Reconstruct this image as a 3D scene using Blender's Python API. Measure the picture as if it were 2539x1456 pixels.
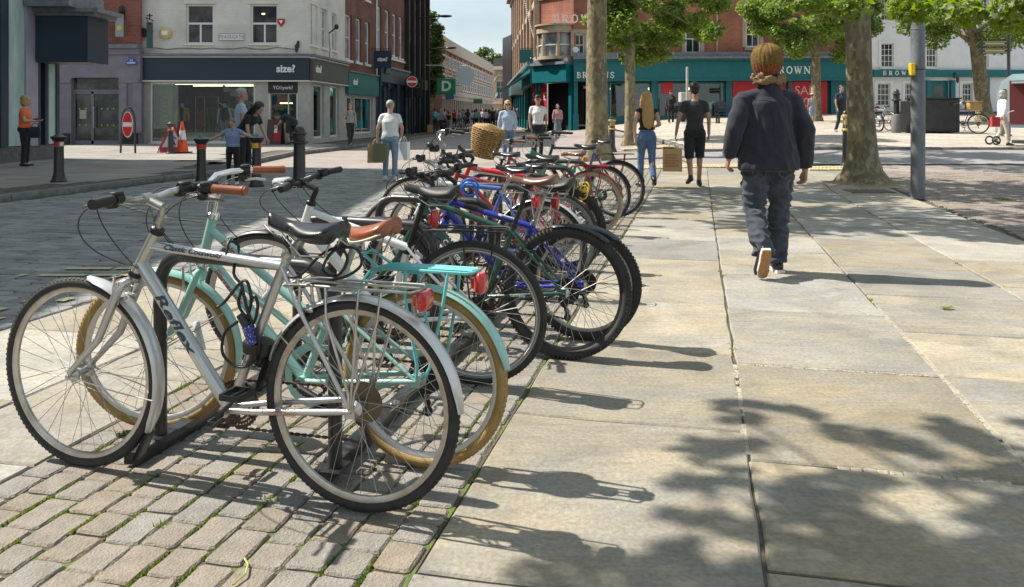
import bpy, bmesh, math, random
from math import sin, cos, pi, radians as rad, sqrt, atan2, hypot
from mathutils import Vector, Matrix, noise as mnoise
R = random.Random(7)
S = bpy.context.scene
for o in list(bpy.data.objects): bpy.data.objects.remove(o)
COL = S.collection
# ---------------------------------------------------------------- camera
cam_d = bpy.data.cameras.new('camera'); cam = bpy.data.objects.new('camera', cam_d); COL.objects.link(cam)
cam.location = (0, 0, 1.3); cam.rotation_euler = (rad(90), 0, 0)
cam_d.sensor_width = 36; cam_d.lens = 36*2050/2538; cam_d.shift_y = -443/2538
cam_d.clip_start = .05; cam_d.clip_end = 3000
S.camera = cam
# ---------------------------------------------------------------- light
SUN_EL = 50.0; SUN_DIR = Vector((.957, -.29, 0)).normalized()      # horizontal travel of the light
el = rad(SUN_EL)
ld = Vector((SUN_DIR.x*cos(el), SUN_DIR.y*cos(el), -sin(el)))
sd = bpy.data.lights.new('sun', 'SUN'); sun = bpy.data.objects.new('sun', sd); COL.objects.link(sun)
sd.energy = 5.0; sd.angle = rad(.53); sd.color = (1, .94, .84)
sun.rotation_euler = ld.to_track_quat('-Z', 'Y').to_euler(); sun.location = (-20, 10, 40)
W = bpy.data.worlds.new('World'); S.world = W; W.use_nodes = True
nt = W.node_tree; nt.nodes.clear()
def N(nt, t, **k):
    n = nt.nodes.new(t)
    for a, b in k.items():
        if a == 'inp':
            for i, v in b.items(): n.inputs[i].default_value = v
        else: setattr(n, a, b)
    return n
wo = N(nt, 'ShaderNodeOutputWorld'); bg = N(nt, 'ShaderNodeBackground'); sky = N(nt, 'ShaderNodeTexSky')
sky.sky_type = 'NISHITA'; sky.sun_disc = False; sky.sun_elevation = el
sky.sun_rotation = math.atan2(-SUN_DIR.x, -SUN_DIR.y)
sky.air_density = 1.1; sky.dust_density = 1.2; sky.ozone_density = 1.6; sky.altitude = 20
tc = N(nt, 'ShaderNodeTexCoord'); mp = N(nt, 'ShaderNodeMapping'); mp.inputs['Scale'].default_value = (1, 1, 3.2)
mp.inputs['Location'].default_value = (.35, .1, .25)
cn = N(nt, 'ShaderNodeTexNoise'); cn.inputs['Scale'].default_value = 2.3; cn.inputs['Detail'].default_value = 9; cn.inputs['Roughness'].default_value = .55
cr = N(nt, 'ShaderNodeValToRGB'); cr.color_ramp.elements[0].position = .36; cr.color_ramp.elements[1].position = .68
cr.color_ramp.elements[0].color = (.35, .35, .35, 1); cr.color_ramp.elements[1].color = (.95, .95, .95, 1)
mx = N(nt, 'ShaderNodeMix', data_type='RGBA'); mx.inputs['B'].default_value = (7.6, 8.8, 9.3, 1)
L = nt.links.new
L(tc.outputs['Generated'], mp.inputs['Vector']); L(mp.outputs[0], cn.inputs['Vector']); L(cn.outputs['Fac'], cr.inputs[0])
L(cr.outputs[0], mx.inputs['Factor']); L(sky.outputs[0], mx.inputs['A']); L(mx.outputs['Result'], bg.inputs[0]); L(bg.outputs[0], wo.inputs[0])
bg.inputs[1].default_value = .07
S.view_settings.view_transform = 'Standard'; S.view_settings.look = 'None'; S.view_settings.exposure = 0.72; S.view_settings.gamma = 1
S.render.engine = 'CYCLES'
S.cycles.max_bounces = 6; S.cycles.transparent_max_bounces = 12; S.cycles.caustics_reflective = False; S.cycles.caustics_refractive = False

# ---------------------------------------------------------------- materials
MATS = {}
def mat(name, col, rough=.6, metal=0, col2=None, vs=6, vr=(.35, .65), bump=0, bs=60, rnd=0, coat=0, obj=False, spec=.5, detail=4, stretch=None, spots=None, trans=0, sheen=0):
    if name in MATS: return MATS[name]
    m = bpy.data.materials.new(name); m.use_nodes = True; t = m.node_tree; b = t.nodes['Principled BSDF']
    b.inputs['Roughness'].default_value = rough; b.inputs['Metallic'].default_value = metal
    b.inputs['Specular IOR Level'].default_value = spec
    if coat: b.inputs['Coat Weight'].default_value = coat; b.inputs['Coat Roughness'].default_value = .06
    if sheen: b.inputs['Sheen Weight'].default_value = sheen
    LL = t.links.new
    c = tuple(col)+(1,)
    src = None
    if obj:
        tcn = N(t, 'ShaderNodeTexCoord'); vec = tcn.outputs['Object']
        oi = N(t, 'ShaderNodeObjectInfo'); add = N(t, 'ShaderNodeVectorMath', operation='ADD'); sc = N(t, 'ShaderNodeMath', operation='MULTIPLY'); sc.inputs[1].default_value = 37
        LL(oi.outputs['Random'], sc.inputs[0]); LL(vec, add.inputs[0]); LL(sc.outputs[0], add.inputs[1]); vec = add.outputs[0]
    else:
        g = N(t, 'ShaderNodeNewGeometry'); vec = g.outputs['Position']
    if stretch:
        mpn = N(t, 'ShaderNodeMapping'); mpn.inputs['Scale'].default_value = stretch[:3]
        if len(stretch) > 3: mpn.inputs['Rotation'].default_value = (0, 0, stretch[3])
        LL(vec, mpn.inputs[0]); vec = mpn.outputs[0]
    if col2 is not None:
        n = N(t, 'ShaderNodeTexNoise'); n.inputs['Scale'].default_value = vs; n.inputs['Detail'].default_value = detail; n.inputs['Roughness'].default_value = .6
        mr = N(t, 'ShaderNodeMapRange'); mr.inputs['From Min'].default_value = vr[0]; mr.inputs['From Max'].default_value = vr[1]
        mxn = N(t, 'ShaderNodeMix', data_type='RGBA'); mxn.inputs['A'].default_value = c; mxn.inputs['B'].default_value = tuple(col2)+(1,)
        LL(vec, n.inputs['Vector']); LL(n.outputs['Fac'], mr.inputs['Value']); LL(mr.outputs[0], mxn.inputs['Factor']); src = mxn.outputs['Result']
    if spots:   # (scale, size, colour)
        v = N(t, 'ShaderNodeTexVoronoi'); v.inputs['Scale'].default_value = spots[0]; v.inputs['Randomness'].default_value = 1
        lt = N(t, 'ShaderNodeMath', operation='LESS_THAN'); lt.inputs[1].default_value = spots[1]
        m2 = N(t, 'ShaderNodeMix', data_type='RGBA'); m2.inputs['B'].default_value = tuple(spots[2])+(1,); m2.inputs['A'].default_value = c
        LL(vec, v.inputs['Vector']); LL(v.outputs['Distance'], lt.inputs[0]); LL(lt.outputs[0], m2.inputs['Factor'])
        if src: LL(src, m2.inputs['A'])
        src = m2.outputs['Result']
    if rnd:
        oi = N(t, 'ShaderNodeObjectInfo'); at = N(t, 'ShaderNodeAttribute', attribute_name='rnd')
        ad = N(t, 'ShaderNodeMath', operation='ADD'); fr = N(t, 'ShaderNodeMath', operation='FRACT')
        LL(oi.outputs['Random'], ad.inputs[0]); LL(at.outputs['Fac'], ad.inputs[1]); LL(ad.outputs[0], fr.inputs[0])
        mr2 = N(t, 'ShaderNodeMapRange'); mr2.inputs['To Min'].default_value = 1-rnd; mr2.inputs['To Max'].default_value = 1+rnd
        LL(fr.outputs[0], mr2.inputs['Value'])
        vm = N(t, 'ShaderNodeVectorMath', operation='SCALE')
        if src: LL(src, vm.inputs[0])
        else: vm.inputs[0].default_value = col
        LL(mr2.outputs[0], vm.inputs['Scale']); src = vm.outputs[0]
        # slight warm/cool shift
        hs = N(t, 'ShaderNodeHueSaturation'); ml = N(t, 'ShaderNodeMath', operation='MULTIPLY'); ml.inputs[1].default_value = 7.31; f2 = N(t, 'ShaderNodeMath', operation='FRACT')
        LL(fr.outputs[0], ml.inputs[0]); LL(ml.outputs[0], f2.inputs[0]); mr3 = N(t, 'ShaderNodeMapRange'); mr3.inputs['To Min'].default_value = .5; mr3.inputs['To Max'].default_value = 1.3
        LL(f2.outputs[0], mr3.inputs['Value']); LL(mr3.outputs[0], hs.inputs['Saturation']); LL(src, hs.inputs['Color']); src = hs.outputs[0]
    if src: LL(src, b.inputs['Base Color'])
    else: b.inputs['Base Color'].default_value = c
    if bump:
        n2 = N(t, 'ShaderNodeTexNoise'); n2.inputs['Scale'].default_value = bs; n2.inputs['Detail'].default_value = 5
        bp = N(t, 'ShaderNodeBump'); bp.inputs['Strength'].default_value = bump; bp.inputs['Distance'].default_value = .01
        LL(vec, n2.inputs['Vector']); LL(n2.outputs['Fac'], bp.inputs['Height']); LL(bp.outputs[0], b.inputs['Normal'])
    if trans:
        tr = N(t, 'ShaderNodeBsdfTranslucent'); ms = N(t, 'ShaderNodeMixShader'); ms.inputs[0].default_value = trans
        tcx = N(t, 'ShaderNodeMix', data_type='RGBA', blend_type='MULTIPLY'); tcx.inputs['Factor'].default_value = 1; tcx.inputs['B'].default_value = (2.2, 2.0, .6, 1)
        if src: LL(src, tcx.inputs['A'])
        else: tcx.inputs['A'].default_value = c
        LL(tcx.outputs['Result'], tr.inputs[0]); LL(b.outputs[0], ms.inputs[1]); LL(tr.outputs[0], ms.inputs[2])
        LL(ms.outputs[0], t.nodes['Material Output'].inputs[0])
    MATS[name] = m; return m
def brickmat(name, c1, c2, mortar, bw=.225, bh=.075, ms=.01, rough=.85, bump=.3, zaxis=True, offset=.5, sc=1.0, dirt=.35):
    if name in MATS: return MATS[name]
    m = bpy.data.materials.new(name); m.use_nodes = True; t = m.node_tree; b = t.nodes['Principled BSDF']; LL = t.links.new
    g = N(t, 'ShaderNodeNewGeometry'); sp = N(t, 'ShaderNodeSeparateXYZ'); LL(g.outputs['Position'], sp.inputs[0])
    cb = N(t, 'ShaderNodeCombineXYZ')
    if zaxis:
        a = N(t, 'ShaderNodeMath', operation='ADD'); LL(sp.outputs[0], a.inputs[0]); LL(sp.outputs[1], a.inputs[1])
        LL(a.outputs[0], cb.inputs[0]); LL(sp.outputs[2], cb.inputs[1])
        vec = cb.outputs[0]
    else:
        mpn = N(t, 'ShaderNodeMapping'); mpn.inputs['Rotation'].default_value = (0, 0, rad(12.8)); LL(g.outputs['Position'], mpn.inputs[0]); vec = mpn.outputs[0]
    br = N(t, 'ShaderNodeTexBrick'); br.offset = offset
    br.inputs['Scale'].default_value = 1; br.inputs['Brick Width'].default_value = bw; br.inputs['Row Height'].default_value = bh; br.inputs['Mortar Size'].default_value = ms
    br.inputs['Color1'].default_value = tuple(c1)+(1,); br.inputs['Color2'].default_value = tuple(c2)+(1,); br.inputs['Mortar'].default_value = tuple(mortar)+(1,); br.inputs['Mortar Smooth'].default_value = .3
    LL(vec, br.inputs['Vector'])
    n = N(t, 'ShaderNodeTexNoise'); n.inputs['Scale'].default_value = .9; n.inputs['Detail'].default_value = 8; LL(g.outputs['Position'], n.inputs['Vector'])
    mr = N(t, 'ShaderNodeMapRange'); mr.inputs['From Min'].default_value = .3; mr.inputs['From Max'].default_value = .7; mr.inputs['To Min'].default_value = 1-dirt; mr.inputs['To Max'].default_value = 1+dirt*.5
    LL(n.outputs['Fac'], mr.inputs['Value']); vm = N(t, 'ShaderNodeVectorMath', operation='SCALE'); LL(br.outputs['Color'], vm.inputs[0]); LL(mr.outputs[0], vm.inputs['Scale'])
    LL(vm.outputs[0], b.inputs['Base Color']); b.inputs['Roughness'].default_value = rough
    bp = N(t, 'ShaderNodeBump', invert=True); bp.inputs['Strength'].default_value = bump; bp.inputs['Distance'].default_value = .01; LL(br.outputs['Fac'], bp.inputs['Height']); LL(bp.outputs[0], b.inputs['Normal'])
    MATS[name] = m; return m
def glassmat(name, tint=(.78, .90, .88), refl=.05, rough=.02):
    if name in MATS: return MATS[name]
    m = bpy.data.materials.new(name); m.use_nodes = True; t = m.node_tree; t.nodes.clear(); LL = t.links.new
    o = N(t, 'ShaderNodeOutputMaterial'); tr = N(t, 'ShaderNodeBsdfTransparent'); gl = N(t, 'ShaderNodeBsdfGlossy'); ms = N(t, 'ShaderNodeMixShader')
    tr.inputs[0].default_value = tuple(tint)+(1,); gl.inputs['Roughness'].default_value = rough; gl.inputs[0].default_value = (1, 1, 1, 1)
    lw = N(t, 'ShaderNodeLayerWeight'); lw.inputs[0].default_value = .22
    mr = N(t, 'ShaderNodeMapRange'); mr.inputs['To Min'].default_value = refl; mr.inputs['To Max'].default_value = .95
    LL(lw.outputs['Fresnel'], mr.inputs['Value']); LL(mr.outputs[0], ms.inputs[0]); LL(tr.outputs[0], ms.inputs[1]); LL(gl.outputs[0], ms.inputs[2]); LL(ms.outputs[0], o.inputs[0])
    MATS[name] = m; return m
def emis(name, col, s):
    if name in MATS: return MATS[name]
    m = bpy.data.materials.new(name); m.use_nodes = True; b = m.node_tree.nodes['Principled BSDF']
    b.inputs['Base Color'].default_value = tuple(col)+(1,); b.inputs['Emission Color'].default_value = tuple(col)+(1,); b.inputs['Emission Strength'].default_value = s
    MATS[name] = m; return m

# ---------------------------------------------------------------- ground height
def lerp(a, b, t): return a+(b-a)*t
GT = [(-9, 0), (-.10, 0), (.056, .0075), (.19, .029), (.4, .038), (.6, .037), (9, .037)]
def gz(x, y):
    y2 = max(y, .1); d = min(y2, 52)-13.2
    if d <= 0: return 0.0
    d = d*d/(d+1.6)
    t = x/max(y2, 10)
    for (a, wa), (b, wb) in zip(GT, GT[1:]):
        if t <= b:
            w = lerp(wa, wb, (t-a)/(b-a)); break
    else: w = .037
    return w*d
def PX(xd, Y, z=None):
    """world point at picture column xd and distance Y, standing on the ground"""
    X = (xd-1269)/2050*Y
    return Vector((X, Y, gz(X, Y) if z is None else z))

# ---------------------------------------------------------------- mesh builder
class MB:
    def __init__(s): s.v = []; s.f = []; s.m = []; s.r = []; s.mi = 0; s.tf = None; s.rv = 0
    def add(s, vs, fs):
        n = len(s.v)
        if s.tf is not None: vs = [s.tf @ Vector(v) for v in vs]
        s.v.extend([tuple(v) for v in vs]); s.f.extend([tuple(i+n for i in f) for f in fs]); s.m.extend([s.mi]*len(fs)); s.r.extend([s.rv]*len(fs))
    def box(s, x0, x1, y0, y1, z0, z1):
        s.add([(x0, y0, z0), (x1, y0, z0), (x1, y1, z0), (x0, y1, z0), (x0, y0, z1), (x1, y0, z1), (x1, y1, z1), (x0, y1, z1)],
              [(0, 3, 2, 1), (4, 5, 6, 7), (0, 1, 5, 4), (1, 2, 6, 5), (2, 3, 7, 6), (3, 0, 4, 7)])
    def bbox(s, c, sz, rot=None, bev=0):
        """box by centre, size; optional Matrix rotation; bev = chamfered vertical-ish corners"""
        hx, hy, hz = sz[0]/2, sz[1]/2, sz[2]/2
        M = Matrix.Translation(c) @ (rot.to_4x4() if rot else Matrix())
        if not bev:
            vs = [M @ Vector(p) for p in [(-hx, -hy, -hz), (hx, -hy, -hz), (hx, hy, -hz), (-hx, hy, -hz), (-hx, -hy, hz), (hx, -hy, hz), (hx, hy, hz), (-hx, hy, hz)]]
            s.add(vs, [(0, 3, 2, 1), (4, 5, 6, 7), (0, 1, 5, 4), (1, 2, 6, 5), (2, 3, 7, 6), (3, 0, 4, 7)]); return
        b = min(bev, hx*.9, hy*.9, hz*.9)
        def ring(ix, iy, z):
            X, Y = hx-ix, hy-iy
            return [(-X+b, -Y, z), (X-b, -Y, z), (X, -Y+b, z), (X, Y-b, z), (X-b, Y, z), (-X+b, Y, z), (-X, Y-b, z), (-X, -Y+b, z)]
        rs = [ring(b*.7, b*.7, -hz), ring(0, 0, -hz+b), ring(0, 0, hz-b), ring(b*.7, b*.7, hz)]
        vs = [M @ Vector(p) for r in rs for p in r]
        fs = [tuple(range(7, -1, -1)), tuple(range(24, 32))]
        for k in range(3):
            for i in range(8): fs.append((k*8+i, k*8+(i+1) % 8, (k+1)*8+(i+1) % 8, (k+1)*8+i))
        s.add(vs, fs)
    def bar(s, a, b, w, h):
        a, b = Vector(a), Vector(b); d = b-a; q = d.to_track_quat('X', 'Z').to_matrix()
        s.bbox((a+b)/2, (d.length, w, h), q)
    def tube(s, pts, r, n=8, cap=True, side=None, closed=False):
        """swept tube; r number, list of numbers or of (ra, rb)"""
        P = [Vector(p) for p in pts]; m = len(P)
        rs = r if isinstance(r, (list, tuple)) else [r]*m
        rs = [(q, q) if not isinstance(q, (tuple, list)) else q for q in rs]
        vs = []; prev = None
        for i, p in enumerate(P):
            if closed: d = P[(i+1) % m]-P[i-1]
            else: d = (P[min(i+1, m-1)]-P[max(i-1, 0)])
            if d.length < 1e-9: d = Vector((0, 0, 1))
            d.normalize()
            if prev is None:
                ref = Vector(side) if side is not None else (Vector((0, 0, 1)) if abs(d.z) < .9 else Vector((0, 1, 0)))
                u = (ref-d*ref.dot(d)).normalized()
            else: u = (prev-d*prev.dot(d)).normalized()
            prev = u; w = d.cross(u)
            for k in range(n):
                a = 2*pi*k/n; vs.append(p+u*cos(a)*rs[i][0]+w*sin(a)*rs[i][1])
        fs = []
        for i in range(m if closed else m-1):
            j = (i+1) % m
            for k in range(n): fs.append((i*n+k, i*n+(k+1) % n, j*n+(k+1) % n, j*n+k))
        if cap and not closed: fs.append(tuple(range(n-1, -1, -1))); fs.append(tuple((m-1)*n+k for k in range(n)))
        s.add(vs, fs)
    def rtube(s, a, b, ra, rb, n=10):
        """tapered capsule"""
        a, b = Vector(a), Vector(b); d = (b-a); Ln = d.length; d = d/Ln if Ln > 1e-6 else Vector((0, 0, 1))
        pts = []; rr = []
        for k in (80, 50, 20): pts.append(a-d*ra*sin(rad(k))); rr.append(ra*cos(rad(k)))
        pts.append(a); rr.append(ra); pts.append(b); rr.append(rb)
        for k in (20, 50, 80): pts.append(b+d*rb*sin(rad(k))); rr.append(rb*cos(rad(k)))
        s.tube(pts, rr, n)
    def lathe(s, prof, o=(0, 0, 0), n=16, axis=None, cap=True):
        """profile of (r, z) about an axis through o"""
        o = Vector(o); q = Matrix() if axis is None else Vector(axis).to_track_quat('Z', 'Y').to_matrix().to_4x4()
        vs = []
        for r, z in prof:
            for k in range(n): a = 2*pi*k/n; vs.append(o+(q @ Vector((r*cos(a), r*sin(a), z))))
        fs = []
        for i in range(len(prof)-1):
            for k in range(n): fs.append((i*n+k, i*n+(k+1) % n, (i+1)*n+(k+1) % n, (i+1)*n+k))
        if cap:
            fs.append(tuple(range(n-1, -1, -1))); fs.append(tuple((len(prof)-1)*n+k for k in range(n)))
        s.add(vs, fs)
    def ball(s, c, r, n=12, m=8, rot=None):
        r = (r, r, r) if not isinstance(r, (tuple, list)) else r; c = Vector(c)
        vs = []; 
        for i in range(m+1):
            a = pi*i/m-pi/2
            if i in (0, m): vs.append((0, 0, r[2]*sin(a))); continue
            for k in range(n): b = 2*pi*k/n; vs.append((r[0]*cos(a)*cos(b), r[1]*cos(a)*sin(b), r[2]*sin(a)))
        if rot is not None: vs = [rot @ Vector(v) for v in vs]
        vs = [Vector(v)+c for v in vs]; fs = []
        for k in range(n): fs.append((0, 1+(k+1) % n, 1+k))
        for i in range(m-2):
            for k in range(n): fs.append((1+i*n+k, 1+i*n+(k+1) % n, 1+(i+1)*n+(k+1) % n, 1+(i+1)*n+k))
        b0 = 1+(m-2)*n; T = len(vs)-1
        for k in range(n): fs.append((b0+k, b0+(k+1) % n, T))
        s.add(vs, fs)
    def torus(s, c, R_, r, axis=(0, 1, 0), n=32, m=8, a0=0, a1=2*pi, ry=None):
        q = Vector(axis).to_track_quat('Z', 'Y').to_matrix(); c = Vector(c); ry = ry or r
        full = abs(a1-a0-2*pi) < 1e-6; k_ = n if full else n+1
        vs = []
        for i in range(k_):
            a = a0+(a1-a0)*i/n
            for j in range(m):
                b = 2*pi*j/m; rr = R_+r*cos(b); vs.append(c+q @ Vector((rr*cos(a), rr*sin(a), ry*sin(b))))
        fs = []
        for i in range(n):
            i2 = (i+1) % k_
            for j in range(m): fs.append((i*m+j, i2*m+j, i2*m+(j+1) % m, i*m+(j+1) % m))
        s.add(vs, fs)
    def prism(s, poly, d, plane='XZ', at=0):
        """extrude polygon of 2-D points by d; plane XZ extrudes along y, XY along z, YZ along x"""
        f = {'XZ': lambda p, t: (p[0], t, p[1]), 'XY': lambda p, t: (p[0], p[1], t), 'YZ': lambda p, t: (t, p[0], p[1])}[plane]
        n = len(poly); vs = [f(p, at) for p in poly]+[f(p, at+d) for p in poly]
        fs = [tuple(range(n)), tuple(range(2*n-1, n-1, -1))]+[(i, (i+1) % n+0, (i+1) % n+n, i+n) for i in range(n)]
        s.add(vs, [f[::-1] for f in fs])
    def quad(s, a, b, c, d): s.add([a, b, c, d], [(0, 1, 2, 3)])
    def mesh(s, name, mats, smooth=40):
        me = bpy.data.meshes.new(name); me.from_pydata(s.v, [], s.f)
        ms = mats if isinstance(mats, (list, tuple)) else [mats]
        for m in ms: me.materials.append(m)
        if len(ms) > 1: me.polygons.foreach_set('material_index', s.m)
        if any(s.r):
            at = me.attributes.new('rnd', 'FLOAT', 'FACE'); at.data.foreach_set('value', s.r)
        if smooth:
            me.polygons.foreach_set('use_smooth', [True]*len(s.f)); me.set_sharp_from_angle(angle=rad(smooth))
        me.update(); return me
    def build(s, name, mats, parent=None, world=False, smooth=40, kind=None, label=None):
        return link(name, s.mesh(name, mats, smooth), parent, world, kind, label)
def link(name, data, parent=None, world=False, kind=None, label=None):
    o = bpy.data.objects.new(name, data); COL.objects.link(o)
    if parent is not None:
        o.parent = parent
        if world:
            M = Matrix(); p = parent; ch = []
            while p is not None: ch.append(p); p = p.parent
            for p in reversed(ch): M = M @ p.matrix_basis
            o.matrix_basis = M.inverted()
    if kind: o['kind'] = kind
    if label: o['label'] = label
    return o
def tag(o, label, cat, group=None, kind=None):
    o['label'] = label; o['category'] = cat
    if group: o['group'] = group
    if kind: o['kind'] = kind
    return o
def thing(name, label, cat, loc=(0, 0, 0), rz=0, group=None, rx=0):
    o = bpy.data.objects.new(name, None); COL.objects.link(o); o.empty_display_size = .1
    o.location = loc; o.rotation_euler = (rx, 0, rz); return tag(o, label, cat, group)
def copy_tree(o, parent=None):
    c = o.copy(); COL.objects.link(c)
    if parent is not None: c.parent = parent
    for ch in list(o.children): copy_tree(ch, c)
    return c
def struct(o): o['kind'] = 'structure'; return o
def text_mesh(s, size, bold=0, extrude=.002, align='CENTER', spacing=1.0):
    c = bpy.data.curves.new('lettering', 'FONT'); c.body = s; c.size = size; c.offset = bold*size; c.extrude = extrude; c.align_x = align; c.align_y = 'CENTER'; c.space_character = spacing
    c.resolution_u = 3
    o = bpy.data.objects.new('tmp', c); COL.objects.link(o); bpy.context.view_layer.update()
    me = bpy.data.meshes.new_from_object(o); bpy.data.objects.remove(o); return me
def text(s, size, loc, m, parent, u=(1, 0, 0), v=(0, 0, 1), world=True, bold=0, extrude=.01, align='CENTER', spacing=1.0, name='lettering'):
    me = text_mesh(s, size, bold, extrude, align, spacing); u = Vector(u).normalized(); v = Vector(v).normalized(); w = u.cross(v)
    M = Matrix((u, v, w)).transposed().to_4x4(); M.translation = Vector(loc); me.transform(M)
    me.materials.clear(); me.materials.append(m)
    return link(name, me, parent, world)
# serif capitals for the shop name, strokes in a unit box
SER = {'B': [([(0, 0), (.62, 0)], 0), ([(.2, 0), (.2, 1)], .2), ([(.2, .96), (.5, .94), (.62, .76), (.5, .56), (.2, .53)], .1), ([(.2, .53), (.55, .5), (.7, .27), (.55, .06), (.2, .04)], .12), ([(.02, .03), (.3, .03)], .06), ([(.02, .97), (.3, .97)], .06)],
 'R': [([(.2, 0), (.2, 1)], .2), ([(.2, .96), (.52, .94), (.66, .75), (.52, .53), (.2, .5)], .11), ([(.4, .5), (.72, .04)], .18), ([(.02, .03), (.4, .03)], .06), ([(.02, .97), (.3, .97)], .06), ([(.66, .03), (.86, .03)], .06)],
 'O': [([(.42, .96), (.15, .8), (.08, .5), (.15, .2), (.42, .04), (.69, .2), (.76, .5), (.69, .8), (.42, .96)], .15)],
 'W': [([(.12, .97), (.35, .03)], .17), ([(.35, .03), (.56, .9)], .08), ([(.5, .97), (.74, .03)], .17), ([(.74, .03), (.98, .97)], .08), ([(.0, .97), (.26, .97)], .06), ([(.42, .97), (.66, .97)], .06), ([(.86, .97), (1.08, .97)], .06)],
 'N': [([(.14, 0), (.14, 1)], .09), ([(.14, .95), (.74, .05)], .18), ([(.76, 0), (.76, 1)], .09), ([(.0, .03), (.28, .03)], .06), ([(.0, .97), (.24, .97)], .06), ([(.62, .97), (.9, .97)], .06)],
 'S': [([(.62, .82), (.5, .95), (.28, .95), (.14, .78), (.22, .6), (.55, .42), (.65, .24), (.5, .06), (.26, .05), (.1, .2)], .13), ([(.63, .98), (.63, .74)], .05), ([(.09, .02), (.09, .28)], .05)],
 'C': [([(.7, .78), (.55, .94), (.35, .94), (.15, .75), (.1, .5), (.15, .25), (.35, .06), (.58, .06), (.74, .24)], .13)],
 'A': [([(.1, .03), (.42, .97)], .08), ([(.42, .97), (.74, .03)], .17), ([(.22, .35), (.6, .35)], .06), ([(0, .03), (.22, .03)], .06), ([(.6, .03), (.88, .03)], .06)],
 'F': [([(.2, 0), (.2, 1)], .2), ([(.02, .97), (.66, .97)], .07), ([(.2, .52), (.5, .52)], .07), ([(.02, .03), (.38, .03)], .06)],
 'E': [([(.2, 0), (.2, 1)], .2), ([(.02, .97), (.66, .97)], .07), ([(.2, .52), (.5, .52)], .07), ([(.02, .03), (.68, .03)], .07)]}
SERW = {'B': .78, 'R': .9, 'O': .9, 'W': 1.15, 'N': .96, 'S': .78, 'C': .85, 'A': .92, 'F': .78, 'E': .8}
def serif(s, h, loc, m, parent, u=(1, 0, 0), gap=.1, d=.04, name='lettering'):
    u = Vector(u).normalized(); v = Vector((0, 0, 1)); w = u.cross(v); b = MB(); W_ = sum(SERW[c] for c in s)+gap*(len(s)-1); x = -W_/2; loc = Vector(loc)
    for c in s:
        for pts, wd in SER[c]:
            if wd == 0: continue
            for p, q in zip(pts, pts[1:]):
                p, q = Vector(p), Vector(q); t = (q-p); nrm = Vector((-t.y, t.x)).normalized()*wd/2; e = t.normalized()*wd*.15
                cs = [p-nrm-e, q-nrm+e, q+nrm+e, p+nrm-e]
                A = [loc+u*(x+k.x)*h+v*(k.y-.5)*h for k in cs]; b.add(A+[a+w*d for a in A], [(3, 2, 1, 0), (4, 5, 6, 7), (0, 1, 5, 4), (1, 2, 6, 5), (2, 3, 7, 6), (3, 0, 4, 7)])
        x += SERW[c]+gap
    return b.build(name, m, parent, True, smooth=0)
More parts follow.
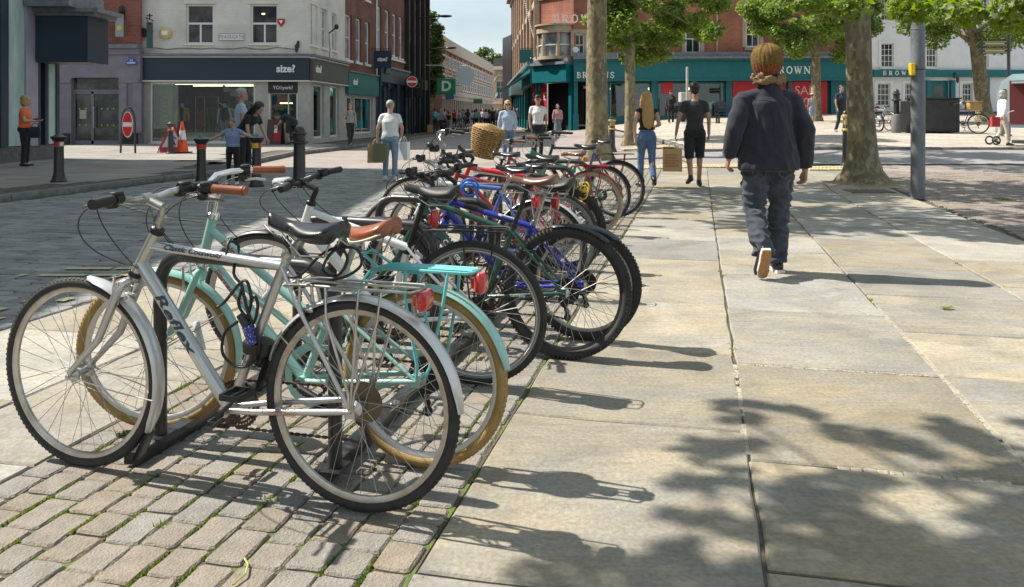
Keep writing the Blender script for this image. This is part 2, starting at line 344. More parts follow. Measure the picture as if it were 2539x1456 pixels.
# ================================================================ GROUND
M_STONE = mat('sandstone_flag', (.345, .298, .222), .8, col2=(.275, .26, .23), vs=1.9, vr=(.36, .64), bump=.25, bs=45, rnd=.2, obj=True, spots=(9, .035, (.45, .43, .39)), detail=8, stretch=(1, 2.2, 1))
def flagmat(m):
    # riven stone: fine bedding streaks, damp-looking stains, small pits, over the base colour made by mat()
    t = m.node_tree; b = t.nodes['Principled BSDF']; LL = t.links.new; src = b.inputs['Base Color'].links[0].from_socket
    tcn = N(t, 'ShaderNodeTexCoord'); oi = N(t, 'ShaderNodeObjectInfo'); ml = N(t, 'ShaderNodeMath', operation='MULTIPLY'); ml.inputs[1].default_value = 61
    LL(oi.outputs['Random'], ml.inputs[0]); cb = N(t, 'ShaderNodeCombineXYZ'); LL(ml.outputs[0], cb.inputs[0]); LL(ml.outputs[0], cb.inputs[2])
    ad = N(t, 'ShaderNodeVectorMath', operation='ADD'); LL(tcn.outputs['Object'], ad.inputs[0]); LL(cb.outputs[0], ad.inputs[1])
    mp1 = N(t, 'ShaderNodeMapping'); mp1.inputs['Scale'].default_value = (1.2, 9, 1); mp1.inputs['Rotation'].default_value = (0, 0, .22); LL(ad.outputs[0], mp1.inputs[0])
    n1 = N(t, 'ShaderNodeTexNoise'); n1.inputs['Scale'].default_value = 3.5; n1.inputs['Detail'].default_value = 10; n1.inputs['Roughness'].default_value = .72; LL(mp1.outputs[0], n1.inputs['Vector'])
    n2 = N(t, 'ShaderNodeTexNoise'); n2.inputs['Scale'].default_value = 1.6; n2.inputs['Detail'].default_value = 9; n2.inputs['Roughness'].default_value = .68; n2.inputs['Distortion'].default_value = .6; LL(ad.outputs[0], n2.inputs['Vector'])
    n3 = N(t, 'ShaderNodeTexNoise'); n3.inputs['Scale'].default_value = 55; n3.inputs['Detail'].default_value = 4; LL(ad.outputs[0], n3.inputs['Vector'])
    def rng(n, a, c, lo, hi): r = N(t, 'ShaderNodeMapRange'); r.inputs['From Min'].default_value = a; r.inputs['From Max'].default_value = c; r.inputs['To Min'].default_value = lo; r.inputs['To Max'].default_value = hi; LL(n.outputs['Fac'], r.inputs['Value']); return r.outputs[0]
    f1 = rng(n1, .3, .7, .83, 1.12); f2 = rng(n2, .34, .58, .72, 1.07); f3 = rng(n3, .3, .7, .80, 1.14)
    v = N(t, 'ShaderNodeTexVoronoi'); v.inputs['Scale'].default_value = 26; LL(ad.outputs[0], v.inputs['Vector']); pit = N(t, 'ShaderNodeMapRange'); pit.inputs['From Min'].default_value = .09; pit.inputs['From Max'].default_value = .13; LL(v.outputs['Distance'], pit.inputs['Value'])
    msk = rng(n2, .52, .60, 1.0, 0.0); mxp = N(t, 'ShaderNodeMath', operation='MAXIMUM'); LL(pit.outputs[0], mxp.inputs[0]); LL(msk, mxp.inputs[1]); pr = N(t, 'ShaderNodeMapRange'); pr.inputs['To Min'].default_value = .55; LL(mxp.outputs[0], pr.inputs['Value'])
    q = f1
    for o in (f2, f3, pr.outputs[0]): mm = N(t, 'ShaderNodeMath', operation='MULTIPLY'); LL(q, mm.inputs[0]); LL(o, mm.inputs[1]); q = mm.outputs[0]
    sc = N(t, 'ShaderNodeVectorMath', operation='SCALE'); LL(src, sc.inputs[0]); LL(q, sc.inputs['Scale']); LL(sc.outputs[0], b.inputs['Base Color'])
    bp = N(t, 'ShaderNodeBump'); bp.inputs['Strength'].default_value = .45; bp.inputs['Distance'].default_value = .012; LL(q, bp.inputs['Height']); LL(bp.outputs[0], b.inputs['Normal'])
flagmat(M_STONE)
M_STONE_FAR = mat('grey_flag', (.29, .265, .22), .85, col2=(.22, .21, .195), vs=1.2, bump=.2, bs=30, rnd=.14, detail=7)
M_PAVER = mat('weathered_paver', (.275, .24, .20), .92, col2=(.205, .18, .15), vs=14, bump=.8, bs=110, rnd=.055, obj=True, spots=(90, .17, (.36, .32, .26)), detail=6)
M_SETT = mat('road_sett', (.27, .265, .25), .75, col2=(.175, .173, .17), vs=3, bump=.4, bs=60, rnd=.22, detail=5)
M_SETT2 = mat('brown_sett', (.26, .205, .165), .85, col2=(.20, .165, .135), vs=8, bump=.4, bs=60, rnd=.2, detail=5)
M_JOINT = mat('joint_grit', (.13, .11, .085), .95, col2=(.05, .045, .035), vs=14, bump=.5, bs=80)
M_MOSS = mat('mossy_joint', (.10, .085, .055), .95, col2=(.12, .17, .03), vs=4.5, vr=(.47, .56), bump=.8, bs=150, detail=7)
M_PALE = mat('cracked_mortar', (.43, .39, .31), .9, col2=(.27, .24, .19), vs=22, bump=.6, bs=90)
M_KERB = mat('kerb_stone', (.20, .195, .18), .8, col2=(.12, .12, .11), vs=5, bump=.3, bs=40)
M_YEL = mat('worn_yellow_paint', (.55, .52, .26), .7, col2=(.38, .37, .22), vs=14, vr=(.4, .6), bump=.3, bs=70)
M_STREET = brickmat('small_block_paving', (.34, .29, .26), (.28, .245, .225), (.17, .145, .13), .22, .11, .009, .85, .3, zaxis=False, dirt=.22)
M_ROADX = mat('pink_grey_road', (.27, .25, .245), .85, col2=(.23, .215, .21), vs=3, bump=.2, bs=60, detail=8)
M_TACT = mat('buff_tactile', (.50, .42, .24), .8, col2=(.42, .36, .22), vs=6, bump=.2, bs=50)
M_IRON = mat('cast_iron_cover', (.20, .15, .11), .7, .1, col2=(.15, .11, .09), vs=20, bump=.6, bs=120)

def uv(u, v, z=0.0):
    X = .975*u+.22*v; Y = -.22*u+.975*v
    return (X, Y, gz(X, Y)+z)
# base sheet to the horizon
b = MB(); ys = [-60, -20, -5, 0, 2, 4, 6, 8, 10, 12]+[12+i for i in range(1, 42)]+[56, 60, 70, 80, 100, 130, 170, 250, 500, 2500]
xs = [-2500, -500, -150, -60]+[-40+2*i for i in range(41)]+[60, 150, 500, 2500]
for y in ys:
    for x in xs: b.v.append((x, y, gz(x, y)-.02))
nx = len(xs)
for j in range(len(ys)-1):
    for i in range(nx-1): b.f.append((j*nx+i, j*nx+i+1, (j+1)*nx+i+1, (j+1)*nx+i)); b.m.append(0); b.r.append(0)
ground = struct(b.build('ground', M_STREET))

def sheet(name, u0, u1, v0, v1, z, m, du=1, dv=1):
    b = MB(); nu = max(1, int((u1-u0)/du)); nv = max(1, int((v1-v0)/dv))
    for j in range(nv+1):
        for i in range(nu+1): b.v.append(uv(lerp(u0, u1, i/nu), lerp(v0, v1, j/nv), z))
    for j in range(nv):
        for i in range(nu): k = j*(nu+1)+i; b.f.append((k, k+1, k+nu+2, k+nu+1)); b.m.append(0); b.r.append(0)
    return struct(b.build(name, m))
def slab_mesh(b, u0, u1, v0, v1, top=0.0, g=.009, th=.05, jit=.007, seg=3, bev=.007, corner=0.0, tilt=.0015):
    """one stone: irregular outline, chamfered edge, in world coordinates relative to its own centre"""
    cu, cv = (u0+u1)/2, (v0+v1)/2
    u0 += g; u1 -= g; v0 += g; v1 -= g; ring = []
    cs = [(u0, v0), (u1, v0), (u1, v1), (u0, v1)]
    for k in range(4):
        p, q = cs[k], cs[(k+1) % 4]; L_ = hypot(q[0]-p[0], q[1]-p[1])
        c = min(corner, L_*.35)/L_
        ts = ([c]+[c+(1-2*c)*(i+1)/(seg) for i in range(seg)]) if corner else [i/seg for i in range(seg)]
        for t in ts:
            ring.append((lerp(p[0], q[0], t)+R.uniform(-jit, jit), lerp(p[1], q[1], t)+R.uniform(-jit, jit)))
    n = len(ring); tx, ty, t0 = R.uniform(-tilt, tilt), R.uniform(-tilt, tilt), R.uniform(-tilt, tilt)
    def P(p, ins, z):
        du, dv = cu-p[0], cv-p[1]; l = hypot(du, dv) or 1
        q = (p[0]+du/l*ins*1.3, p[1]+dv/l*ins*1.3); zz = z+t0+tx*(q[0]-cu)*2+ty*(q[1]-cv)*2
        return uv(q[0], q[1], zz)
    vs = [P(p, 0, top-th) for p in ring]+[P(p, 0, top-bev) for p in ring]+[P(p, bev, top) for p in ring]
    fs = [(i, (i+1) % n, (i+1) % n+n, i+n) for i in range(n)]+[(i+n, (i+1) % n+n, (i+1) % n+2*n, i+2*n) for i in range(n)]+[tuple(range(2*n, 3*n))]
    b.add(vs, fs)
def own_slab(parent, u0, u1, v0, v1, m, name='paving_slab', **k):
    b = MB(); slab_mesh(b, u0, u1, v0, v1, **k)
    c = Vector(uv((u0+u1)/2, (v0+v1)/2)); b.v = [tuple(Vector(v)-c) for v in b.v]
    o = b.build(name, m, parent, smooth=0); o.location = c; return o
# ---- right-hand pavement of large flags
pav = sheet('pavement', -.79, 3.3, -2, 18.9, -.012, M_JOINT)
def rows(v0, fixed, v1, avg):
    out = [v0]
    while out[-1]+avg*.7 < fixed[0]: out.append(min(out[-1]+avg*R.uniform(.85, 1.1), fixed[0]-.6))
    out += fixed
    while out[-1] < v1-avg*.5: out.append(out[-1]+avg*R.uniform(.8, 1.2))
    out[-1] = v1; return out
cols = [(-.79, .185, [1.12, 2.24, 3.52, 4.63, 5.85, 7.6, 8.75, 9.6]), (.185, 1.18, [1.25, 2.47, 3.24, 4.48, 5.73, 6.97, 8.2, 9.2, 9.9]),
        (1.18, 2.22, [1.1, 2.2, 3.35, 4.47, 5.35, 6.42, 7.55, 9.2]), (2.22, 3.27, [1.3, 2.5, 3.75, 5.6, 6.9, 8.1, 9.8])]
for u0, u1, fx in cols:
    vv = rows(-1.5, fx, 18.85, .95)
    for a, c in zip(vv, vv[1:]):
        own_slab(pav, u0, u1, a, c, M_STONE, g=.006 if a < 9 else .0055, jit=.007, seg=5)
# pale cracked mortar strips in the near joints
b = MB()
def strip(u0, v0, u1, v1, w):
    L_ = hypot(u1-u0, v1-v0); n = int(L_/.045); du, dv = (u1-u0)/L_, (v1-v0)/L_
    for i in range(n):
        if R.random() < .05: continue
        t = i*.045; ww = w*R.uniform(.6, 1.0); l = R.uniform(.038, .047)
        c = (u0+du*(t+l/2), v0+dv*(t+l/2))
        if abs(dv) > abs(du): slab_mesh(b, c[0]-ww/2, c[0]+ww/2, c[1]-l/2, c[1]+l/2, top=-.001, g=0, th=.02, jit=.005, seg=2, bev=.003)
        else: slab_mesh(b, c[0]-l/2, c[0]+l/2, c[1]-ww/2, c[1]+ww/2, top=-.001, g=0, th=.02, jit=.005, seg=2, bev=.003)
strip(.185, 3.3, .185, 4.5, .034); strip(.2, 4.48, 1.18, 4.48, .022); strip(1.18, 3.0, 1.18, 6.0, .03); strip(.5, 3.24, 1.1, 3.24, .055)
o = b.build('mortar_strip', M_PALE, pav, smooth=0); o['kind'] = 'stuff'
# ---- block paving under the bicycles
blk = struct(sheet('block_paving', -2.41, -.79, -2, 18.9, -.009, M_MOSS))
pieces = []
u = -2.40; ncol = 13; w = 1.60/ncol
for c in range(ncol):
    v = .9-R.uniform(0, .2)
    while v < 18.8:
        l = R.choice([.12, .14, .15, .15, .16, .2]); pieces.append((v, c, l)); v += l
pieces = [p for p in pieces]
pieces.sort()
near = [p for p in pieces if p[0] > 1.15][:296]; nearset = set(near)
for v, c, l in near: own_slab(blk, u+c*w, u+(c+1)*w, v, v+l, M_PAVER, 'paving_block', g=.0035, jit=.003, seg=2, bev=.006, corner=.012, tilt=.003, th=.03)
b = MB()
for p in pieces:
    if p in nearset: continue
    b.rv = R.random(); v, c, l = p; slab_mesh(b, u+c*w, u+(c+1)*w, v, v+l, g=.004, jit=.003, seg=1, bev=.006, tilt=.003, th=.03)
o = b.build('paving_block_mass', M_PAVER, blk, smooth=0); o['kind'] = 'stuff'
# ---- flags between block paving and road
lf = sheet('roadside_pavement', -4.12, -2.42, -2, 18.9, -.012, M_JOINT)
for u0, u1, fx in [(-4.1, -3.03, [2.0, 3.17, 4.25, 5.4, 6.6]), (-3.03, -2.41, [1.7, 2.6, 3.6, 4.6, 5.5])]:
    vv = rows(-1, fx, 18.8, 1.05)
    for a, c in zip(vv, vv[1:]): own_slab(lf, u0, u1, a, c, M_STONE, g=.006, jit=.005, seg=4)
# ---- road of stone setts
road = sheet('road', -10.17, -4.12, -2, 18.9, -.016, M_JOINT)
pcs = []
v = 2.2; rowi = 0
while v < 18.8:
    h = R.choice([.13, .15, .17]); u = -10.15+R.uniform(0, .2)
    flag = 7.4 < v < 9.6
    while u < -4.2:
        l = R.uniform(.2, .36)
        if flag and u > -7.4: l = R.uniform(.7, 1.0)
        l = min(l, -4.13-u); pcs.append((u, v, l, h)); u += l
    v += h
def seen(p):
    x, y, _ = uv(p[0]+p[2]/2, p[1]+p[3]/2); return y > 1 and abs(x/y) < .66
vis = sorted([p for p in pcs if seen(p)], key=lambda p: uv(p[0], p[1])[1])
nearset = set(vis[:298])
for p in vis[:298]: own_slab(road, p[0], p[0]+p[2], p[1], p[1]+p[3], M_SETT, 'sett', g=.005, jit=.006, seg=1, bev=.008, corner=.02, tilt=.004, th=.03)
b = MB()
for p in pcs:
    if p in nearset: continue
    b.rv = R.random(); slab_mesh(b, p[0], p[0]+p[2], p[1], p[1]+p[3], g=.006, jit=.005, seg=1, bev=.008, tilt=.004, th=.03)
o = b.build('sett_mass', M_SETT, road, smooth=0); o['kind'] = 'stuff'
# double yellow lines, painted sett by sett; they run along the kerb and turn across the road
b = MB()
def yl(pts, w):
    for (a0, a1), (b0, b1) in zip(pts, pts[1:]):
        L_ = hypot(b0-a0, b1-a1); n = max(1, int(L_/.28)); nx_, ny_ = -(b1-a1)/L_*w/2, (b0-a0)/L_*w/2
        for i in range(n):
            if R.random() < .1: continue
            t0, t1 = i/n+.02, (i+1)/n-.03/L_*n*.3
            A = (lerp(a0, b0, t0), lerp(a1, b1, t0)); B_ = (lerp(a0, b0, t1), lerp(a1, b1, t1)); j = R.uniform(-.012, .012)
            b.quad(uv(A[0]-nx_+j, A[1]-ny_, .0105), uv(B_[0]-nx_+j, B_[1]-ny_, .0105), uv(B_[0]+nx_, B_[1]+ny_, .0105), uv(A[0]+nx_, A[1]+ny_, .0105))
yl([(-4.35, 2.5), (-4.33, 6.0)], .07); yl([(-4.55, 2.5), (-4.53, 5.9)], .07)
yl([(-4.4, 6.15), (-5.2, 5.95), (-9.6, 5.6)], .08); yl([(-4.4, 5.85), (-5.2, 5.65), (-9.6, 5.3)], .08)
yl([(-5.0, 8.6), (-6.6, 9.2), (-8.4, 10.6)], .06)
b.build('yellow_line', M_YEL, road, smooth=0)
# ---- brown setts round the trees on the right
ts = sheet('tree_paving', 3.3, 9.3, 4, 18.9, -.016, M_JOINT)
b = MB(); v = 4.0
while v < 18.8:
    h = .11; u = 3.31+R.uniform(0, .1)
    while u < 9.2:
        l = min(R.uniform(.18, .24), 9.3-u); b.rv = R.random(); slab_mesh(b, u, u+l, v, v+h, g=.004, jit=.002, seg=1, bev=.005, tilt=.003, th=.02); u += l
    v += h
o = b.build('brown_sett_mass', M_SETT2, ts, smooth=0); o['kind'] = 'stuff'
# ---- far-left pavement behind the kerb
poly = [uv(-10.17, -2), uv(-10.17, 16.8), (-6.9, 21.5, 0), (-7.15, 26.6, 0), (-6.3, 31.7, 0), (-5.2, 45, 0), (-4.2, 58, 0), (-4.6, 90, 0), (-30, 90, 0), (-30, -5, 0)]
b = MB(); hh = [.10, .10, .02, .08, .10, .1, .1, .1, .1, .1]
vt = [(p[0], p[1], h) for p, h in zip(poly, hh)]; n = len(vt)
cp = (-12.4, 20, .1)
b.add(vt+[cp], [(i, (i+1) % n, n) for i in range(n)])
lp = struct(b.build('far_pavement', M_JOINT, smooth=0))
b = MB()
def inside(x, y):
    r = False
    for i in range(n):
        x1, y1 = poly[i][0], poly[i][1]; x2, y2 = poly[(i+1) % n][0], poly[(i+1) % n][1]
        if (y1 > y) != (y2 > y) and x < (x2-x1)*(y-y1)/(y2-y1)+x1: r = not r
    return r
v = 9.0; fl = []
while v < 46:
    u = -24+R.uniform(0, .5); h = R.choice([.6, .75, .9])
    while u < -8:
        l = R.uniform(.7, 1.1); x, y, _ = uv(u+l/2, v+h/2)
        q = [uv(u-.3, v), uv(u+l+.22, v), uv(u+l+.22, v+h), uv(u-.3, v+h)]
        if all(inside(p[0], p[1]) for p in q) and x > -18.5 and y < 34: fl.append((u, v, l, h))
        u += l
    v += h
fl.sort(key=lambda p: uv(p[0], p[1])[1])
vis = [p for p in fl if abs(uv(p[0], p[1])[0]/max(1, uv(p[0], p[1])[1])) < .66]
own = set(vis[:150])
for p in vis[:150]: own_slab(lp, p[0], p[0]+p[2], p[1], p[1]+p[3], M_STONE_FAR, top=.113, g=.006, seg=2, th=.012)
b = MB()
for p in fl:
    if p in own: continue
    b.rv = R.random(); slab_mesh(b, p[0], p[0]+p[2], p[1], p[1]+p[3], top=.113, g=.006, seg=1, th=.012)
o = b.build('paving_mass', M_STONE_FAR, lp, smooth=0); o['kind'] = 'stuff'
# kerb stones
kp = struct(MB().build('kerb', M_KERB)) if False else None
def kerb(name, pts, w=.14, h=.12):
    par = None; first = True
    for (A, B_) in zip(pts, pts[1:]):
        A, B_ = Vector(A), Vector(B_); L_ = (B_-A).length; k = max(1, int(L_/.9)); d = (B_-A)/L_
        for i in range(k):
            a = A+d*(i*L_/k+.006); c = A+d*((i+1)*L_/k-.006); a.z = gz(a.x, a.y)-.05; c.z = gz(c.x, c.y)-.05
            bb = MB(); q = d.to_track_quat('X', 'Z').to_matrix(); ce = (a+c)/2; ce.z += (h+.05)/2
            bb.bbox((0, 0, 0), ((c-a).length, w, h+.05), q, bev=.012)
            if first: par = struct(bb.build(name, M_KERB)); par.location = ce; first = False; pc = ce.copy()
            else: o = bb.build('kerb_stone', M_KERB, par); o.location = ce-pc
    return par
kerb('kerb', [uv(-10.12, 5), uv(-10.12, 16.8)], .15, .113)
kerb('kerb', [(-6.9, 21.5, 0), (-7.1, 26.6, 0), (-6.25, 31.7, 0), (-5.15, 45, 0), (-4.15, 58, 0)], .15, .11)
# ---- the square on the right, raised behind its kerb
b = MB(); g1 = []; xs2 = [5.2, 6, 7, 8, 10, 12, 14, 17, 20, 24, 30]; ys2 = [23.2, 24, 25, 26, 28, 30, 33, 36, 40, 44, 50]
for y in ys2:
    for x in xs2: b.v.append((x, y, gz(x, y)+.07))
nx = len(xs2)
for j in range(len(ys2)-1):
    for i in range(nx-1): b.f.append((j*nx+i, j*nx+i+1, (j+1)*nx+i+1, (j+1)*nx+i)); b.m.append(0); b.r.append(0)
M_SQ = brickmat('square_flags', (.46, .40, .33), (.38, .34, .29), (.2, .17, .14), .75, .5, .012, .85, .2, zaxis=False, dirt=.2)
struct(b.build('square_pavement', M_SQ))
kerb('kerb', [(5.2, 23.13, 0), (12, 23.13, 0), (20, 23.13, 0), (30, 23.13, 0)], .14, .08)
kerb('kerb', [(5.13, 23.13, 0), (5.13, 30, 0), (3.6, 40, 0)], .14, .08)
# plain road strip between
b = MB(); xs2 = [4.2+1.6*i for i in range(17)]; ys2 = [18.9, 19.7, 20.5, 21.3, 22.2, 23.05]
for y in ys2:
    for x in xs2: b.v.append((x, y, gz(x, y)+.006))
nx = len(xs2)
for j in range(len(ys2)-1):
    for i in range(nx-1): b.f.append((j*nx+i, j*nx+i+1, (j+1)*nx+i+1, (j+1)*nx+i)); b.m.append(0); b.r.append(0)
struct(b.build('road', M_ROADX))
# tactile crossing strips with raised ribs
tp = None
for x0, x1, y0, y1 in [(2.6, 5.9, 18.3, 18.95), (6.3, 7.6, 17.5, 18.3), (3.4, 5.0, 25.2, 25.9)]:
    k = int((x1-x0)/.4)
    for i in range(k):
        for j in range(int(round((y1-y0)/.4))):
            bb = MB(); cx, cy = x0+.4*i+.2, y0+.4*j+.2; z = gz(cx, cy)
            bb.bbox((0, 0, .008), (.39, .39, .03), bev=.006)
            for q in range(5): bb.bbox((-.16+.08*q, 0, .026), (.03, .36, .01), bev=.004)
            if tp is None: tp = bb.build('tactile_paving', M_TACT); struct(tp); tp.location = (cx, cy, z); t0 = Vector((cx, cy, z))
            else: o = bb.build('tactile_slab', M_TACT, tp, smooth=0); o.location = Vector((cx, cy, z))-t0
# iron covers
eb = MB(); eb.lathe([(.85, -.03), (.6, .004), (.35, .02), (.2, .05)], (6.5, 15.4, gz(6.5, 15.4)-.002), 22)
for i, v in enumerate(eb.v): d_ = 1+.18*mnoise.noise(Vector((v[0]*3, v[1]*3, 0))); eb.v[i] = (6.5+(v[0]-6.5)*d_, 15.4+(v[1]-15.4)*d_, v[2])
struct(eb.build('earth', mat('dry_earth', (.26, .20, .12), .95, col2=(.18, .13, .08), vs=9, bump=.8, bs=60)))
for x, y, w, d in [(-8.2, 24.6, .9, .5), (6.0, 13.9, .7, .5), (-8.3, 21.3, .6, .6)]:
    bb = MB(); bb.bbox((0, 0, 0), (w, d, .02), bev=.005)
    for i in range(8): bb.bbox((-w/2+w*(i+.5)/8, 0, .012), (w/30, d*.85, .008))
    o = bb.build('drain_cover', M_IRON); struct(o); o.location = (x, y, gz(x, y)+(.112 if x < -7 else .006))
# weeds and moss tufts in the joints
M_WEED = mat('weed_green', (.10, .16, .025), .7, col2=(.16, .22, .035), vs=30, trans=.3)
b = MB()
def tuft(u, v, r, n, hs=1.0):
    x, y, z = uv(u, v)
    for i in range(n):
        a = R.uniform(0, 2*pi); rr = r*sqrt(R.random()); l = R.uniform(.012, .032)*hs; a2 = R.uniform(0, 2*pi)
        px, py = x+cos(a)*rr, y+sin(a)*rr; dx, dy = cos(a2)*.0045, sin(a2)*.0045
        tx, ty = cos(a2+1.57)*l*.8, sin(a2+1.57)*l*.8
        b.add([(px-dx, py-dy, z-.01), (px+dx, py+dy, z-.01), (px+tx, py+ty, z+l)], [(0, 1, 2)])
w_ = 1.6/13
for k in range(650):
    c = R.randint(1, 12); v = 1.2+R.random()**1.3*8; q0 = mnoise.noise(Vector((c*.6, v*1.1, 0)))
    if q0 < .02: continue
    u0 = -2.40+c*w_
    for j in range(6): tuft(u0+R.uniform(-.002, .002), v+j*.018, .004, 6, .22)
for k in range(26): tuft(-2.40+R.randint(1, 12)*w_, 1.3+R.random()*6, R.uniform(.015, .04), R.randint(10, 24), .7)
for u_, v_ in [(.185, 7.0), (.185, 4.8), (1.18, 6.2), (-.79, 6.4), (-.79, 7.7), (-2.41, 3.6), (-2.41, 4.4), (-3.0, 4.3), (2.2, 7.9), (3.5, 9.4), (5.6, 14.1), (-.79, 9.2), (-.9, 9.5), (-1.0, 8.1)]:
    for q in range(3): tuft(u_+R.uniform(-.012, .012), v_+R.uniform(-.12, .12), .02, 9, .6)
for q in range(14): tuft(4.55+R.uniform(-.12, .12), 14.0+R.uniform(-.12, .12), .09, 30)
o = b.build('moss_and_weeds', M_WEED, None, smooth=0); o['kind'] = 'stuff'; o['label'] = 'moss and small weeds growing in the paving joints'
# ================================================================ BUILDINGS
BR_RED = brickmat('red_brick', (.30, .085, .05), (.22, .06, .04), (.20, .15, .12))
BR_ORANGE = brickmat('orange_red_brick', (.38, .11, .055), (.30, .08, .045), (.28, .2, .15))
BR_BROWN = brickmat('brown_brick', (.20, .075, .05), (.14, .05, .035), (.15, .11, .09))
BR_WHITE = brickmat('white_painted_brick', (.72, .70, .64), (.68, .66, .61), (.62, .60, .55), bump=.6, dirt=.22)
M_GREY = mat('mauve_grey_render', (.24, .22, .26), .8, col2=(.19, .175, .21), vs=2, bump=.1)
M_LGREY = mat('pale_stone', (.46, .44, .40), .75, col2=(.38, .36, .33), vs=3, bump=.1)
M_SAND = mat('buff_stone', (.46, .36, .25), .8, col2=(.34, .26, .19), vs=2.5, bump=.2)
M_SAND2 = mat('pale_buff_stone', (.60, .51, .41), .8, col2=(.50, .43, .34), vs=2.5, bump=.2)
M_WP = mat('white_frame_paint', (.72, .72, .70), .4)
M_WR = mat('white_render', (.76, .77, .80), .7, col2=(.68, .69, .72), vs=2)
M_NAVY = mat('slate_blue_sign', (.018, .035, .055), .5)
M_NAVY2 = mat('navy_shopfront', (.02, .035, .06), .5, col2=(.03, .045, .07), vs=3)
M_GREEN = mat('sea_green_sign', (.015, .13, .12), .5)
M_TEAL = mat('teal_shopfront', (.0, .14, .155), .45, col2=(.0, .115, .13), vs=4)
M_LEAD = mat('lead_flashing', (.20, .22, .25), .5, col2=(.14, .15, .17), vs=6)
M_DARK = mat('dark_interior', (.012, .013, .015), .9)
M_BLK = mat('black_metal', (.012, .012, .013), .45)
M_SLATE = mat('roof_slate', (.09, .09, .10), .7, col2=(.06, .06, .07), vs=5, bump=.3)
M_WIN = mat('upper_pane', (.02, .025, .03), .06, col2=(.10, .10, .10), vs=.8, vr=(.45, .6))
M_WINL = mat('curtained_pane', (.35, .36, .36), .08, col2=(.12, .13, .14), vs=1.3)
M_GLASS = glassmat('shop_glass')
M_FROST = mat('pale_green_glass', (.30, .45, .43), .12, col2=(.50, .62, .60), vs=2.2, stretch=(1, 1, .3))
M_SIGNW = mat('sign_white', (.80, .80, .78), .5)
M_RED = mat('sale_red', (.60, .02, .04), .5)
M_FLOORIN = mat('shop_floor', (.25, .23, .2), .4)
M_YELLOWJ = mat('mustard_cloth', (.50, .28, .02), .8)
M_BLACKC = mat('black_cloth', (.012, .013, .016), .9)
M_MANNE = mat('mannequin_white', (.6, .6, .6), .4)
M_CONC = mat('concrete_plinth', (.10, .10, .095), .85, col2=(.16, .155, .15), vs=12, bump=.3)

class Fac:
    """a straight facade: s runs along it, d stands out of it, z is up"""
    def __init__(s, A, B):
        s.A = Vector((A[0], A[1], 0)); B = Vector((B[0], B[1], 0)); s.L = (B-s.A).length; s.u = (B-s.A)/s.L; s.n = Vector((s.u.y, -s.u.x, 0))
    def p(s, a, d, z): q = s.A+s.u*a+s.n*d; return (q.x, q.y, z)
    def box(s, b, a0, a1, d0, d1, z0, z1):
        b.add([s.p(a0, d1, z0), s.p(a1, d1, z0), s.p(a1, d0, z0), s.p(a0, d0, z0), s.p(a0, d1, z1), s.p(a1, d1, z1), s.p(a1, d0, z1), s.p(a0, d0, z1)],
              [(0, 3, 2, 1), (4, 5, 6, 7), (0, 1, 5, 4), (1, 2, 6, 5), (2, 3, 7, 6), (3, 0, 4, 7)])
    def at(s, xd):
        """distance along the facade of picture column xd"""
        t = (xd-1269)/2050; return (t*s.A.y-s.A.x)/(s.u.x-t*s.u.y)
    def Y(s, a): return s.A.y+s.u.y*a
    def z(s, a, yd): return 1.3+(285-yd)*s.Y(a)/2050
def wall(F, a0, a1, z0, z1, holes, m, parent, th=.18, name='wall', d=0):
    b = MB(); ss = sorted(set([a0, a1]+[h[0] for h in holes]+[h[1] for h in holes])); zs = sorted(set([z0, z1]+[h[2] for h in holes]+[h[3] for h in holes]))
    ss = [q for q in ss if a0 <= q <= a1]; zs = [q for q in zs if z0 <= q <= z1]
    for i in range(len(ss)-1):
        for j in range(len(zs)-1):
            cs, cz = (ss[i]+ss[i+1])/2, (zs[j]+zs[j+1])/2
            if any(h[0] < cs < h[1] and h[2] < cz < h[3] for h in holes): continue
            b.quad(F.p(ss[i], d, zs[j]), F.p(ss[i+1], d, zs[j]), F.p(ss[i+1], d, zs[j+1]), F.p(ss[i], d, zs[j+1]))
    for h in holes:
        q0, q1, w0, w1 = h[:4]
        for (x0, y0), (x1, y1) in [((q0, w0), (q1, w0)), ((q1, w0), (q1, w1)), ((q1, w1), (q0, w1)), ((q0, w1), (q0, w0))]:
            b.quad(F.p(x0, d, y0), F.p(x1, d, y1), F.p(x1, d-th, y1), F.p(x0, d-th, y0))
    b.quad(F.p(a0, d, z0), F.p(a0, d, z1), F.p(a0, d-th, z1), F.p(a0, d-th, z0)); b.quad(F.p(a1, d, z1), F.p(a1, d, z0), F.p(a1, d-th, z0), F.p(a1, d-th, z1))
    b.quad(F.p(a0, d, z1), F.p(a1, d, z1), F.p(a1, d-th, z1), F.p(a0, d-th, z1))
    return b.build(name, m, parent, True, smooth=0)
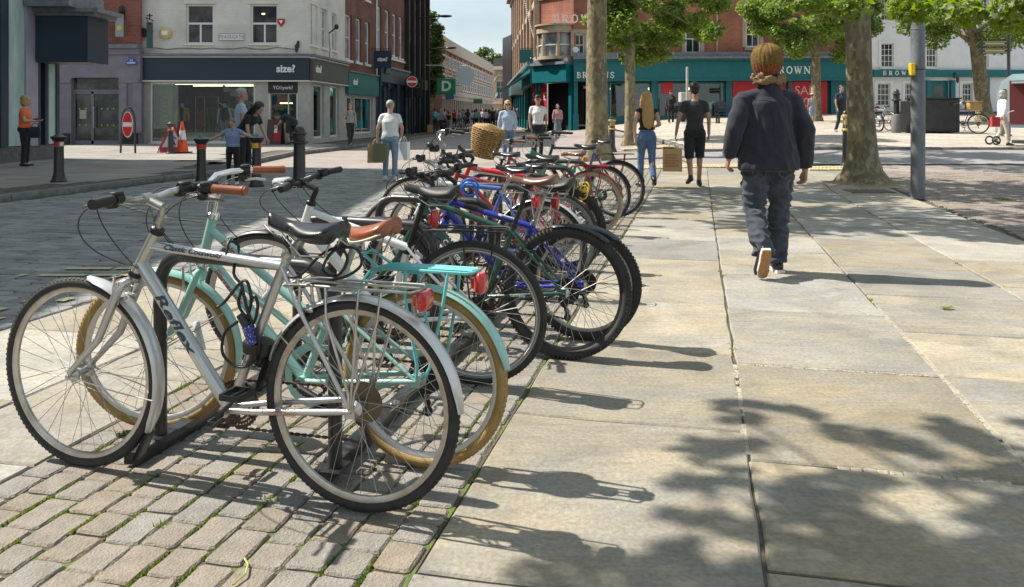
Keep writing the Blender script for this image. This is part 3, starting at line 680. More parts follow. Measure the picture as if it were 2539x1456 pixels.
def window(F, a0, a1, z0, z1, parent, cols=2, rows=2, d=-.1, fm=None, pm=None, bar=.035, fr=.06, sill=None, sm=None, split=True, head=None):
    fm = fm or M_WP; pm = pm or M_WIN
    b = MB(); F.box(b, a0, a0+fr, d-.05, d, z0, z1); F.box(b, a1-fr, a1, d-.05, d, z0, z1); F.box(b, a0+fr, a1-fr, d-.05, d, z0, z0+fr); F.box(b, a0+fr, a1-fr, d-.05, d, z1-fr, z1)
    for i in range(1, cols): c = a0+(a1-a0)*i/cols; F.box(b, c-bar/2, c+bar/2, d-.045, d-.008, z0+fr, z1-fr)
    for i in range(1, rows):
        c = z0+(z1-z0)*i/rows; F.box(b, a0+fr, a1-fr, d-.047, d-(.004 if i*2 == rows else .01), c-bar/2*(1.6 if i*2 == rows else 1), c+bar/2*(1.6 if i*2 == rows else 1))
    w = b.build('window', fm, parent, True, smooth=0)
    b = MB(); F.box(b, a0+.01, a1-.01, d-.06, d-.03, z0+.01, z1-.01); b.build('pane', pm, w, True, smooth=0)
    if sill:
        b = MB(); F.box(b, a0-.06, a1+.06, -.05, .07, z0-sill, z0-.003); b.build('sill', sm or M_WP, w, True, smooth=0)
    if head:
        b = MB(); F.box(b, a0-.08, a1+.08, -.05, .035, z1+.003, z1+head); b.build('lintel', sm or M_WP, w, True, smooth=0)
    return w
def part(F, name, m, parent, *boxes, kind=None):
    b = MB()
    for q in boxes: F.box(b, *q)
    return b.build(name, m, parent, True, smooth=0, kind=kind)
def hull(F, a0, a1, depth, z0, z1, m, parent, name='rear_block', d=-.25, flat=True):
    b = MB(); F.box(b, a0, a1, d-depth, d, z0, z1); return b.build(name, m, parent, True, smooth=0)

K_ = lambda n, c: mat(n, c, .9)
# ---------------- A: shop with glass corner, left
A = thing('shop_building', 'dark mauve shop building with pale green glass panels and a big blank slate-blue sign box', 'building', (-12.4, 21, .1))
F = Fac((-12.4, 4.0), (-12.4, 22.6)); o_ = 4.0
AY = lambda y: y-4.0
H1 = 12.7
part(F, 'plinth', M_CONC, A, (0, 18.6, -.6, .03, 0, .5))
part(F, 'wall', M_GREY, A, (-8, 9.5, -6, 0, .503, 11.6), (9.503, 16.3, -6, 0, .503, H1), (16.303, 18.6, -6, -.35, .503, H1), (16.303, 18.6, -.347, 0, 2.9, H1))
part(F, 'dark_frame', M_NAVY2, A, (16.0, 16.3, .003, .05, .5, 6), (17.55, 17.68, -.3, .05, .5, 2.88), (17.9, 18.05, -.3, .05, .5, 2.88), (18.45, 18.6, -.3, .04, .5, 2.88))
part(F, 'glass_panel', M_FROST, A, (16.32, 17.0, -.2, .02, .52, 6.0))
part(F, 'glass_panel', M_FROST, A, (18.06, 18.44, -.25, .01, .52, 2.87))
part(F, 'pilaster', mat('lilac_stone', (.30, .28, .36), .6, col2=(.36, .35, .42), vs=2), A, (17.02, 17.54, -.2, .06, .5, 6.0))
part(F, 'window_recess', M_DARK, A, (17.69, 17.89, -.3, -.1, .52, 2.88))
# projecting sign box and canopy
part(F, 'sign_box', M_NAVY, A, (17.4, 18.5, .07, 1.42, 2.66, 3.86))
part(F, 'canopy', M_LEAD, A, (17.25, 18.7, .07, 1.75, 3.95, 4.05), (17.35, 18.6, .07, 1.6, 3.863, 3.947), (16.9, 18.7, .07, 1.2, 4.053, 4.42))
# ---------------- B: brick building with grey glazed doors
B_ = thing('office_building', 'red brick building with mauve-grey ground floor and grey glazed double doors', 'building', (-16, 32.5, .1))
F = Fac((-21.5, 33.6), (-15.12, 33.6)); sx = lambda xd: F.at(xd)
dz = lambda yd: F.z(0, yd)
d0, d1 = sx(176), sx(294)
wall(F, 0, F.L, .05, 4.0, [(d0, d1, .08, dz(193))], M_GREY, B_, th=.35)
part(F, 'cornice', M_LEAD, B_, (0, F.L, -.1, .16, 4.0, 4.16)); part(F, 'band', M_GREY, B_, (0, F.L, .003, .06, 3.75, 3.997), (sx(139), d0-.02, .003, .05, 2.6, 2.75), (d1+.02, F.L-.05, .003, .05, 2.6, 2.75))
part(F, 'plinth_block', M_BLK, B_, (sx(150), d0-.05, .003, .09, .08, .55)); part(F, 'plinth_block', M_BLK, B_, (d1+.1, F.L-.08, .003, .09, .08, .55))
part(F, 'pilaster', M_GREY, B_, (d1+.05, d1+.35, .003, .07, .56, 2.58)); part(F, 'pilaster', M_GREY, B_, (d1+.6, d1+.95, .003, .07, .56, 2.58))
w0, w1 = sx(200), sx(253)
wall(F, 0, F.L, 4.16, 13, [(w0, w1, dz(83), 7.0)], BR_RED, B_)
window(F, w0, w1, dz(83), 7.0, B_, 1, 2, sill=.12, fr=.09, sm=M_LEAD)
part(F, 'flag_poster', mat('poster_grey', (.12, .12, .13), .6), B_, (w0+.1, w1-.1, -.17, -.165, 5.15, 6.9))
part(F, 'flag_print', mat('flag_red_white', (.45, .10, .10), .7, col2=(.5, .5, .55), vs=5), B_, (w0+.3, w1-.4, -.165, -.155, 5.5, 6.6))
hull(F, 0, F.L, 7, .05, 12.9, BR_RED, B_, d=-.5)
part(F, 'back_panel', M_DARK, B_, (d0-.2, d1+.2, -.48, -.36, .05, 2.9))
# doors
dr = part(F, 'door', M_GREY, B_, (d0, d0+.06, -.3, -.2, .08, 2.25), (sx(220), sx(226), -.3, -.2, .08, 2.25), (d1-.08, d1, -.3, -.2, .08, 2.25), (d0+.06, d1-.08, -.3, -.2, .08, .25), (d0, d1, -.3, -.18, 2.253, 2.33), (d0+.06, d1-.08, -.3, -.2, 2.15, 2.247))
part(F, 'pane', M_WIN, dr, (d0+.07, sx(220)-.005, -.27, -.24, .26, 2.14)); part(F, 'pane', M_WIN, dr, (sx(226)+.005, d1-.09, -.27, -.24, .26, 2.14))
part(F, 'pane', M_WIN, dr, (d0+.02, d1-.02, -.27, -.24, 2.34, dz(193)-.02))
b = MB(); hx = sx(229); b.tube([F.p(hx, -.2, 1.62), F.p(hx, -.1, 1.62), F.p(hx, -.1, .78), F.p(hx, -.2, .78)], .022, 8); b.build('handle', M_LGREY, dr, True)
mg = mat('door_dot_green', (.25, .6, .02), .5)
for xx in [190, 206, 245, 260, 275]:
    for yy in [270, 311]: b = MB(); b.lathe([(.032, 0), (.032, .008)], F.p(sx(xx), -.235, dz(yy)), 8, axis=(0, -1, 0)); b.build('door_dot', mg, dr, True, smooth=0)
None; part(F, 'door_notice', M_LGREY, dr, (sx(190), sx(207), -.235, -.225, dz(295), dz(273)))
sg = thing('blue_wall_sign', 'small blue arched sign on the grey wall above the doors', 'sign', (F.p(sx(327), .04, dz(153))))
b = MB(); b.prism([(-.22, -.12), (.22, -.12), (.22, -.02), (.12, .06), (.06, .15), (-.06, .15), (-.12, .06), (-.22, -.02)], .03, at=-.03); b.build('panel', mat('sign_blue', (.03, .10, .42), .5), sg, smooth=0)
text('24', .13, (0, -.033, .04), M_SIGNW, sg, world=False, extrude=.002); b = MB(); b.box(-.17, .17, -.036, -.03, -.08, -.055); b.box(-.17, .17, -.036, -.03, -.05, -.035); b.build('printed_line', M_SIGNW, sg, smooth=0)
pj = thing('projecting_sign', 'clear narrow plate with a yellow spot hung from a black bracket on red brick', 'sign', F.p(sx(303), 0, dz(60)))
b = MB(); b.tube([(0, 0, .35), (0, -.45, .35)], .02, 6); b.tube([(0, 0, .75), (0, -.06, .5), (0, -.3, .36)], .03, 6); b.box(-.12, .12, -.03, 0, .2, .7); b.build('bracket', M_BLK, pj)
b = MB(); b.box(-.13, .2, -.32, -.29, -.55, .3); b.build('plate', mat('grey_plate', (.25, .27, .30), .2), pj, smooth=0)
b = MB(); b.ball((.03, -.325, -.2), (.1, .012, .1)); b.build('yellow_spot', mat('spot_yellow', (.5, .6, .02), .5), pj)

# ---------------- C: white corner shop
C = thing('corner_shop_building', 'white painted brick corner shop with dark slate sign band over a big window', 'building', (-11, 34, .1))
F = Fac((-15.25, 34), (-8.31, 34)); sx = lambda xd: F.at(xd); dz = lambda yd: 1.3+(285-yd)*34/2050
G = Fac((-8.31, 34), (-7.95, 39.4)); GH = 12.4
sw = (sx(372), sx(632), dz(355), dz(205)); dw = (sx(664), sx(738), .09, dz(203))
wall(F, 0, F.L, .05, 2.68, [sw, dw], M_LGREY, C, th=.3)
uw = [(sx(461), sx(529), dz(109), dz(11)), (sx(621), sx(688), dz(109), dz(11))]
wall(F, 0, F.L, 3.8, GH, uw, BR_WHITE, C)
wd = []
for w in uw:
    window(F, *w, C, 1, 1, sill=.06, fr=.07); part(F, 'transom', M_WP, C, (w[0]+.07, w[1]-.07, -.15, -.098, 5.02, 5.1), ((w[0]+w[1])/2-.035, (w[0]+w[1])/2+.035, -.15, -.1, w[2]+.07, 5.018))
    part(F, 'brick_head', BR_WHITE, C, (w[0]-.1, w[1]+.1, .003, .04, w[3]+.02, w[3]+.14))
lp_ = part(F, 'ceiling_lamp', emis('warm_lamp', (1, .62, .3), 3), C, (sx(648), sx(655), -.08, -.05, dz(36), dz(33)))
part(F, 'wall', M_LGREY, C, (0, .03, -.2, .04, .05, 2.68))
# fascia, ledge
fs = part(F, 'fascia', M_NAVY, C, (.02, F.L, .003, .16, dz(199), dz(145)))
part(F, 'fascia_frame', M_WP, C, (0, F.L+.02, .003, .2, dz(144), dz(141)), (0, F.L+.02, .003, .18, dz(203), dz(200)))
part(F, 'ledge', M_LEAD, C, (0, F.L+.04, -.1, .3, dz(140), dz(136)), (0, F.L+.02, -.1, .22, dz(135.8), 3.8))
text('size?', .42, F.p(sx(711), .17, dz(172)), M_SIGNW, fs, bold=.03, extrude=.012)
# side fascia
fs2 = part(G, 'fascia', mat('taupe_sign', (.085, .085, .082), .5), C, (0, G.L, .003, .16, 2.72, 3.60))
part(G, 'fascia_frame', M_WP, C, (-.02, G.L, .003, .2, 3.62, 3.67), (-.02, G.L, .003, .18, 2.66, 2.70)); part(G, 'ledge', M_LEAD, C, (0, G.L, -.1, .3, 3.69, 3.76), (0, G.L, -.1, .22, 3.762, 3.8))
text('size?', .42, G.p(G.at(775)+.3, .17, 3.2), M_SIGNW, fs2, u=G.u, bold=.03, extrude=.012)
gw = [(.5, 2.0, .3, 2.6), (2.9, 4.4, .3, 2.6)]
wall(G, 0, G.L, .05, 2.68, gw, M_LGREY, C, th=.3)
for w in gw: window(G, *w, C, 1, 1, fr=.08, pm=M_GLASS, d=-.12)
guw = [(G.at(769), G.at(787), 4.2, 5.9), (G.at(797), G.at(811), 4.2, 5.9), (G.at(823), G.at(834), 4.2, 5.9)]
wall(G, 0, G.L, 3.8, GH, guw, BR_WHITE, C)
for w in guw: window(G, *w, C, 2, 2, sill=.08, fr=.07, pm=M_WINL)
# deep interior of the shop
b = MB(); b.box(-15.0, -8.6, 39.0, 39.1, .1, 2.7); b.box(-15.1, -15.0, 34.2, 39, .1, 2.7); b.box(-15, -8.6, 34.35, 39, 2.64, 2.7)
b.build('room', mat('shop_room_wall', (.10, .13, .14), .8, col2=(.05, .07, .08), vs=1.5), C, True, smooth=0)
b = MB(); b.box(-15, -8.6, 34.31, 38.9, .1, .14); b.build('room_floor', M_FLOORIN, C, True, smooth=0)
hull(F, 0, F.L, 7, 3.8, GH-.05, BR_WHITE, C, d=-.4)
b = MB(); b.box(-15.25, -8.6, 39.3, 42, .1, 3.8); b.box(-15.25, -8.55, 34.32, 39.3, 2.71, 3.79); b.build('rear_block', M_DARK, C, True, smooth=0)
window(F, *sw, C, 1, 1, fr=.07, pm=M_GLASS, d=-.05)
part(F, 'stall_riser', M_WP, C, (sw[0]-.05, sw[1]+.05, .003, .05, .09, sw[2]-.01))
# doorway board and open door
part(F, 'door_board', mat('board_black', (.02, .022, .025), .5), C, (dw[0]+.03, dw[1]-.03, -.12, -.03, dz(232), dz(204)))
text('YO1york?', .2, F.p((dw[0]+dw[1])/2, -.02, dz(218)), M_SIGNW, C, extrude=.006, bold=.01)
dr = part(F, 'door', M_WP, C, (dw[0], dw[0]+.07, -.25, -.05, .09, 2.16), (dw[1]-.07, dw[1], -.25, -.05, .09, 2.16), (dw[0], dw[1], -.25, -.05, 2.163, 2.23), (sx(711), sx(713), -.25, -.15, .1, 2.16))
part(F, 'pane', M_GLASS, dr, (sx(713)+.01, dw[1]-.08, -.22, -.2, .12, 2.15))
part(F, 'strip_light', emis('strip_warm', (1, .75, .35), 5), C, (sx(668), sx(700), -1.6, -1.55, 1.78, 1.81)); part(F, 'strip_light', emis('strip_warm', (1, .75, .35), 5), C, (sx(590), sx(640), -3.5, -3.45, 2.3, 2.33))
for yy in (35.6, 37.6):
    b = MB(); b.box(-14.5, -10.9, yy, yy+.08, 2.6, 2.63); b.build('strip_light', emis('strip_white', (1, .85, .6), 3), C, True, smooth=0)
wc = thing('wall_cable', 'thin sagging cable clipped along the white wall above the ledge', 'cable', F.p(3, .02, 4.0)); b = MB(); b.tube([F.p(.2+i*.45, .03, 4.05-.03*(i % 3)+.02*sin(i*1.7)) for i in range(15)], .012, 5); b.build('wire', M_BLK, wc, True)
# things on the white wall
t_ = thing('street_name_plate', 'white street name plate reading FEASEGATE between the two first-floor windows', 'sign', F.p(sx(574.5), .01, dz(92.5)))
b = MB(); b.box(-.52, .52, -.03, 0, -.14, .14); b.build('plate', M_WP, t_, smooth=0); b = MB()
for q in [(-.52, .52, -.14, -.125), (-.52, .52, .125, .14), (-.52, -.505, -.125, .125), (.505, .52, -.125, .125)]: b.box(q[0], q[1], -.036, -.0301, q[2], q[3])
b.build('border', M_GREY, t_, smooth=0)
serif('FEASEGA', .01, (0, 5, 0), M_GREY, t_) if False else None
text('FEASEGATE', .19, (0, -.033, 0), M_GREY, t_, world=False, extrude=.003, spacing=1.05)
t_ = thing('alarm_box', 'round cream alarm box on the white wall left of the windows', 'alarm', F.p(sx(412), .0, dz(83)))
b = MB(); b.lathe([(.22, 0), (.25, -.05), (.25, -.1), (.17, -.16)], n=14, axis=(0, 1, 0)); b.build('case', mat('alarm_cream', (.6, .45, .2), .4), t_); b = MB(); b.box(-.12, .12, -.17, -.161, -.09, .09); b.build('face', M_SIGNW, t_, smooth=0)
t_ = thing('wall_shield', 'small red and white shield plaque right of the second first-floor window', 'plaque', F.p(sx(697), .0, dz(56)))
b = MB(); b.prism([(-.15, .14), (-.15, -.02), (0, -.18), (.15, -.02), (.15, .14)], .04, at=-.04); b.build('shield', mat('shield_red', (.4, .03, .03), .5), t_, smooth=0); b = MB(); b.prism([(-.08, .08), (0, -.07), (.08, .08)], .01, at=-.051); b.build('emblem', M_SIGNW, t_, smooth=0)
def wall_lantern(loc, lab, s=1.0, out=(0, -1, 0)):
    t = thing('wall_lantern', lab, 'lantern', loc, atan2(out[1], out[0])+pi/2)
    b = MB(); b.tube([(0, 0, .35*s), (0, -.25*s, .42*s), (0, -.4*s, .3*s)], .018*s, 6); b.box(-.05, .05, -.02, 0, .1*s, .5*s); b.build('bracket', M_BLK, t)
    b = MB(); b.lathe([(.02, .3*s), (.1*s, .22*s), (.12*s, .2*s), (.09*s, -.12*s), (.05*s, -.2*s), (.01, -.22*s)], (0, -.4*s, 0), 6); b.build('lamp', mat('lantern_dark', (.03, .035, .03), .3), t, smooth=0); return t
t_ = thing('hanging_bracket_sign', 'tall narrow dark hanging sign on a scrolled black bracket, left end of the white wall', 'sign', F.p(sx(380), 0, dz(85)))
b = MB(); b.tube([(0, 0, .55), (0, -.7, .6)], .02, 6); b.tube([(0, 0, .1), (0, -.3, .3), (0, -.65, .58)], .015, 6); b.box(-.02, .02, -.36, -.32, .55, .8); b.box(-.12, .12, -.36, -.32, .7, .74); b.build('bracket', M_BLK, t_)
b = MB(); b.box(-.12, .12, -.36, -.32, -.6, .45); b.build('board', mat('board_green_dark', (.03, .07, .07), .4), t_, smooth=0)
t_ = thing('loudspeaker', 'small black box speaker on the white wall beside the hanging sign', 'speaker', F.p(sx(357), 0, dz(82))); b = MB(); b.bbox((0, -.12, 0), (.24, .22, .34), bev=.02); b.build('case', M_BLK, t_, smooth=0)
wall_lantern(F.p(sx(740), .05, 3.98), 'black carriage lantern above the sign band at the shop corner', .7)
t_ = thing('flood_lamp', 'black lamp and blue cable on the side wall of the white shop', 'lamp', G.p(G.at(815), 0, 4.9))
b = MB(); G0 = G; b.tube([(0, 0, 0), (.3, -.05, .25)], .03, 6); b.ball((.35, -.05, .3), (.1, .1, .12)); b.tube([(0, 0, 0), (.05, 0, -.7), (0, -.02, -1.3)], .015, 5); b.build('fitting', M_BLK, t_)
# mannequins and fittings behind the glass
def mannequin(x, y, lab, jac, tee, low, capc):
    t = thing('mannequin', lab, 'mannequin', (x, y, .14))
    b = MB(); b.tube([(0, 0, .85), (0, 0, 1.0), (0, 0, 1.2), (0, 0, 1.38), (0, 0, 1.46)], [(.16, .10), (.14, .09), (.18, .11), (.19, .1), (.06, .06)], 12, side=(1, 0, 0)); b.build('tee', tee, t)
    b = MB(); b.ball((0, -.01, 1.6), (.08, .095, .12)); b.rtube((0, 0, 1.42), (0, 0, 1.52), .05, .045); b.build('head', M_MANNE, t)
    b = MB(); b.lathe([(.1, 0), (.1, .05), (.05, .1), (0.01, .11)], (0, 0, 1.64), 12); b.box(-.06, .06, -.2, -.08, 1.64, 1.655); b.build('cap', capc, t)
    b = MB(); b.rtube((-.085, 0, .82), (-.09, 0, .1), .085, .06); b.rtube((.085, 0, .82), (.09, 0, .1), .085, .06); b.box(-.16, .16, -.09, .09, .78, .92); b.build('trousers', low, t)
    for s in (-1, 1):
        b = MB(); b.rtube((s*.21, 0, 1.38), (s*.27, .0, 1.1), .06, .05); b.rtube((s*.27, 0, 1.1), (s*.28, -.04, .84), .05, .04); b.build('sleeve' if jac else 'arm', jac or M_MANNE, t)
    if jac:
        for s in (-1, 1):
            b = MB(); b.tube([(s*.12, -.02, .88), (s*.12, -.03, 1.1), (s*.13, -.03, 1.3), (s*.1, -.01, 1.46)], [(.075, .12), (.07, .11), (.075, .11), (.04, .07)], 10, side=(1, 0, 0)); b.build('jacket_front', jac, t)
    b = MB(); b.lathe([(.2, 0), (.2, .03), (.02, .035), (.02, .12)], n=16); b.build('stand', M_MANNE, t); return t
mannequin(-13.95, 35.0, 'mannequin in a mustard jacket and black cap behind the shop window', M_YELLOWJ, M_BLACKC, M_BLACKC, M_BLACKC)
mannequin(-12.2, 35.1, 'mannequin in a black tee, cap and grey shorts behind the shop window', None, M_BLACKC, mat('grey_shorts', (.3, .29, .28), .8), M_BLACKC)
t_ = thing('staircase', 'steel and glass staircase rising inside the white corner shop', 'stairs', (-12.5, 37.2, .14))
b = MB()
for i in range(11): b.box(-.3+i*.28, 0+i*.28, -.5, .5, 2.3-i*.2-.12, 2.34-i*.2)
b.build('tread', mat('stair_grey', (.3, .32, .33), .5), t_, smooth=0)
b = MB(); b.tube([(-1.5, -.6, 0), (-1.5, -.6, 1.95), (-.5, -.6, 1.95), (-.5, -.6, .4)], .025, 6); b.tube([(-1.1, -.6, 0), (-1.1, -.6, 1.95)], .02, 6); b.tube([(-.5, -.6, 1.7), (2.6, -.6, .2)], .03, 6); b.tube([(-.5, -.6, 2.6), (2.2, -.6, .9)], .03, 6); b.build('handrail', M_LGREY, t_)
b = MB(); b.box(-2.2, 2.6, -.9, .6, 0, .35); b.box(1.2, 2.6, -1.0, -.6, .35, .8); b.build('display_plinth', M_WP, t_, smooth=0)
t_ = thing('shoe_display', 'mustard display column stacked with white shoes at the left of the shop window', 'display', (-14.72, 34.9, .14))
b = MB(); b.box(-.12, .35, 0, .08, 0, 2.45); b.build('column', M_YELLOWJ, t_, smooth=0)
for i in range(9):
    b = MB(); b.ball((.1, -.08, .3+i*.2), (.15, .06, .045), 8, 5); b.build('shoe', M_MANNE, t_)
for i in range(9):
    t_ = thing('clothes_rail', 'clothes hanging in the shop, rail %s' % ['nearest the door', 'with orange jackets', 'with pale jackets', 'under the stairs', 'against the back wall', 'left of the stairs', 'of dark coats', 'of mixed colours', 'beside the poster'][i], 'clothes', (-14.2+i*.42, 37.6+R.random()*1.0, .14)); b = MB()
    for k in range(5): b.bbox((k*.07, 0, 1.0+R.uniform(-.1, .1)), (.05, .35, .75), bev=.02)
    b.build('garment', R.choice([K_('clothes_orange', (.5, .18, .03)), K_('clothes_dark', (.03, .035, .05)), K_('clothes_pale', (.45, .45, .42)), K_('clothes_teal', (.05, .25, .25))]), t_); b = MB(); b.tube([(-.1, 0, 0), (-.1, 0, 1.45), (.42, 0, 1.45), (.42, 0, 0)], .015, 5); b.build('rail', M_LGREY, t_)
t_ = thing('wall_poster', 'colourful photographic poster inside the shop above the handrail', 'poster', (-10.9, 37, 1.5))
b = MB(); b.box(-.9, 1.1, 0, .03, 0, 1.0); b.build('print', mat('poster_print', (.5, .4, .3), .5, col2=(.02, .12, .3), vs=3.2, vr=(.45, .55), detail=2), t_, smooth=0)

# ---------------- D: Georgian brick with green sign
D = thing('brick_townhouse', 'dark red brick townhouse with three sash windows above a sea-green shop sign', 'building', (-7.95, 39.4, .1))
F = Fac((-7.95, 39.4), (-7.4, 44.9)); sx = lambda xd: F.at(xd)
uw = []
for x0, x1 in [(856.5, 872), (882, 895.5), (905, 916.5)]:
    a0, a1 = sx(x0), sx(x1); zt = 6.15; uw.append((a0, a1, 3.95, zt))
uw2 = [(a0, a1, 7.3, 9.2) for a0, a1, _, _ in uw]
wall(F, 0, F.L, 3.4, 12.5, uw+uw2, BR_BROWN, D)
for w in uw+uw2: window(F, *w, D, 1, 2, sill=.12, fr=.09, pm=M_WINL, head=.14 if False else None)
fs = part(F, 'fascia', M_GREEN, D, (0, F.L, .003, .18, 2.3, 3.36)); part(F, 'ledge', M_LEAD, D, (0, F.L, -.1, .26, 3.363, 3.42))
text('size?', .42, F.p(sx(872), .19, 2.9), M_SIGNW, fs, u=F.u, bold=.03, extrude=.012)
wall(F, 0, F.L, .05, 2.3, [(.3, 1.35, .1, 2.2), (1.6, 4.9, .35, 2.2)], M_LGREY, D, th=.3); window(F, 1.6, 4.9, .35, 2.2, D, 2, 1, fr=.07, pm=M_GLASS); window(F, .3, 1.35, .1, 2.2, D, 1, 1, fr=.09, pm=M_GLASS)
# striped pale-green blinds behind the glass
part(F, 'blind', mat('mint_blind', (.25, .6, .5), .6), D, (1.7, 4.8, -.7, -.3, 1.7, 2.1)); part(F, 'stock_shelf', mat('shelf_stock', (.3, .06, .06), .7, col2=(.3, .3, .28), vs=4, vr=(.45, .55)), D, (1.7, 4.8, -1.4, -1.0, .1, 1.5))
hull(F, 0, F.L, 7, .05, 12.4, BR_BROWN, D, d=-1.6); hull(F, 0, F.L, 1.3, 3.4, 12.4, BR_BROWN, D, d=-.3)
b = MB(); b.tube([F.p(F.L-.02, .06, 2.4), F.p(F.L-.02, .06, 12)], .05, 6); b.build('downpipe', M_WP, D, True)
# hanging signs along the street
def hang_sign(F, a, z, w, h, lab, m, out=.8, txt=None, ts=.2, th=.06):
    p = F.p(a, 0, z); t = thing('hanging_sign', lab, 'sign', p, atan2(F.n.y, F.n.x))
    b = MB(); b.tube([(0, 0, h/2+.08), (out+w/2, 0, h/2+.08)], .02, 6); b.box(0, .02, -.04, .04, h/2-.05, h/2+.2); b.build('bracket', M_BLK, t)
    b = MB(); b.bbox((out, 0, 0), (w, th, h), bev=.01); b.build('board', m, t, smooth=0)
    if txt: text(txt, ts, (out, -th/2-.006, 0), M_SIGNW, t, world=False, extrude=.004, bold=.03)
    return t
hang_sign(F, F.at(926)-.4, 4.25, .95, .95, 'square slate-blue hanging sign reading size? on the brick townhouse', M_NAVY, .6, 'size?', .3)
# ---------------- E: taller brick with navy shopfronts
E_ = thing('tall_brick_building', 'tall red-brown brick building with white sash windows above navy columned shopfronts', 'building', (-7.4, 44.9, .1))
F = Fac((-7.4, 44.9), (-6.72, 51.7)); sx = lambda xd: F.at(xd)
uw = []
for x0, x1 in [(934, 945), (954, 965.5), (972.5, 983), (989, 998)]: uw.append((sx(x0), sx(x1), 4.75, 7.3))
uw2 = [(a0, a1, 8.6, 10.6) for a0, a1, _, _ in uw]
wall(F, 0, F.L, 3.9, 11.8, uw+uw2, BR_BROWN, E_)
for w in uw+uw2: window(F, *w, E_, 1, 2, sill=.1, fr=.12, pm=M_WINL)
part(F, 'string_course', M_WP, E_, (0, F.L, .003, .08, 4.5, 4.62))
part(F, 'fascia', M_NAVY2, E_, (0, F.L, -.1, .3, 3.1, 3.9)); part(F, 'ledge', M_LEAD, E_, (0, F.L, -.1, .42, 3.903, 4.0))
b = MB(); q = [F.p(.5, .42, 3.6), F.p(2.0, .42, 3.6), F.p(1.25, .42, 4.2)]; q2 = [F.p(.5, .31, 3.6), F.p(2.0, .31, 3.6), F.p(1.25, .31, 4.2)]; b.add(q+q2, [(0, 1, 2), (5, 4, 3), (0, 3, 4, 1), (1, 4, 5, 2), (2, 5, 3, 0)]); b.build('pediment', M_NAVY2, E_, True, smooth=0)
holes = [(.6, 1.8, .1, 2.9), (2.3, 4.2, .5, 2.9), (4.5, 6.4, .5, 2.9)]
wall(F, 0, F.L, .05, 3.1, holes, M_NAVY2, E_, th=.3)
for h in holes: window(F, *h, E_, 2, 1, fm=M_NAVY2, pm=M_WIN)
for a in (.3, 2.05, 4.35, 6.6):
    b = MB(); b.lathe([(.14, .1), (.14, .35), (.09, .4), (.085, 2.8), (.13, 2.9), (.14, 3.05)], F.p(a, .16, 0), 10); b.build('column', mat('navy_column', (.035, .055, .09), .35), E_, True)
hull(F, 0, F.L, 7, .05, 11.7, BR_BROWN, E_, d=-.35)
text('Fossgate' if False else 'fages', .3, F.p(sx(985), .31, 3.5), M_SIGNW, E_, u=F.u) if False else None
hang_sign(F, F.L-.3, 2.95, .95, 1.15, 'black hanging sign with a green oval ring on the navy shopfront', M_BLK, .7)
t_ = MB(); t_.torus((.7, -.04, .15), .34, .02, (0, 1, 0), 20, 5); 
ho = [o for o in bpy.data.objects if o.get('label', '').startswith('black hanging sign with a green')][0]
t_.tf = None; ob = t_.build('oval_ring', mat('ring_green', (.15, .5, .05), .5), ho); ob.scale = (1, 1, .5); ob.location = (0, 0, .1)
# ---------------- F: modern dark-framed building
Fb = thing('framed_modern_building', 'modern building with black frame, pale panels and glazing stepping down a dark roof edge', 'building', (-6.72, 51.7, .1))
F = Fac((-6.72, 51.7), (-6.05, 58.0))
part(F, 'wall', mat('beige_cladding', (.36, .31, .25), .7), Fb, (0, F.L, -6, 0, .05, 11.2))
for i in range(4):
    for j in range(3):
        a0 = .1+i*1.56; z0 = 4.2+j*2.3
        window(F, a0, a0+1.35, z0, z0+1.7, Fb, 2, 1, d=.06, fm=M_BLK, pm=M_WINL if (i+j) % 3 else M_WIN, fr=.07)
for i in range(5): part(F, 'post', M_BLK, Fb, (i*1.56-.05 if i else 0, i*1.56+.12, .003, .3, .1, 11.4))
for i in range(4): part(F, 'shopfront_pane', M_WIN, Fb, (.15+i*1.56, 1.5+i*1.56, .004, .05, .15, 2.9))
part(F, 'shop_fascia', M_BLK, Fb, (0, F.L, .004, .2, 3.0, 3.7))
b = MB(); b.add([F.p(-.2, .8, 11.3), F.p(F.L+.2, .8, 10.7), F.p(F.L+.2, -6, 12.2), F.p(-.2, -6, 12.8), F.p(-.2, .8, 11.5), F.p(F.L+.2, .8, 10.9), F.p(F.L+.2, -6, 12.4), F.p(-.2, -6, 13.0)], [(0, 3, 2, 1), (4, 5, 6, 7), (0, 1, 5, 4), (1, 2, 6, 5), (2, 3, 7, 6), (3, 0, 4, 7)]); b.build('roof', M_SLATE, Fb, True, smooth=0)
dsg = hang_sign(F, 5.6, 3.25, 1.3, 1.1, 'square green hanging sign with a white letter D', mat('sign_bright_green', (.01, .22, .09), .5), 1.6, 'D', .95)
b = MB(); b.tube([(0, 0, 0), (1.6, 0, .15)], .05, 6); b.ball((1.85, 0, .12), (.45, .15, .09)); tl = thing('street_lamp', 'dark arm lamp reaching over the street from the modern building', 'street lamp', F.p(2.4, .3, 7.6), atan2(F.n.y, F.n.x)); b.build('lamp_arm', M_BLK, tl)
tl2 = thing('street_lamp', 'dark arm lamp further up the street above the green D sign', 'street lamp', F.p(F.L, .3, 5.9), atan2(F.n.y, F.n.x)); b = MB(); b.tube([(0, 0, 0), (1.3, 0, .1)], .05, 6); b.ball((1.5, 0, .08), (.4, .15, .09)); b.build('lamp_arm', M_BLK, tl2)
tc_ = thing('octagonal_sign', 'pale octagonal hanging sign beside the green letter D', 'sign', F.p(F.L-.4, 2.9, 4.0), atan2(F.n.y, F.n.x)); b = MB(); b.lathe([(.66, -.04), (.66, .04)], n=8, axis=(0, 1, 0)); b.tube([(0, 0, .7), (-2.9, 0, .75)], .03, 5); b.build('board', mat('sign_pale_grey', (.6, .66, .68), .5), tc_, smooth=0)
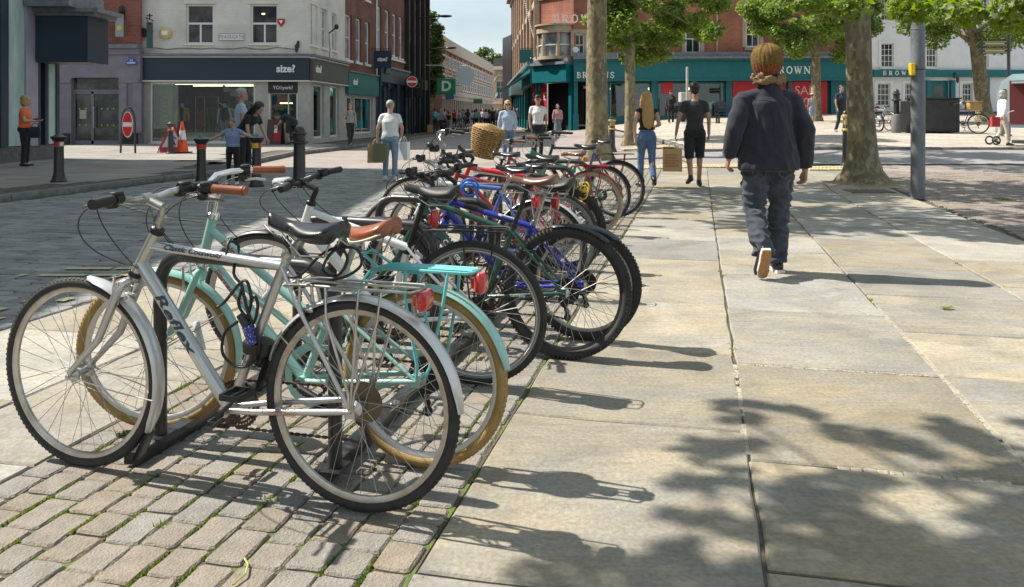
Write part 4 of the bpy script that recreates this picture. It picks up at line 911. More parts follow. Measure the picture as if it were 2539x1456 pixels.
# ---------------- G: plain brown brick behind the tree
G_ = thing('plain_brick_building', 'plain brown brick wall building half hidden by the street tree', 'building', (-6.05, 60, .1))
F = Fac((-6.3, 60.0), (-6.6, 78))
part(F, 'wall', BR_BROWN, G_, (0, F.L, -8, 0, 0, 7.6)); part(F, 'shopfront', M_NAVY2, G_, (.2, 4.5, .004, .15, .1, 3.3)); part(F, 'parapet', M_SAND, G_, (0, F.L, -.2, .15, 7.6, 7.9))
# ---------------- H: curved terrace
T = thing('curved_terrace', 'long curving three-storey terrace of brick and pale stone with rows of white windows', 'building', (-7.8, 84, 0))
pts = []
for xd, Y in [(1083, 82), (1108, 90), (1134, 98), (1160, 107), (1184, 117), (1206, 128), (1221, 138)]: pts.append(((xd-1269)/2050*Y, Y))
TZ = 9.6
for i, (p, q) in enumerate(zip(pts, pts[1:])):
    F = Fac(p, q); Ln = F.L
    n = 5 if Ln > 8.5 else 5; st = Ln/n; holes = []
    for k in range(n):
        c = st*(k+.5); w = .36*st
        for z0, z1 in [(4.15, 5.7), (6.3, 7.7)]: holes.append((c-w, c+w, z0, z1))
    wall(F, 0, Ln, 3.7, 8.3, holes, BR_ORANGE, T, th=.12, name='wall')
    for h in holes: window(F, *h, T, 1, 2, fm=M_WP, pm=M_WINL, d=.06, fr=.2)
    part(F, 'stone_band', M_SAND2, T, (0, Ln, .003, .15, 3.45, 4.0), (0, Ln, .003, .1, 5.85, 6.1), (0, Ln, -.5, .35, 8.1, 8.6), (0, Ln, -.5, .1, 8.6, TZ))
    for k in range(0, n+1, 2): part(F, 'pilaster', M_SAND2, T, (k*st-.25 if k else 0, k*st+.25, .003, .12, 4.0, 8.1))
    hs = [(st*(k+.12), st*(k+.88), .2, 3.0) for k in range(n)]
    wall(F, 0, Ln, 0, 3.45, hs, M_SAND2, T, th=.3, name='shopfront')
    for h in hs: part(F, 'shop_window', M_WIN, T, (h[0], h[1], -.3, -.25, h[2], h[3]))
    b = MB(); b.add([F.p(0, -.4, TZ), F.p(Ln, -.4, TZ), F.p(Ln, -4, TZ+1.3), F.p(0, -4, TZ+1.3)], [(0, 1, 2, 3)]); b.quad(F.p(0, -4, TZ+1.3), F.p(Ln, -4, TZ+1.3), F.p(Ln, -4, 0), F.p(0, -4, 0)); b.build('roof', M_SLATE, T, True, smooth=0)
F = Fac((pts[0][0]-8, pts[0][1]), pts[0]); part(F, 'end_wall', BR_BROWN, T, (0, F.L, -3, 0, 0, TZ-.05))
for (q, z, w, lab) in [(1, 4.2, .9, 'small white hanging sign on the curved terrace'), (0, 3.2, .9, 'blue projecting shop sign at the near end of the curved terrace'), (3, 3.1, 1.2, 'green projecting shop sign at the far end of the curved terrace')]:
    F = Fac(pts[q], pts[q+1]); hang_sign(F, 3, z, w, .6, lab, [mat('sign_blue2', (.04, .12, .3), .5), M_SIGNW, mat('sign_green3', (.03, .15, .08), .5)][[0, 1, None, 2][q]], .9)
# ---------------- I: stone building closing the street
I_ = thing('stone_hall', 'buff stone classical building with round-headed window closing the end of the street', 'building', (-1.5, 145, .3))
F = Fac((-4.0, 146), (6, 142)); hs = [(1.2, 3.0, 4.0, 7.3), (4.2, 5.4, 4.0, 7.0), (7, 8.2, 4, 7)]
wall(F, 0, F.L, 0, 9.2, hs, M_SAND, I_, th=.4)
for h in hs: window(F, *h, I_, 2, 3, pm=M_WIN, fr=.12)
b = MB(); b.torus(F.p(2.1, .06, 7.3), .95, .14, F.n, 12, 5, 0, pi); b.build('window_arch', M_SAND2, I_, True)
part(F, 'cornice', M_SAND2, I_, (0, F.L, -.4, .5, 9.2, 9.8), (0, F.L, .003, .15, 3.2, 3.6)); part(F, 'roof', M_SLATE, I_, (.5, F.L, -5, -.6, 9.8, 11.3)); part(F, 'chimney', M_SAND, I_, (1.6, 2.7, -3.5, -2.2, 11.3, 13.0)); part(F, 'chimney', M_SAND, I_, (4.0, 4.8, -3.5, -2.2, 11.3, 12.4))
# far houses above the terrace end
J = thing('narrow_building', 'narrow dark glazed building squeezed behind the brick corner store', 'building', (.4, 97, .5))
F = Fac((.0, 100), (.45, 92)); F2 = Fac((-.05, 91.5), (3.2, 92.2))
part(F2, 'wall', M_BLK, J, (0, 3.0, -5, 0, .3, 10.2))
for k in range(4): part(F2, 'pane', M_WINL, J, (.1, .75, .004, .04, 1.0+k*2.3, 2.6+k*2.3))

# ---------------- K: brick corner department store
K = thing('department_store', 'ornate orange-red brick corner store with teal ground-floor shopfronts', 'building', (3.7, 50, .7))
KZ = 15.0
FF = Fac((3.73, 50), (21.3, 49.0)); FC = Fac((1.75, 52.6), (3.73, 50)); FS = Fac((.25, 92), (1.75, 52.6))
zf = lambda yd: 1.3+(285-yd)*50/2050
# front: upper floor
uw = []
for x0, x1, y0, y1 in [(1423, 1449, 140, 84), (1560, 1590, 138, 72), (1698, 1737, 134, 62), (1848, 1883, 120, 56), (1990, 2025, 120, 56)]:
    a0, a1 = FF.at(x0), FF.at(x1); uw.append((a0, a1, zf(y0), zf(y1)))
uw2 = [(a0, a1, z0+3.9, z1+3.9) for a0, a1, z0, z1 in uw]
wall(FF, 0, FF.L, 4.6, KZ, uw+uw2, BR_ORANGE, K)
for w in uw+uw2:
    window(FF, *w, K, 2, 2, pm=M_WIN, fr=.1, sill=.18, sm=M_SAND)
    part(FF, 'stone_surround', M_SAND, K, (w[0]-.2, w[0], -.02, .08, w[2], w[3]+.25), (w[1], w[1]+.2, -.02, .08, w[2], w[3]+.25), (w[0], w[1], -.02, .1, w[3], w[3]+.25))
part(FF, 'stone_band', M_SAND, K, (0, FF.L, .003, .12, 4.75, 4.95), (0, FF.L, .003, .12, 8.55, 8.8))
part(FF, 'downpipe', M_SAND, K, (FF.at(1777)-.05, FF.at(1777)+.05, .003, .1, 4.9, KZ))
part(FF, 'lead_roof', M_LEAD, K, (0, FF.L, -.1, .9, zf(150)+.02, zf(150)+.14), (0, FF.L, -.1, .6, zf(150)+.145, zf(150)+.42))
fa = part(FF, 'fascia', M_TEAL, K, (0, FF.L, .003, .62, zf(198), zf(150))); part(FF, 'fascia_moulding', M_TEAL, K, (0, FF.L, .003, .78, zf(150)-.1, zf(150)+.017), (0, FF.L, .003, .7, zf(203), zf(198)-.003))
serif('BROWNS', .36, FF.p(FF.at(1475), .63, zf(188)), M_SIGNW, fa, u=FF.u, gap=.16)
serif('BROWNS', .44, FF.p(FF.at(1962), .63, zf(177)), M_SIGNW, fa, u=FF.u, gap=.12)
serif('BROWNS', .52, FF.p(FF.at(1440), .02, zf(47)), M_SIGNW, K, u=FF.u, gap=.2)
# front ground floor: piers, windows, entrance
gf = .72; top = zf(203)-.003
cuts = [(1422, 1432), (1500, 1508), (1613, 1628), (1797, 1812), (1950, 1958), (2056, 2130)]
for x0, x1 in cuts:
    a0, a1 = FF.at(x0), FF.at(x1); z0 = gz(*FF.p(a0, 0, 0)[:2]) if x1 < 2000 else .8
    part(FF, 'pier', M_TEAL, K, (a0, a1, -.3, .3, .3, top)); part(FF, 'pier_base', M_TEAL, K, (a0-.05, a1+.05, -.3, .38, .3, 1.35))
def shopwin(F, x0, x1, y0=291, base=None, par=K, z1=None, refl=M_GLASS):
    a0, a1 = F.at(x0), F.at(x1); z0 = F.z(a0, y0)
    part(F, 'stall_riser', M_TEAL, par, (a0, a1, -.25, .1, .3, z0)); w = window(F, a0+.01, a1-.01, z0, (z1 or top)-.05, par, 2 if x1-x0 > 60 else 1, 1, fm=M_TEAL, pm=refl, fr=.08, d=.0)
    return w
shopwin(FF, 1508, 1613); shopwin(FF, 1628, 1797); shopwin(FF, 1812, 1950, 290); shopwin(FF, 1958, 2056, 290)
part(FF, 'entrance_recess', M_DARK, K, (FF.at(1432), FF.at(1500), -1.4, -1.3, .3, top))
for x in (1440, 1462, 1484):
    a = FF.at(x); part(FF, 'entrance_door', M_TEAL, K, (a, a+.08, -.8, -.7, .75, 3.0)); 
part(FF, 'exit_notice', M_SIGNW, K, (FF.at(1442), FF.at(1453), -.66, -.64, 2.9, 3.05)); part(FF, 'exit_board', M_GREEN, K, (FF.at(1488), FF.at(1498), -.5, -.45, 1.2, 1.9))
text('EXIT', .2, FF.p(FF.at(1493), -.44, 1.68), M_SIGNW, K, u=FF.u); text('ONLY', .17, FF.p(FF.at(1493), -.44, 1.45), M_SIGNW, K, u=FF.u); text('EXIT', .15, FF.p(FF.at(1447.5), -.635, 2.97), M_GREEN, K, u=FF.u)
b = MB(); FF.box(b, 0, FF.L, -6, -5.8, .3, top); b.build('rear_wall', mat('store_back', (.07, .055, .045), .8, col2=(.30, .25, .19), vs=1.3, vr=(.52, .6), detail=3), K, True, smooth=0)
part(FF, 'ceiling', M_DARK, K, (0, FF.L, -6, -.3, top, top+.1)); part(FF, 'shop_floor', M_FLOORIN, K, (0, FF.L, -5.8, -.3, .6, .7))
# display stock in the windows
for i in range(20):
    a = FF.at(1515)+i*.82+R.uniform(-.2, .2)
    if FF.at(1780) < a: break
    b = MB(); z0 = 1.0; FF.box(b, a, a+R.uniform(.25, .55), -1.4-R.random(), -.9, z0, z0+R.uniform(.5, 1.3)); b.build('display_stand', R.choice([M_SAND2, M_BLK, M_WP, M_BLK, mat('stock_brown', (.2, .1, .05), .6)]), K, True, smooth=0)
    if i % 3 == 0:
        b = MB(); b.ball(FF.p(a, -1.2, 2.9), (.09, .09, .09), 8, 6); b.build('display_lamp', emis('store_lamp', (1, .8, .5), 1.6), K, True)
def poster(F, x0, x1, y0, y1, words, lab, d=.03, u=None):
    a0, a1 = F.at(x0), F.at(x1); z0, z1 = F.z(a0, y1), F.z(a0, y0)
    c = F.p((a0+a1)/2, d, (z0+z1)/2); t = thing('sale_poster', lab, 'poster', c, atan2(F.u.y, F.u.x))
    b = MB(); b.box(-(a1-a0)/2, (a1-a0)/2, -.02, 0, -(z1-z0)/2, (z1-z0)/2); b.build('print', M_RED, t, smooth=0)
    for w, s, dx, dz_, m in words: text(w, s, (dx, -.024, dz_), m, t, world=False, extrude=.002)
    return t
M_PINK = mat('sale_pale', (.75, .5, .5), .5)
poster(FF, 1815, 1948, 203, 289, [('SALE', .62, 0, .3, M_PINK)], 'red SALE window poster left of the second BROWNS lettering', .06)
poster(FF, 1960, 2050, 203, 283, [('SALE', .72, -.1, .42, M_PINK), ('50%', .8, -.1, -.3, M_PINK)], 'red window poster reading SALE 50% beside the teal end pier', .06)
poster(FF, 1640, 1668, 205, 232, [], 'small red and white banner high in the store window', .04)
# chamfered corner with bay
cw = [(.25, 1.25, zf(137), zf(82)), (1.55, 2.75, zf(137), zf(82))]
wall(FC, 0, FC.L, 4.6, KZ, [], BR_ORANGE, K)
b = MB(); cpt = FC.p(FC.L*.5, -.35, 0)
def arc(r, z0, z1, m, name, n=14):
    b = MB(); vs = []
    for z in (z0, z1):
        for i in range(n+1):
            a = -pi*.08+(pi*1.16)*i/n; q = Vector(cpt)-FC.u*cos(a)*r+FC.n*sin(a)*r; vs.append((q.x, q.y, z))
    fs = [(i, i+1, i+n+2, i+n+1) for i in range(n)]+[tuple(range(n, -1, -1)), tuple(range(n+1, 2*n+2))]
    b.add(vs, fs); return b.build(name, m, K, True, smooth=50)
arc(1.45, zf(146), zf(138), M_SAND, 'bay_base'); arc(1.5, zf(80), zf(62), M_SAND, 'bay_head'); arc(1.62, zf(62)+.003, zf(58), M_SAND, 'bay_cornice'); arc(1.28, zf(138)+.003, zf(80)-.003, M_WINL, 'bay_glass')
for k in range(5):
    a = pi*(.02+.24*k); b = MB(); q = Vector(cpt)-FC.u*cos(a)*1.33+FC.n*sin(a)*1.33; b.lathe([(.13, zf(138)), (.13, zf(80))], (q.x, q.y, 0), 8); b.build('bay_mullion', M_SAND, K, True)
for k in range(4):
    a = pi*(.14+.24*k); q = Vector(cpt)-FC.u*cos(a)*1.3+FC.n*sin(a)*1.3; b = MB(); b.bbox((q.x, q.y, zf(110)), (.8, .05, .07), Matrix.Rotation(atan2(FC.u.y, FC.u.x)+a-pi/2, 3, 'Z')); b.build('sash_rail', M_WP, K, True, smooth=0)
part(FC, 'stone_band', M_SAND, K, (0, FC.L, .003, .12, 8.55, 8.8))
part(FC, 'fascia', M_TEAL, K, (0, FC.L, .003, .62, zf(203), zf(160))); part(FC, 'lead_roof', M_LEAD, K, (0, FC.L, -.1, .8, zf(160)+.003, zf(153)), (0, FC.L, -.1, .5, zf(153), zf(144)))
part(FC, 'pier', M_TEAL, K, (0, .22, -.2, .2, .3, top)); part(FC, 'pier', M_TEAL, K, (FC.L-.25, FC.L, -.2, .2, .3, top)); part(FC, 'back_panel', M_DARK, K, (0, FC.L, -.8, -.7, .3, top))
poster(FC, 1321, 1356, 210, 300, [('SALE', .7, 0, .35, M_PINK)], 'tall red SALE poster in the store corner window', .03)
# side towards the street
holes = []; n = 9; st = FS.L/n
for k in range(n):
    c = st*(k+.5)
    for z0 in (5.4, 9.4): holes.append((c-.8, c+.8, z0, z0+2.4))
wall(FS, 0, FS.L, 4.6, KZ, holes, BR_ORANGE, K)
for h in holes: window(FS, *h, K, 2, 2, pm=M_WINL, fr=.14, sill=.2, sm=M_SAND)
part(FS, 'stone_band', M_SAND, K, (0, FS.L, .003, .25, 4.75, 5.05), (0, FS.L, .003, .25, 8.4, 8.8), (0, FS.L, -.3, .9, 13.6, 14.1), (0, FS.L, -.3, .5, 13.2, 13.6), (0, FS.L, -.3, .7, 14.1, 14.6))
for k in range(n+1): part(FS, 'pilaster', M_SAND, K, (max(0, k*st-.3), min(FS.L, k*st+.3), .003, .35, 5.05, 13.2))
part(FS, 'fascia', M_TEAL, K, (0, FS.L, .003, .6, 3.3, 4.5)); part(FS, 'lead_roof', M_LEAD, K, (0, FS.L, -.1, .8, 4.503, 4.7))
for k in range(n+1): part(FS, 'pier', M_TEAL, K, (max(0, k*st-.25), min(FS.L, k*st+.25), -.1, .25, 0, 3.3))
part(FS, 'shop_window', M_WIN, K, (0, FS.L, -.12, -.05, .9, 3.3)); part(FS, 'stall_riser', M_TEAL, K, (0, FS.L, -.1, .1, 0, .9))
b = MB(); b.add([tuple(Vector(FF.p(FF.L, -.3, 4.7))), tuple(Vector(FF.p(.15, -.3, 4.7))), tuple(Vector(FC.p(.1, -.3, 4.7))), tuple(Vector(FS.p(0, -.3, 4.7))), (20, 80, 4.7)]+[tuple(Vector(FF.p(FF.L, -.3, KZ-.3))), tuple(Vector(FF.p(.15, -.3, KZ-.3))), tuple(Vector(FC.p(.1, -.3, KZ-.3))), tuple(Vector(FS.p(0, -.3, KZ-.3))), (20, 80, KZ-.3)], [(5, 6, 7, 8, 9), (4, 3, 2, 1, 0), (0, 1, 6, 5), (1, 2, 7, 6), (2, 3, 8, 7), (3, 4, 9, 8), (4, 0, 5, 9)]); b.build('rear_block', BR_ORANGE, K, True, smooth=0)
# awning down the side
aw = thing('shop_awning', 'sea-green striped awning sloping out over the side street', 'awning', FS.p(FS.L-7, .6, 3.6), atan2(FS.u.y, FS.u.x))
M_AWN = mat('awning_green', (.04, .34, .27), .7); M_AWN2 = mat('awning_mint', (.35, .62, .54), .7)
for k in range(14):
    b = MB(); x0, x1 = -4.2+k*.8, -4.2+(k+1)*.8
    b.add([(x0, -.02, .4), (x1, -.02, .4), (x1, -2.0, -.75), (x0, -2.0, -.75), (x0, -.02, .37), (x1, -.02, .37), (x1, -2.0, -.78), (x0, -2.0, -.78), (x1, -2.0, -.98), (x0, -2.0, -.98)], [(0, 3, 2, 1), (4, 5, 6, 7), (3, 9, 8, 2), (0, 1, 5, 4), (0, 4, 7, 3), (1, 2, 6, 5)]); b.build('stripe', M_AWN if k % 2 else M_AWN2, aw, smooth=0)
hang_sign(FS, FS.L-2.5, 5.2, .9, .9, 'dark green square hanging sign on the store side wall', M_TEAL, .7)
hang_sign(FS, FS.L-12, 3.3, 1.0, .9, 'small white hanging sign on the street side of the brick store', M_SIGNW, .9)
t_ = thing('alarm_box', 'white hexagonal alarm box on the brick store near the corner', 'alarm', FF.p(FF.at(1390)+.9, .02, zf(124))); b = MB(); b.lathe([(.2, 0), (.2, -.1)], n=6, axis=(0, 1, 0)); b.build('case', M_SIGNW, t_, smooth=0)
# string of small bulbs over the corner
b = MB(); 
for k in range(46):
    t = k/45; p = Vector(FS.p(FS.L-9, .9, 12)).lerp(Vector(FC.p(1.2, .9, 4.9)), t); p.z -= sin(pi*t)*.6; b.ball(p, .05, 6, 4)
for k in range(40):
    t = k/39; p = Vector(FC.p(.3, .95, 4.85)).lerp(Vector(FF.p(4, .95, 4.75)), t); p.z -= abs(sin(6*pi*t))*.12; b.ball(p, .045, 6, 4)
lt = thing('string_lights', 'strings of small white bulbs hung over the store corner', 'string lights', FC.p(1, .9, 5)); o = b.build('bulbs', M_SIGNW, lt, True); o['kind'] = 'stuff'

# ---------------- L: white rendered building, right
Lb = thing('white_building', 'white rendered building with small-paned sash windows, teal fascia and teal door', 'building', (26, 48, 1.3))
F = Fac((20.9, 48.0), (34, 48.0)); zl = lambda yd: 1.3+(285-yd)*48/2050; sx = lambda xd: F.at(xd)
lo = [(sx(2175), sx(2206), zl(263), zl(207)), (sx(2243), sx(2262), zl(263), zl(207)), (sx(2385), sx(2410), zl(263), zl(207))]
dr_ = (sx(2304), sx(2352), zl(283), zl(200))
up = [(sx(2184), sx(2215), zl(167), zl(108)), (sx(2296), sx(2322), zl(167), zl(108)), (sx(2420), sx(2450), zl(167), zl(108))]
up2 = [(a, c, z0+2.7, z1+2.7) for a, c, z0, z1 in up]
wall(F, 0, F.L, .8, 12, lo+up+up2+[dr_], M_WR, Lb)
for w in lo+up+up2: window(F, *w, Lb, 3, 4, fr=.06, bar=.03, sill=.12, pm=M_WIN); part(F, 'surround', M_WP, Lb, (w[0]-.16, w[0], .003, .05, w[2]-.003, w[3]+.16), (w[1], w[1]+.16, .003, .05, w[2]-.003, w[3]+.16), (w[0]+.001, w[1]-.001, .003, .05, w[3], w[3]+.158))
fa = part(F, 'fascia', M_TEAL, Lb, (0, F.L, .003, .22, zl(192), zl(174))); part(F, 'plinth', M_NAVY2, Lb, (0, dr_[0]-.1, .003, .06, .8, zl(277))); part(F, 'plinth', M_NAVY2, Lb, (dr_[1]+.1, F.L, .003, .06, .8, zl(277)))
serif('BROWNS', .26, F.p(sx(2228), .23, zl(182)), M_SIGNW, fa, gap=.5); serif('CAFE', .26, F.p(sx(2445), .23, zl(182)), M_SIGNW, fa, gap=.5) if False else None
d_ = part(F, 'door', M_TEAL, Lb, (dr_[0], dr_[1], -.3, -.1, dr_[2], dr_[3])); part(F, 'door_surround', M_TEAL, Lb, (dr_[0]-.25, dr_[0], .003, .25, dr_[2], dr_[3]), (dr_[1], dr_[1]+.25, .003, .25, dr_[2], dr_[3]))
part(F, 'pane', M_WIN, d_, (dr_[0]+.3, dr_[1]-.3, -.098, -.09, 2.2, 3.0)); hull(F, 0, F.L, 6, .8, 11.9, M_WR, Lb)
part(F, 'post', M_TEAL, Lb, (sx(2438), sx(2446), .003, .3, .9, zl(192)-.003))
wall_lantern(F.p(sx(2360), .22, zl(195)-.1), 'glass lantern on the teal fascia of the white building', .9)
# extra grey fronts beyond
M_ = thing('grey_side_building', 'pale building continuing beyond the white one at the right edge', 'building', (38, 50, 1.3)); F = Fac((34.02, 48.5), (60, 46)); part(F, 'wall', M_WR, M_, (0, F.L, -6, 0, .8, 11))
for k in range(6): window(F, 1+k*3, 2.1+k*3, 5.0, 6.8, M_, 3, 4, d=.04, sill=.1)
# ================================================================ TREES
def barkmat():
    m = mat('plane_bark', (.30, .26, .17), .9, bump=.6, bs=25); t = m.node_tree; b = t.nodes['Principled BSDF']; LL = t.links.new
    g = N(t, 'ShaderNodeNewGeometry'); mp_ = N(t, 'ShaderNodeMapping'); mp_.inputs['Scale'].default_value = (1, 1, .55); LL(g.outputs['Position'], mp_.inputs[0])
    n = N(t, 'ShaderNodeTexNoise'); n.inputs['Scale'].default_value = 3; n.inputs['Detail'].default_value = 6; n.inputs['Roughness'].default_value = .65; LL(mp_.outputs[0], n.inputs['Vector'])
    mxv = N(t, 'ShaderNodeMix', data_type='RGBA'); mxv.inputs['Factor'].default_value = .12; LL(mp_.outputs[0], mxv.inputs['A']); LL(n.outputs['Color'], mxv.inputs['B'])
    v = N(t, 'ShaderNodeTexVoronoi'); v.inputs['Scale'].default_value = 17; LL(mxv.outputs['Result'], v.inputs['Vector'])
    sp = N(t, 'ShaderNodeSeparateColor'); LL(v.outputs['Color'], sp.inputs[0])
    ad = N(t, 'ShaderNodeMath', operation='MULTIPLY_ADD'); ad.inputs[1].default_value = .24; LL(sp.outputs[0], ad.inputs[0])
    m2 = N(t, 'ShaderNodeMath', operation='MULTIPLY'); m2.inputs[1].default_value = .62; LL(n.outputs['Fac'], m2.inputs[0]); LL(m2.outputs[0], ad.inputs[2])
    r = N(t, 'ShaderNodeValToRGB'); e = r.color_ramp.elements; e[0].position = .2; e[0].color = (.11, .095, .065, 1); e[1].position = .85; e[1].color = (.40, .35, .24, 1)
    for p, c in [(.38, (.15, .125, .075, 1)), (.5, (.24, .20, .12, 1)), (.64, (.33, .285, .17, 1))]: q = e.new(p); q.color = c
    LL(ad.outputs[0], r.inputs[0]); LL(r.outputs[0], b.inputs['Base Color']); return m
M_BARK = barkmat()
M_LEAF = mat('plane_leaf', (.115, .20, .022), .5, rnd=.5, trans=.45)
M_LEAF2 = mat('dark_leaf', (.06, .11, .022), .5, rnd=.4, trans=.35)
LEAF = [(0, 0), (.28, .12), (.5, .02), (.36, .32), (.52, .6), (.22, .58), (0, 1.0), (-.22, .58), (-.52, .6), (-.36, .32), (-.5, .02), (-.28, .12)]
def leaves(b, clumps, n, size, fan=LEAF):
    tot = sum(c[1]**2 for c in clumps)
    for c, r, *_ in clumps:
        k = int(n*r*r/tot)
        for i in range(k):
            d = Vector((R.gauss(0, 1), R.gauss(0, 1), R.gauss(0, 1))).normalized(); q = c+Vector((d.x*r, d.y*r, d.z*r*.7))*(R.random()**.4)
            nrm = (d*.5+Vector((R.gauss(0, .5), R.gauss(0, .5), .7+R.gauss(0, .5)))).normalized()
            tng = nrm.cross(Vector((R.gauss(0, 1), R.gauss(0, 1), R.gauss(0, .4)))).normalized(); bt = nrm.cross(tng); s = size*R.uniform(.6, 1.2)
            b.rv = R.random(); b.add([q+tng*(p[0]*s)+bt*((p[1]-.4)*s)-nrm*(abs(p[0])*s*.25) for p in fan], [tuple(range(len(fan)))])
SM = [(0, 0), (.4, .3), (.3, .7), (0, 1), (-.3, .7), (-.4, .3)]
def tree(lab, x, y, h_trunk, r0, crown, n, size, lean=(0, 0), group='plane trees on the pavement', flare=1.6, nclump=26, crad=(.55, .95), name='plane_tree', m=None, z0=None, limbs=7, fan=LEAF, cat='tree'):
    z0 = gz(x, y) if z0 is None else z0
    t = thing(name, lab, cat, (x, y, z0), 0, group)
    pts = []; rr = []; k = 26
    for i in range(k+1):
        f = i/k; z = h_trunk*f; w = mnoise.noise(Vector((x, y, z*.5)))*.06
        pts.append((lean[0]*f+w*f, lean[1]*f, z-.03)); fl = 1+(flare-1)*math.exp(-z/.28); rr.append(r0*fl*(1-.22*f)*(1+.035*mnoise.noise(Vector((x, z*2.2, 3)))))
    b = MB(); b.tube(pts, rr, 20, cap=False)
    for i, v in enumerate(b.v):                       # lobed, uneven bark surface and root flare
        v = Vector(v); a = atan2(v.y-0, v.x-0); wv = math.exp(-max(v.z, 0)/.3)*.14*sin(3*a+x)+.02*mnoise.noise(v*4)
        ax = Vector((lean[0]*v.z/h_trunk, lean[1]*v.z/h_trunk, v.z)); q = ax+(v-ax)*(1+wv); b.v[i] = tuple(q)
    tr = b.build('trunk', M_BARK, t, smooth=60)
    cc, cr_ = Vector(crown[0])-Vector((x, y, z0)), Vector(crown[1]); clumps = []
    for i in range(nclump):
        while True:
            d = Vector((R.uniform(-1, 1), R.uniform(-1, 1), R.uniform(-1, 1)))
            if d.length < 1: break
        d = d*(1/max(d.length, .01))**.45 if d.length > .2 else d
        if d.length > 1: d.normalize()
        clumps.append((cc+Vector((d.x*cr_.x, d.y*cr_.y, d.z*cr_.z)), R.uniform(*crad)))
    top = Vector(pts[-1])
    for i, (c, r) in enumerate(clumps[:limbs+6]):
        b = MB(); s = Vector(pts[int(k*R.uniform(.8, 1))]); mid = s.lerp(c, .5)+Vector((0, 0, R.uniform(0, .4))); rl = r0*(.42 if i < limbs else .2)
        b.tube([s, s.lerp(mid, .5), mid, mid.lerp(c, .6), c], [rl, rl*.75, rl*.5, rl*.3, rl*.1], 8); b.build('limb', M_BARK, t)
    b = MB(); leaves(b, clumps, n, size, fan); o = b.build('crown', m or M_LEAF, t, smooth=0); return t
tree('thick plane tree trunk rising behind the row of bicycles', 2.26, 22, 6.5, .30, ((2.6, 23.2, 9.0), (3.8, 3.8, 2.6)), 5500, .2)
tree('thinner plane tree behind the blonde woman, low bright crown over the store windows', 4.0, 28, 5.6, .19, ((4.8, 28.6, 5.75), (2.75, 2.3, 2.65)), 28000, .125, nclump=72, crad=(.38, .75))
tree('large mottled plane tree trunk right of the man in the navy jacket', 6.55, 15.4, 6.2, .25, ((1.9, 13.3, 7.0), (5.6, 3.9, 1.5)), 13000, .2, flare=2.1, lean=(-.25, 0), nclump=80)
tree('small plane tree with bright leaves in front of the teal store', 14.7, 40, 4.6, .24, ((14.3, 39.6, 6.3), (3.0, 2.4, 2.5)), 23000, .145, nclump=70, crad=(.4, .8))
tree('plane tree with a thick leaning trunk before the white building', 22.6, 39.5, 4.4, .35, ((22.4, 39.2, 6.8), (4.3, 2.5, 2.6)), 24000, .145, lean=(-.5, 0), nclump=70, crad=(.5, .9))
# the tree the photographer stands under, trunk behind the camera, and its drooping branch at the top right
t = tree('plane tree overhead whose drooping leaves show at the top right corner', -1.2, -2.4, 4.6, .32, ((-.3, .2, 6.2), (3.6, 2.2, 1.1)), 4200, .18, nclump=60, crad=(.35, .65), z0=0)
# lower twigs of the same crown, the ones whose shadow falls on the near flags
lowtw = []
def over(xd, yd, r):
    Yg = 2665/(yd-285); z_ = R.uniform(4.7, 5.5); k_ = z_/-ld.z; lowtw.append((Vector(((xd-1269)/2050*Yg, Yg, 0))-ld*k_-Vector((-1.2, -2.4, 0)), r))
for q in [(1790, 1005, .07), (1850, 1002, .07), (1910, 1004, .07), (1970, 1016, .07), (2030, 1034, .07), (1840, 1035, .10), (2120, 1085, .13), (2180, 1080, .10), (2240, 1100, .11), (2300, 1120, .08), (2070, 1060, .06), (2340, 1040, .09), (2390, 1070, .12), (2450, 1100, .13), (2510, 1125, .11), (2530, 1050, .1), (1720, 1118, .12), (1780, 1105, .12), (1840, 1095, .1), (1760, 1195, .13), (1700, 1205, .07), (1820, 1180, .12), (1720, 1275, .10), (1780, 1290, .11), (1850, 1310, .1), (1480, 1405, .13), (1400, 1445, .13), (1550, 1425, .12), (1620, 1395, .09), (1690, 1350, .09), (1650, 1450, .12), (1760, 1400, .08), (1320, 1470, .1), (1830, 1440, .1)]: over(*q)
gaps = [(2030, 1275, 60), (2160, 1275, 70), (2330, 1265, 70), (2230, 1205, 55), (2420, 1335, 60), (2090, 1365, 45), (2250, 1300, 50), (1960, 1240, 30), (2480, 1215, 50), (1900, 1390, 40), (2330, 1400, 30)]
for i in range(135):
    xd, yd = R.uniform(1890, 2700), R.uniform(1165, 1500)
    if all(abs(xd-a)/w_ > 1.35 or abs(yd-c) > 38 for a, c, w_ in gaps): over(xd, yd, R.uniform(.09, .15))
b = MB()
for c, r in lowtw: leaves(b, [(c, r)], int(r*r*620)+4, .12)
b.build('crown', M_LEAF, t, smooth=0)
b = MB()
for (c, r), (c2, r2) in zip(lowtw[::3], lowtw[1::3]): b.tube([Vector((.2, .6, 5.2)).lerp(c, .6), c, c.lerp(c2, .7) if (c2-c).length < .8 else c+Vector((.1, .1, 0))], [.02, .009, .004], 5)
b.build('limb', M_BARK, t)
b = MB(); cl = [(Vector((x, y, z))-Vector((-1.2, -2.4, .23)), r) for x, y, z, r in [(3.1, 7.6, 2.52, .2), (3.6, 7.5, 2.5, .22), (4.0, 7.3, 2.44, .2), (4.4, 7.2, 2.42, .26), (4.3, 6.9, 2.5, .3), (2.75, 7.7, 2.6, .18), (3.4, 7.0, 2.75, .35), (4.2, 6.5, 2.65, .3)]]
leaves(b, cl, 2600, .075); b.build('crown', mat('lime_leaf', (.14, .22, .025), .5, rnd=.35, trans=.45), t, smooth=0)
b = MB(); b.tube([Vector((0, 0, 5)), Vector((2.5, 4, 5.0)), Vector((4.6, 8, 3.9)), Vector((5.3, 9.6, 2.6)), Vector((5.6, 9.5, 2.3))], [.09, .07, .04, .02, .008], 8); b.build('limb', M_BARK, t)
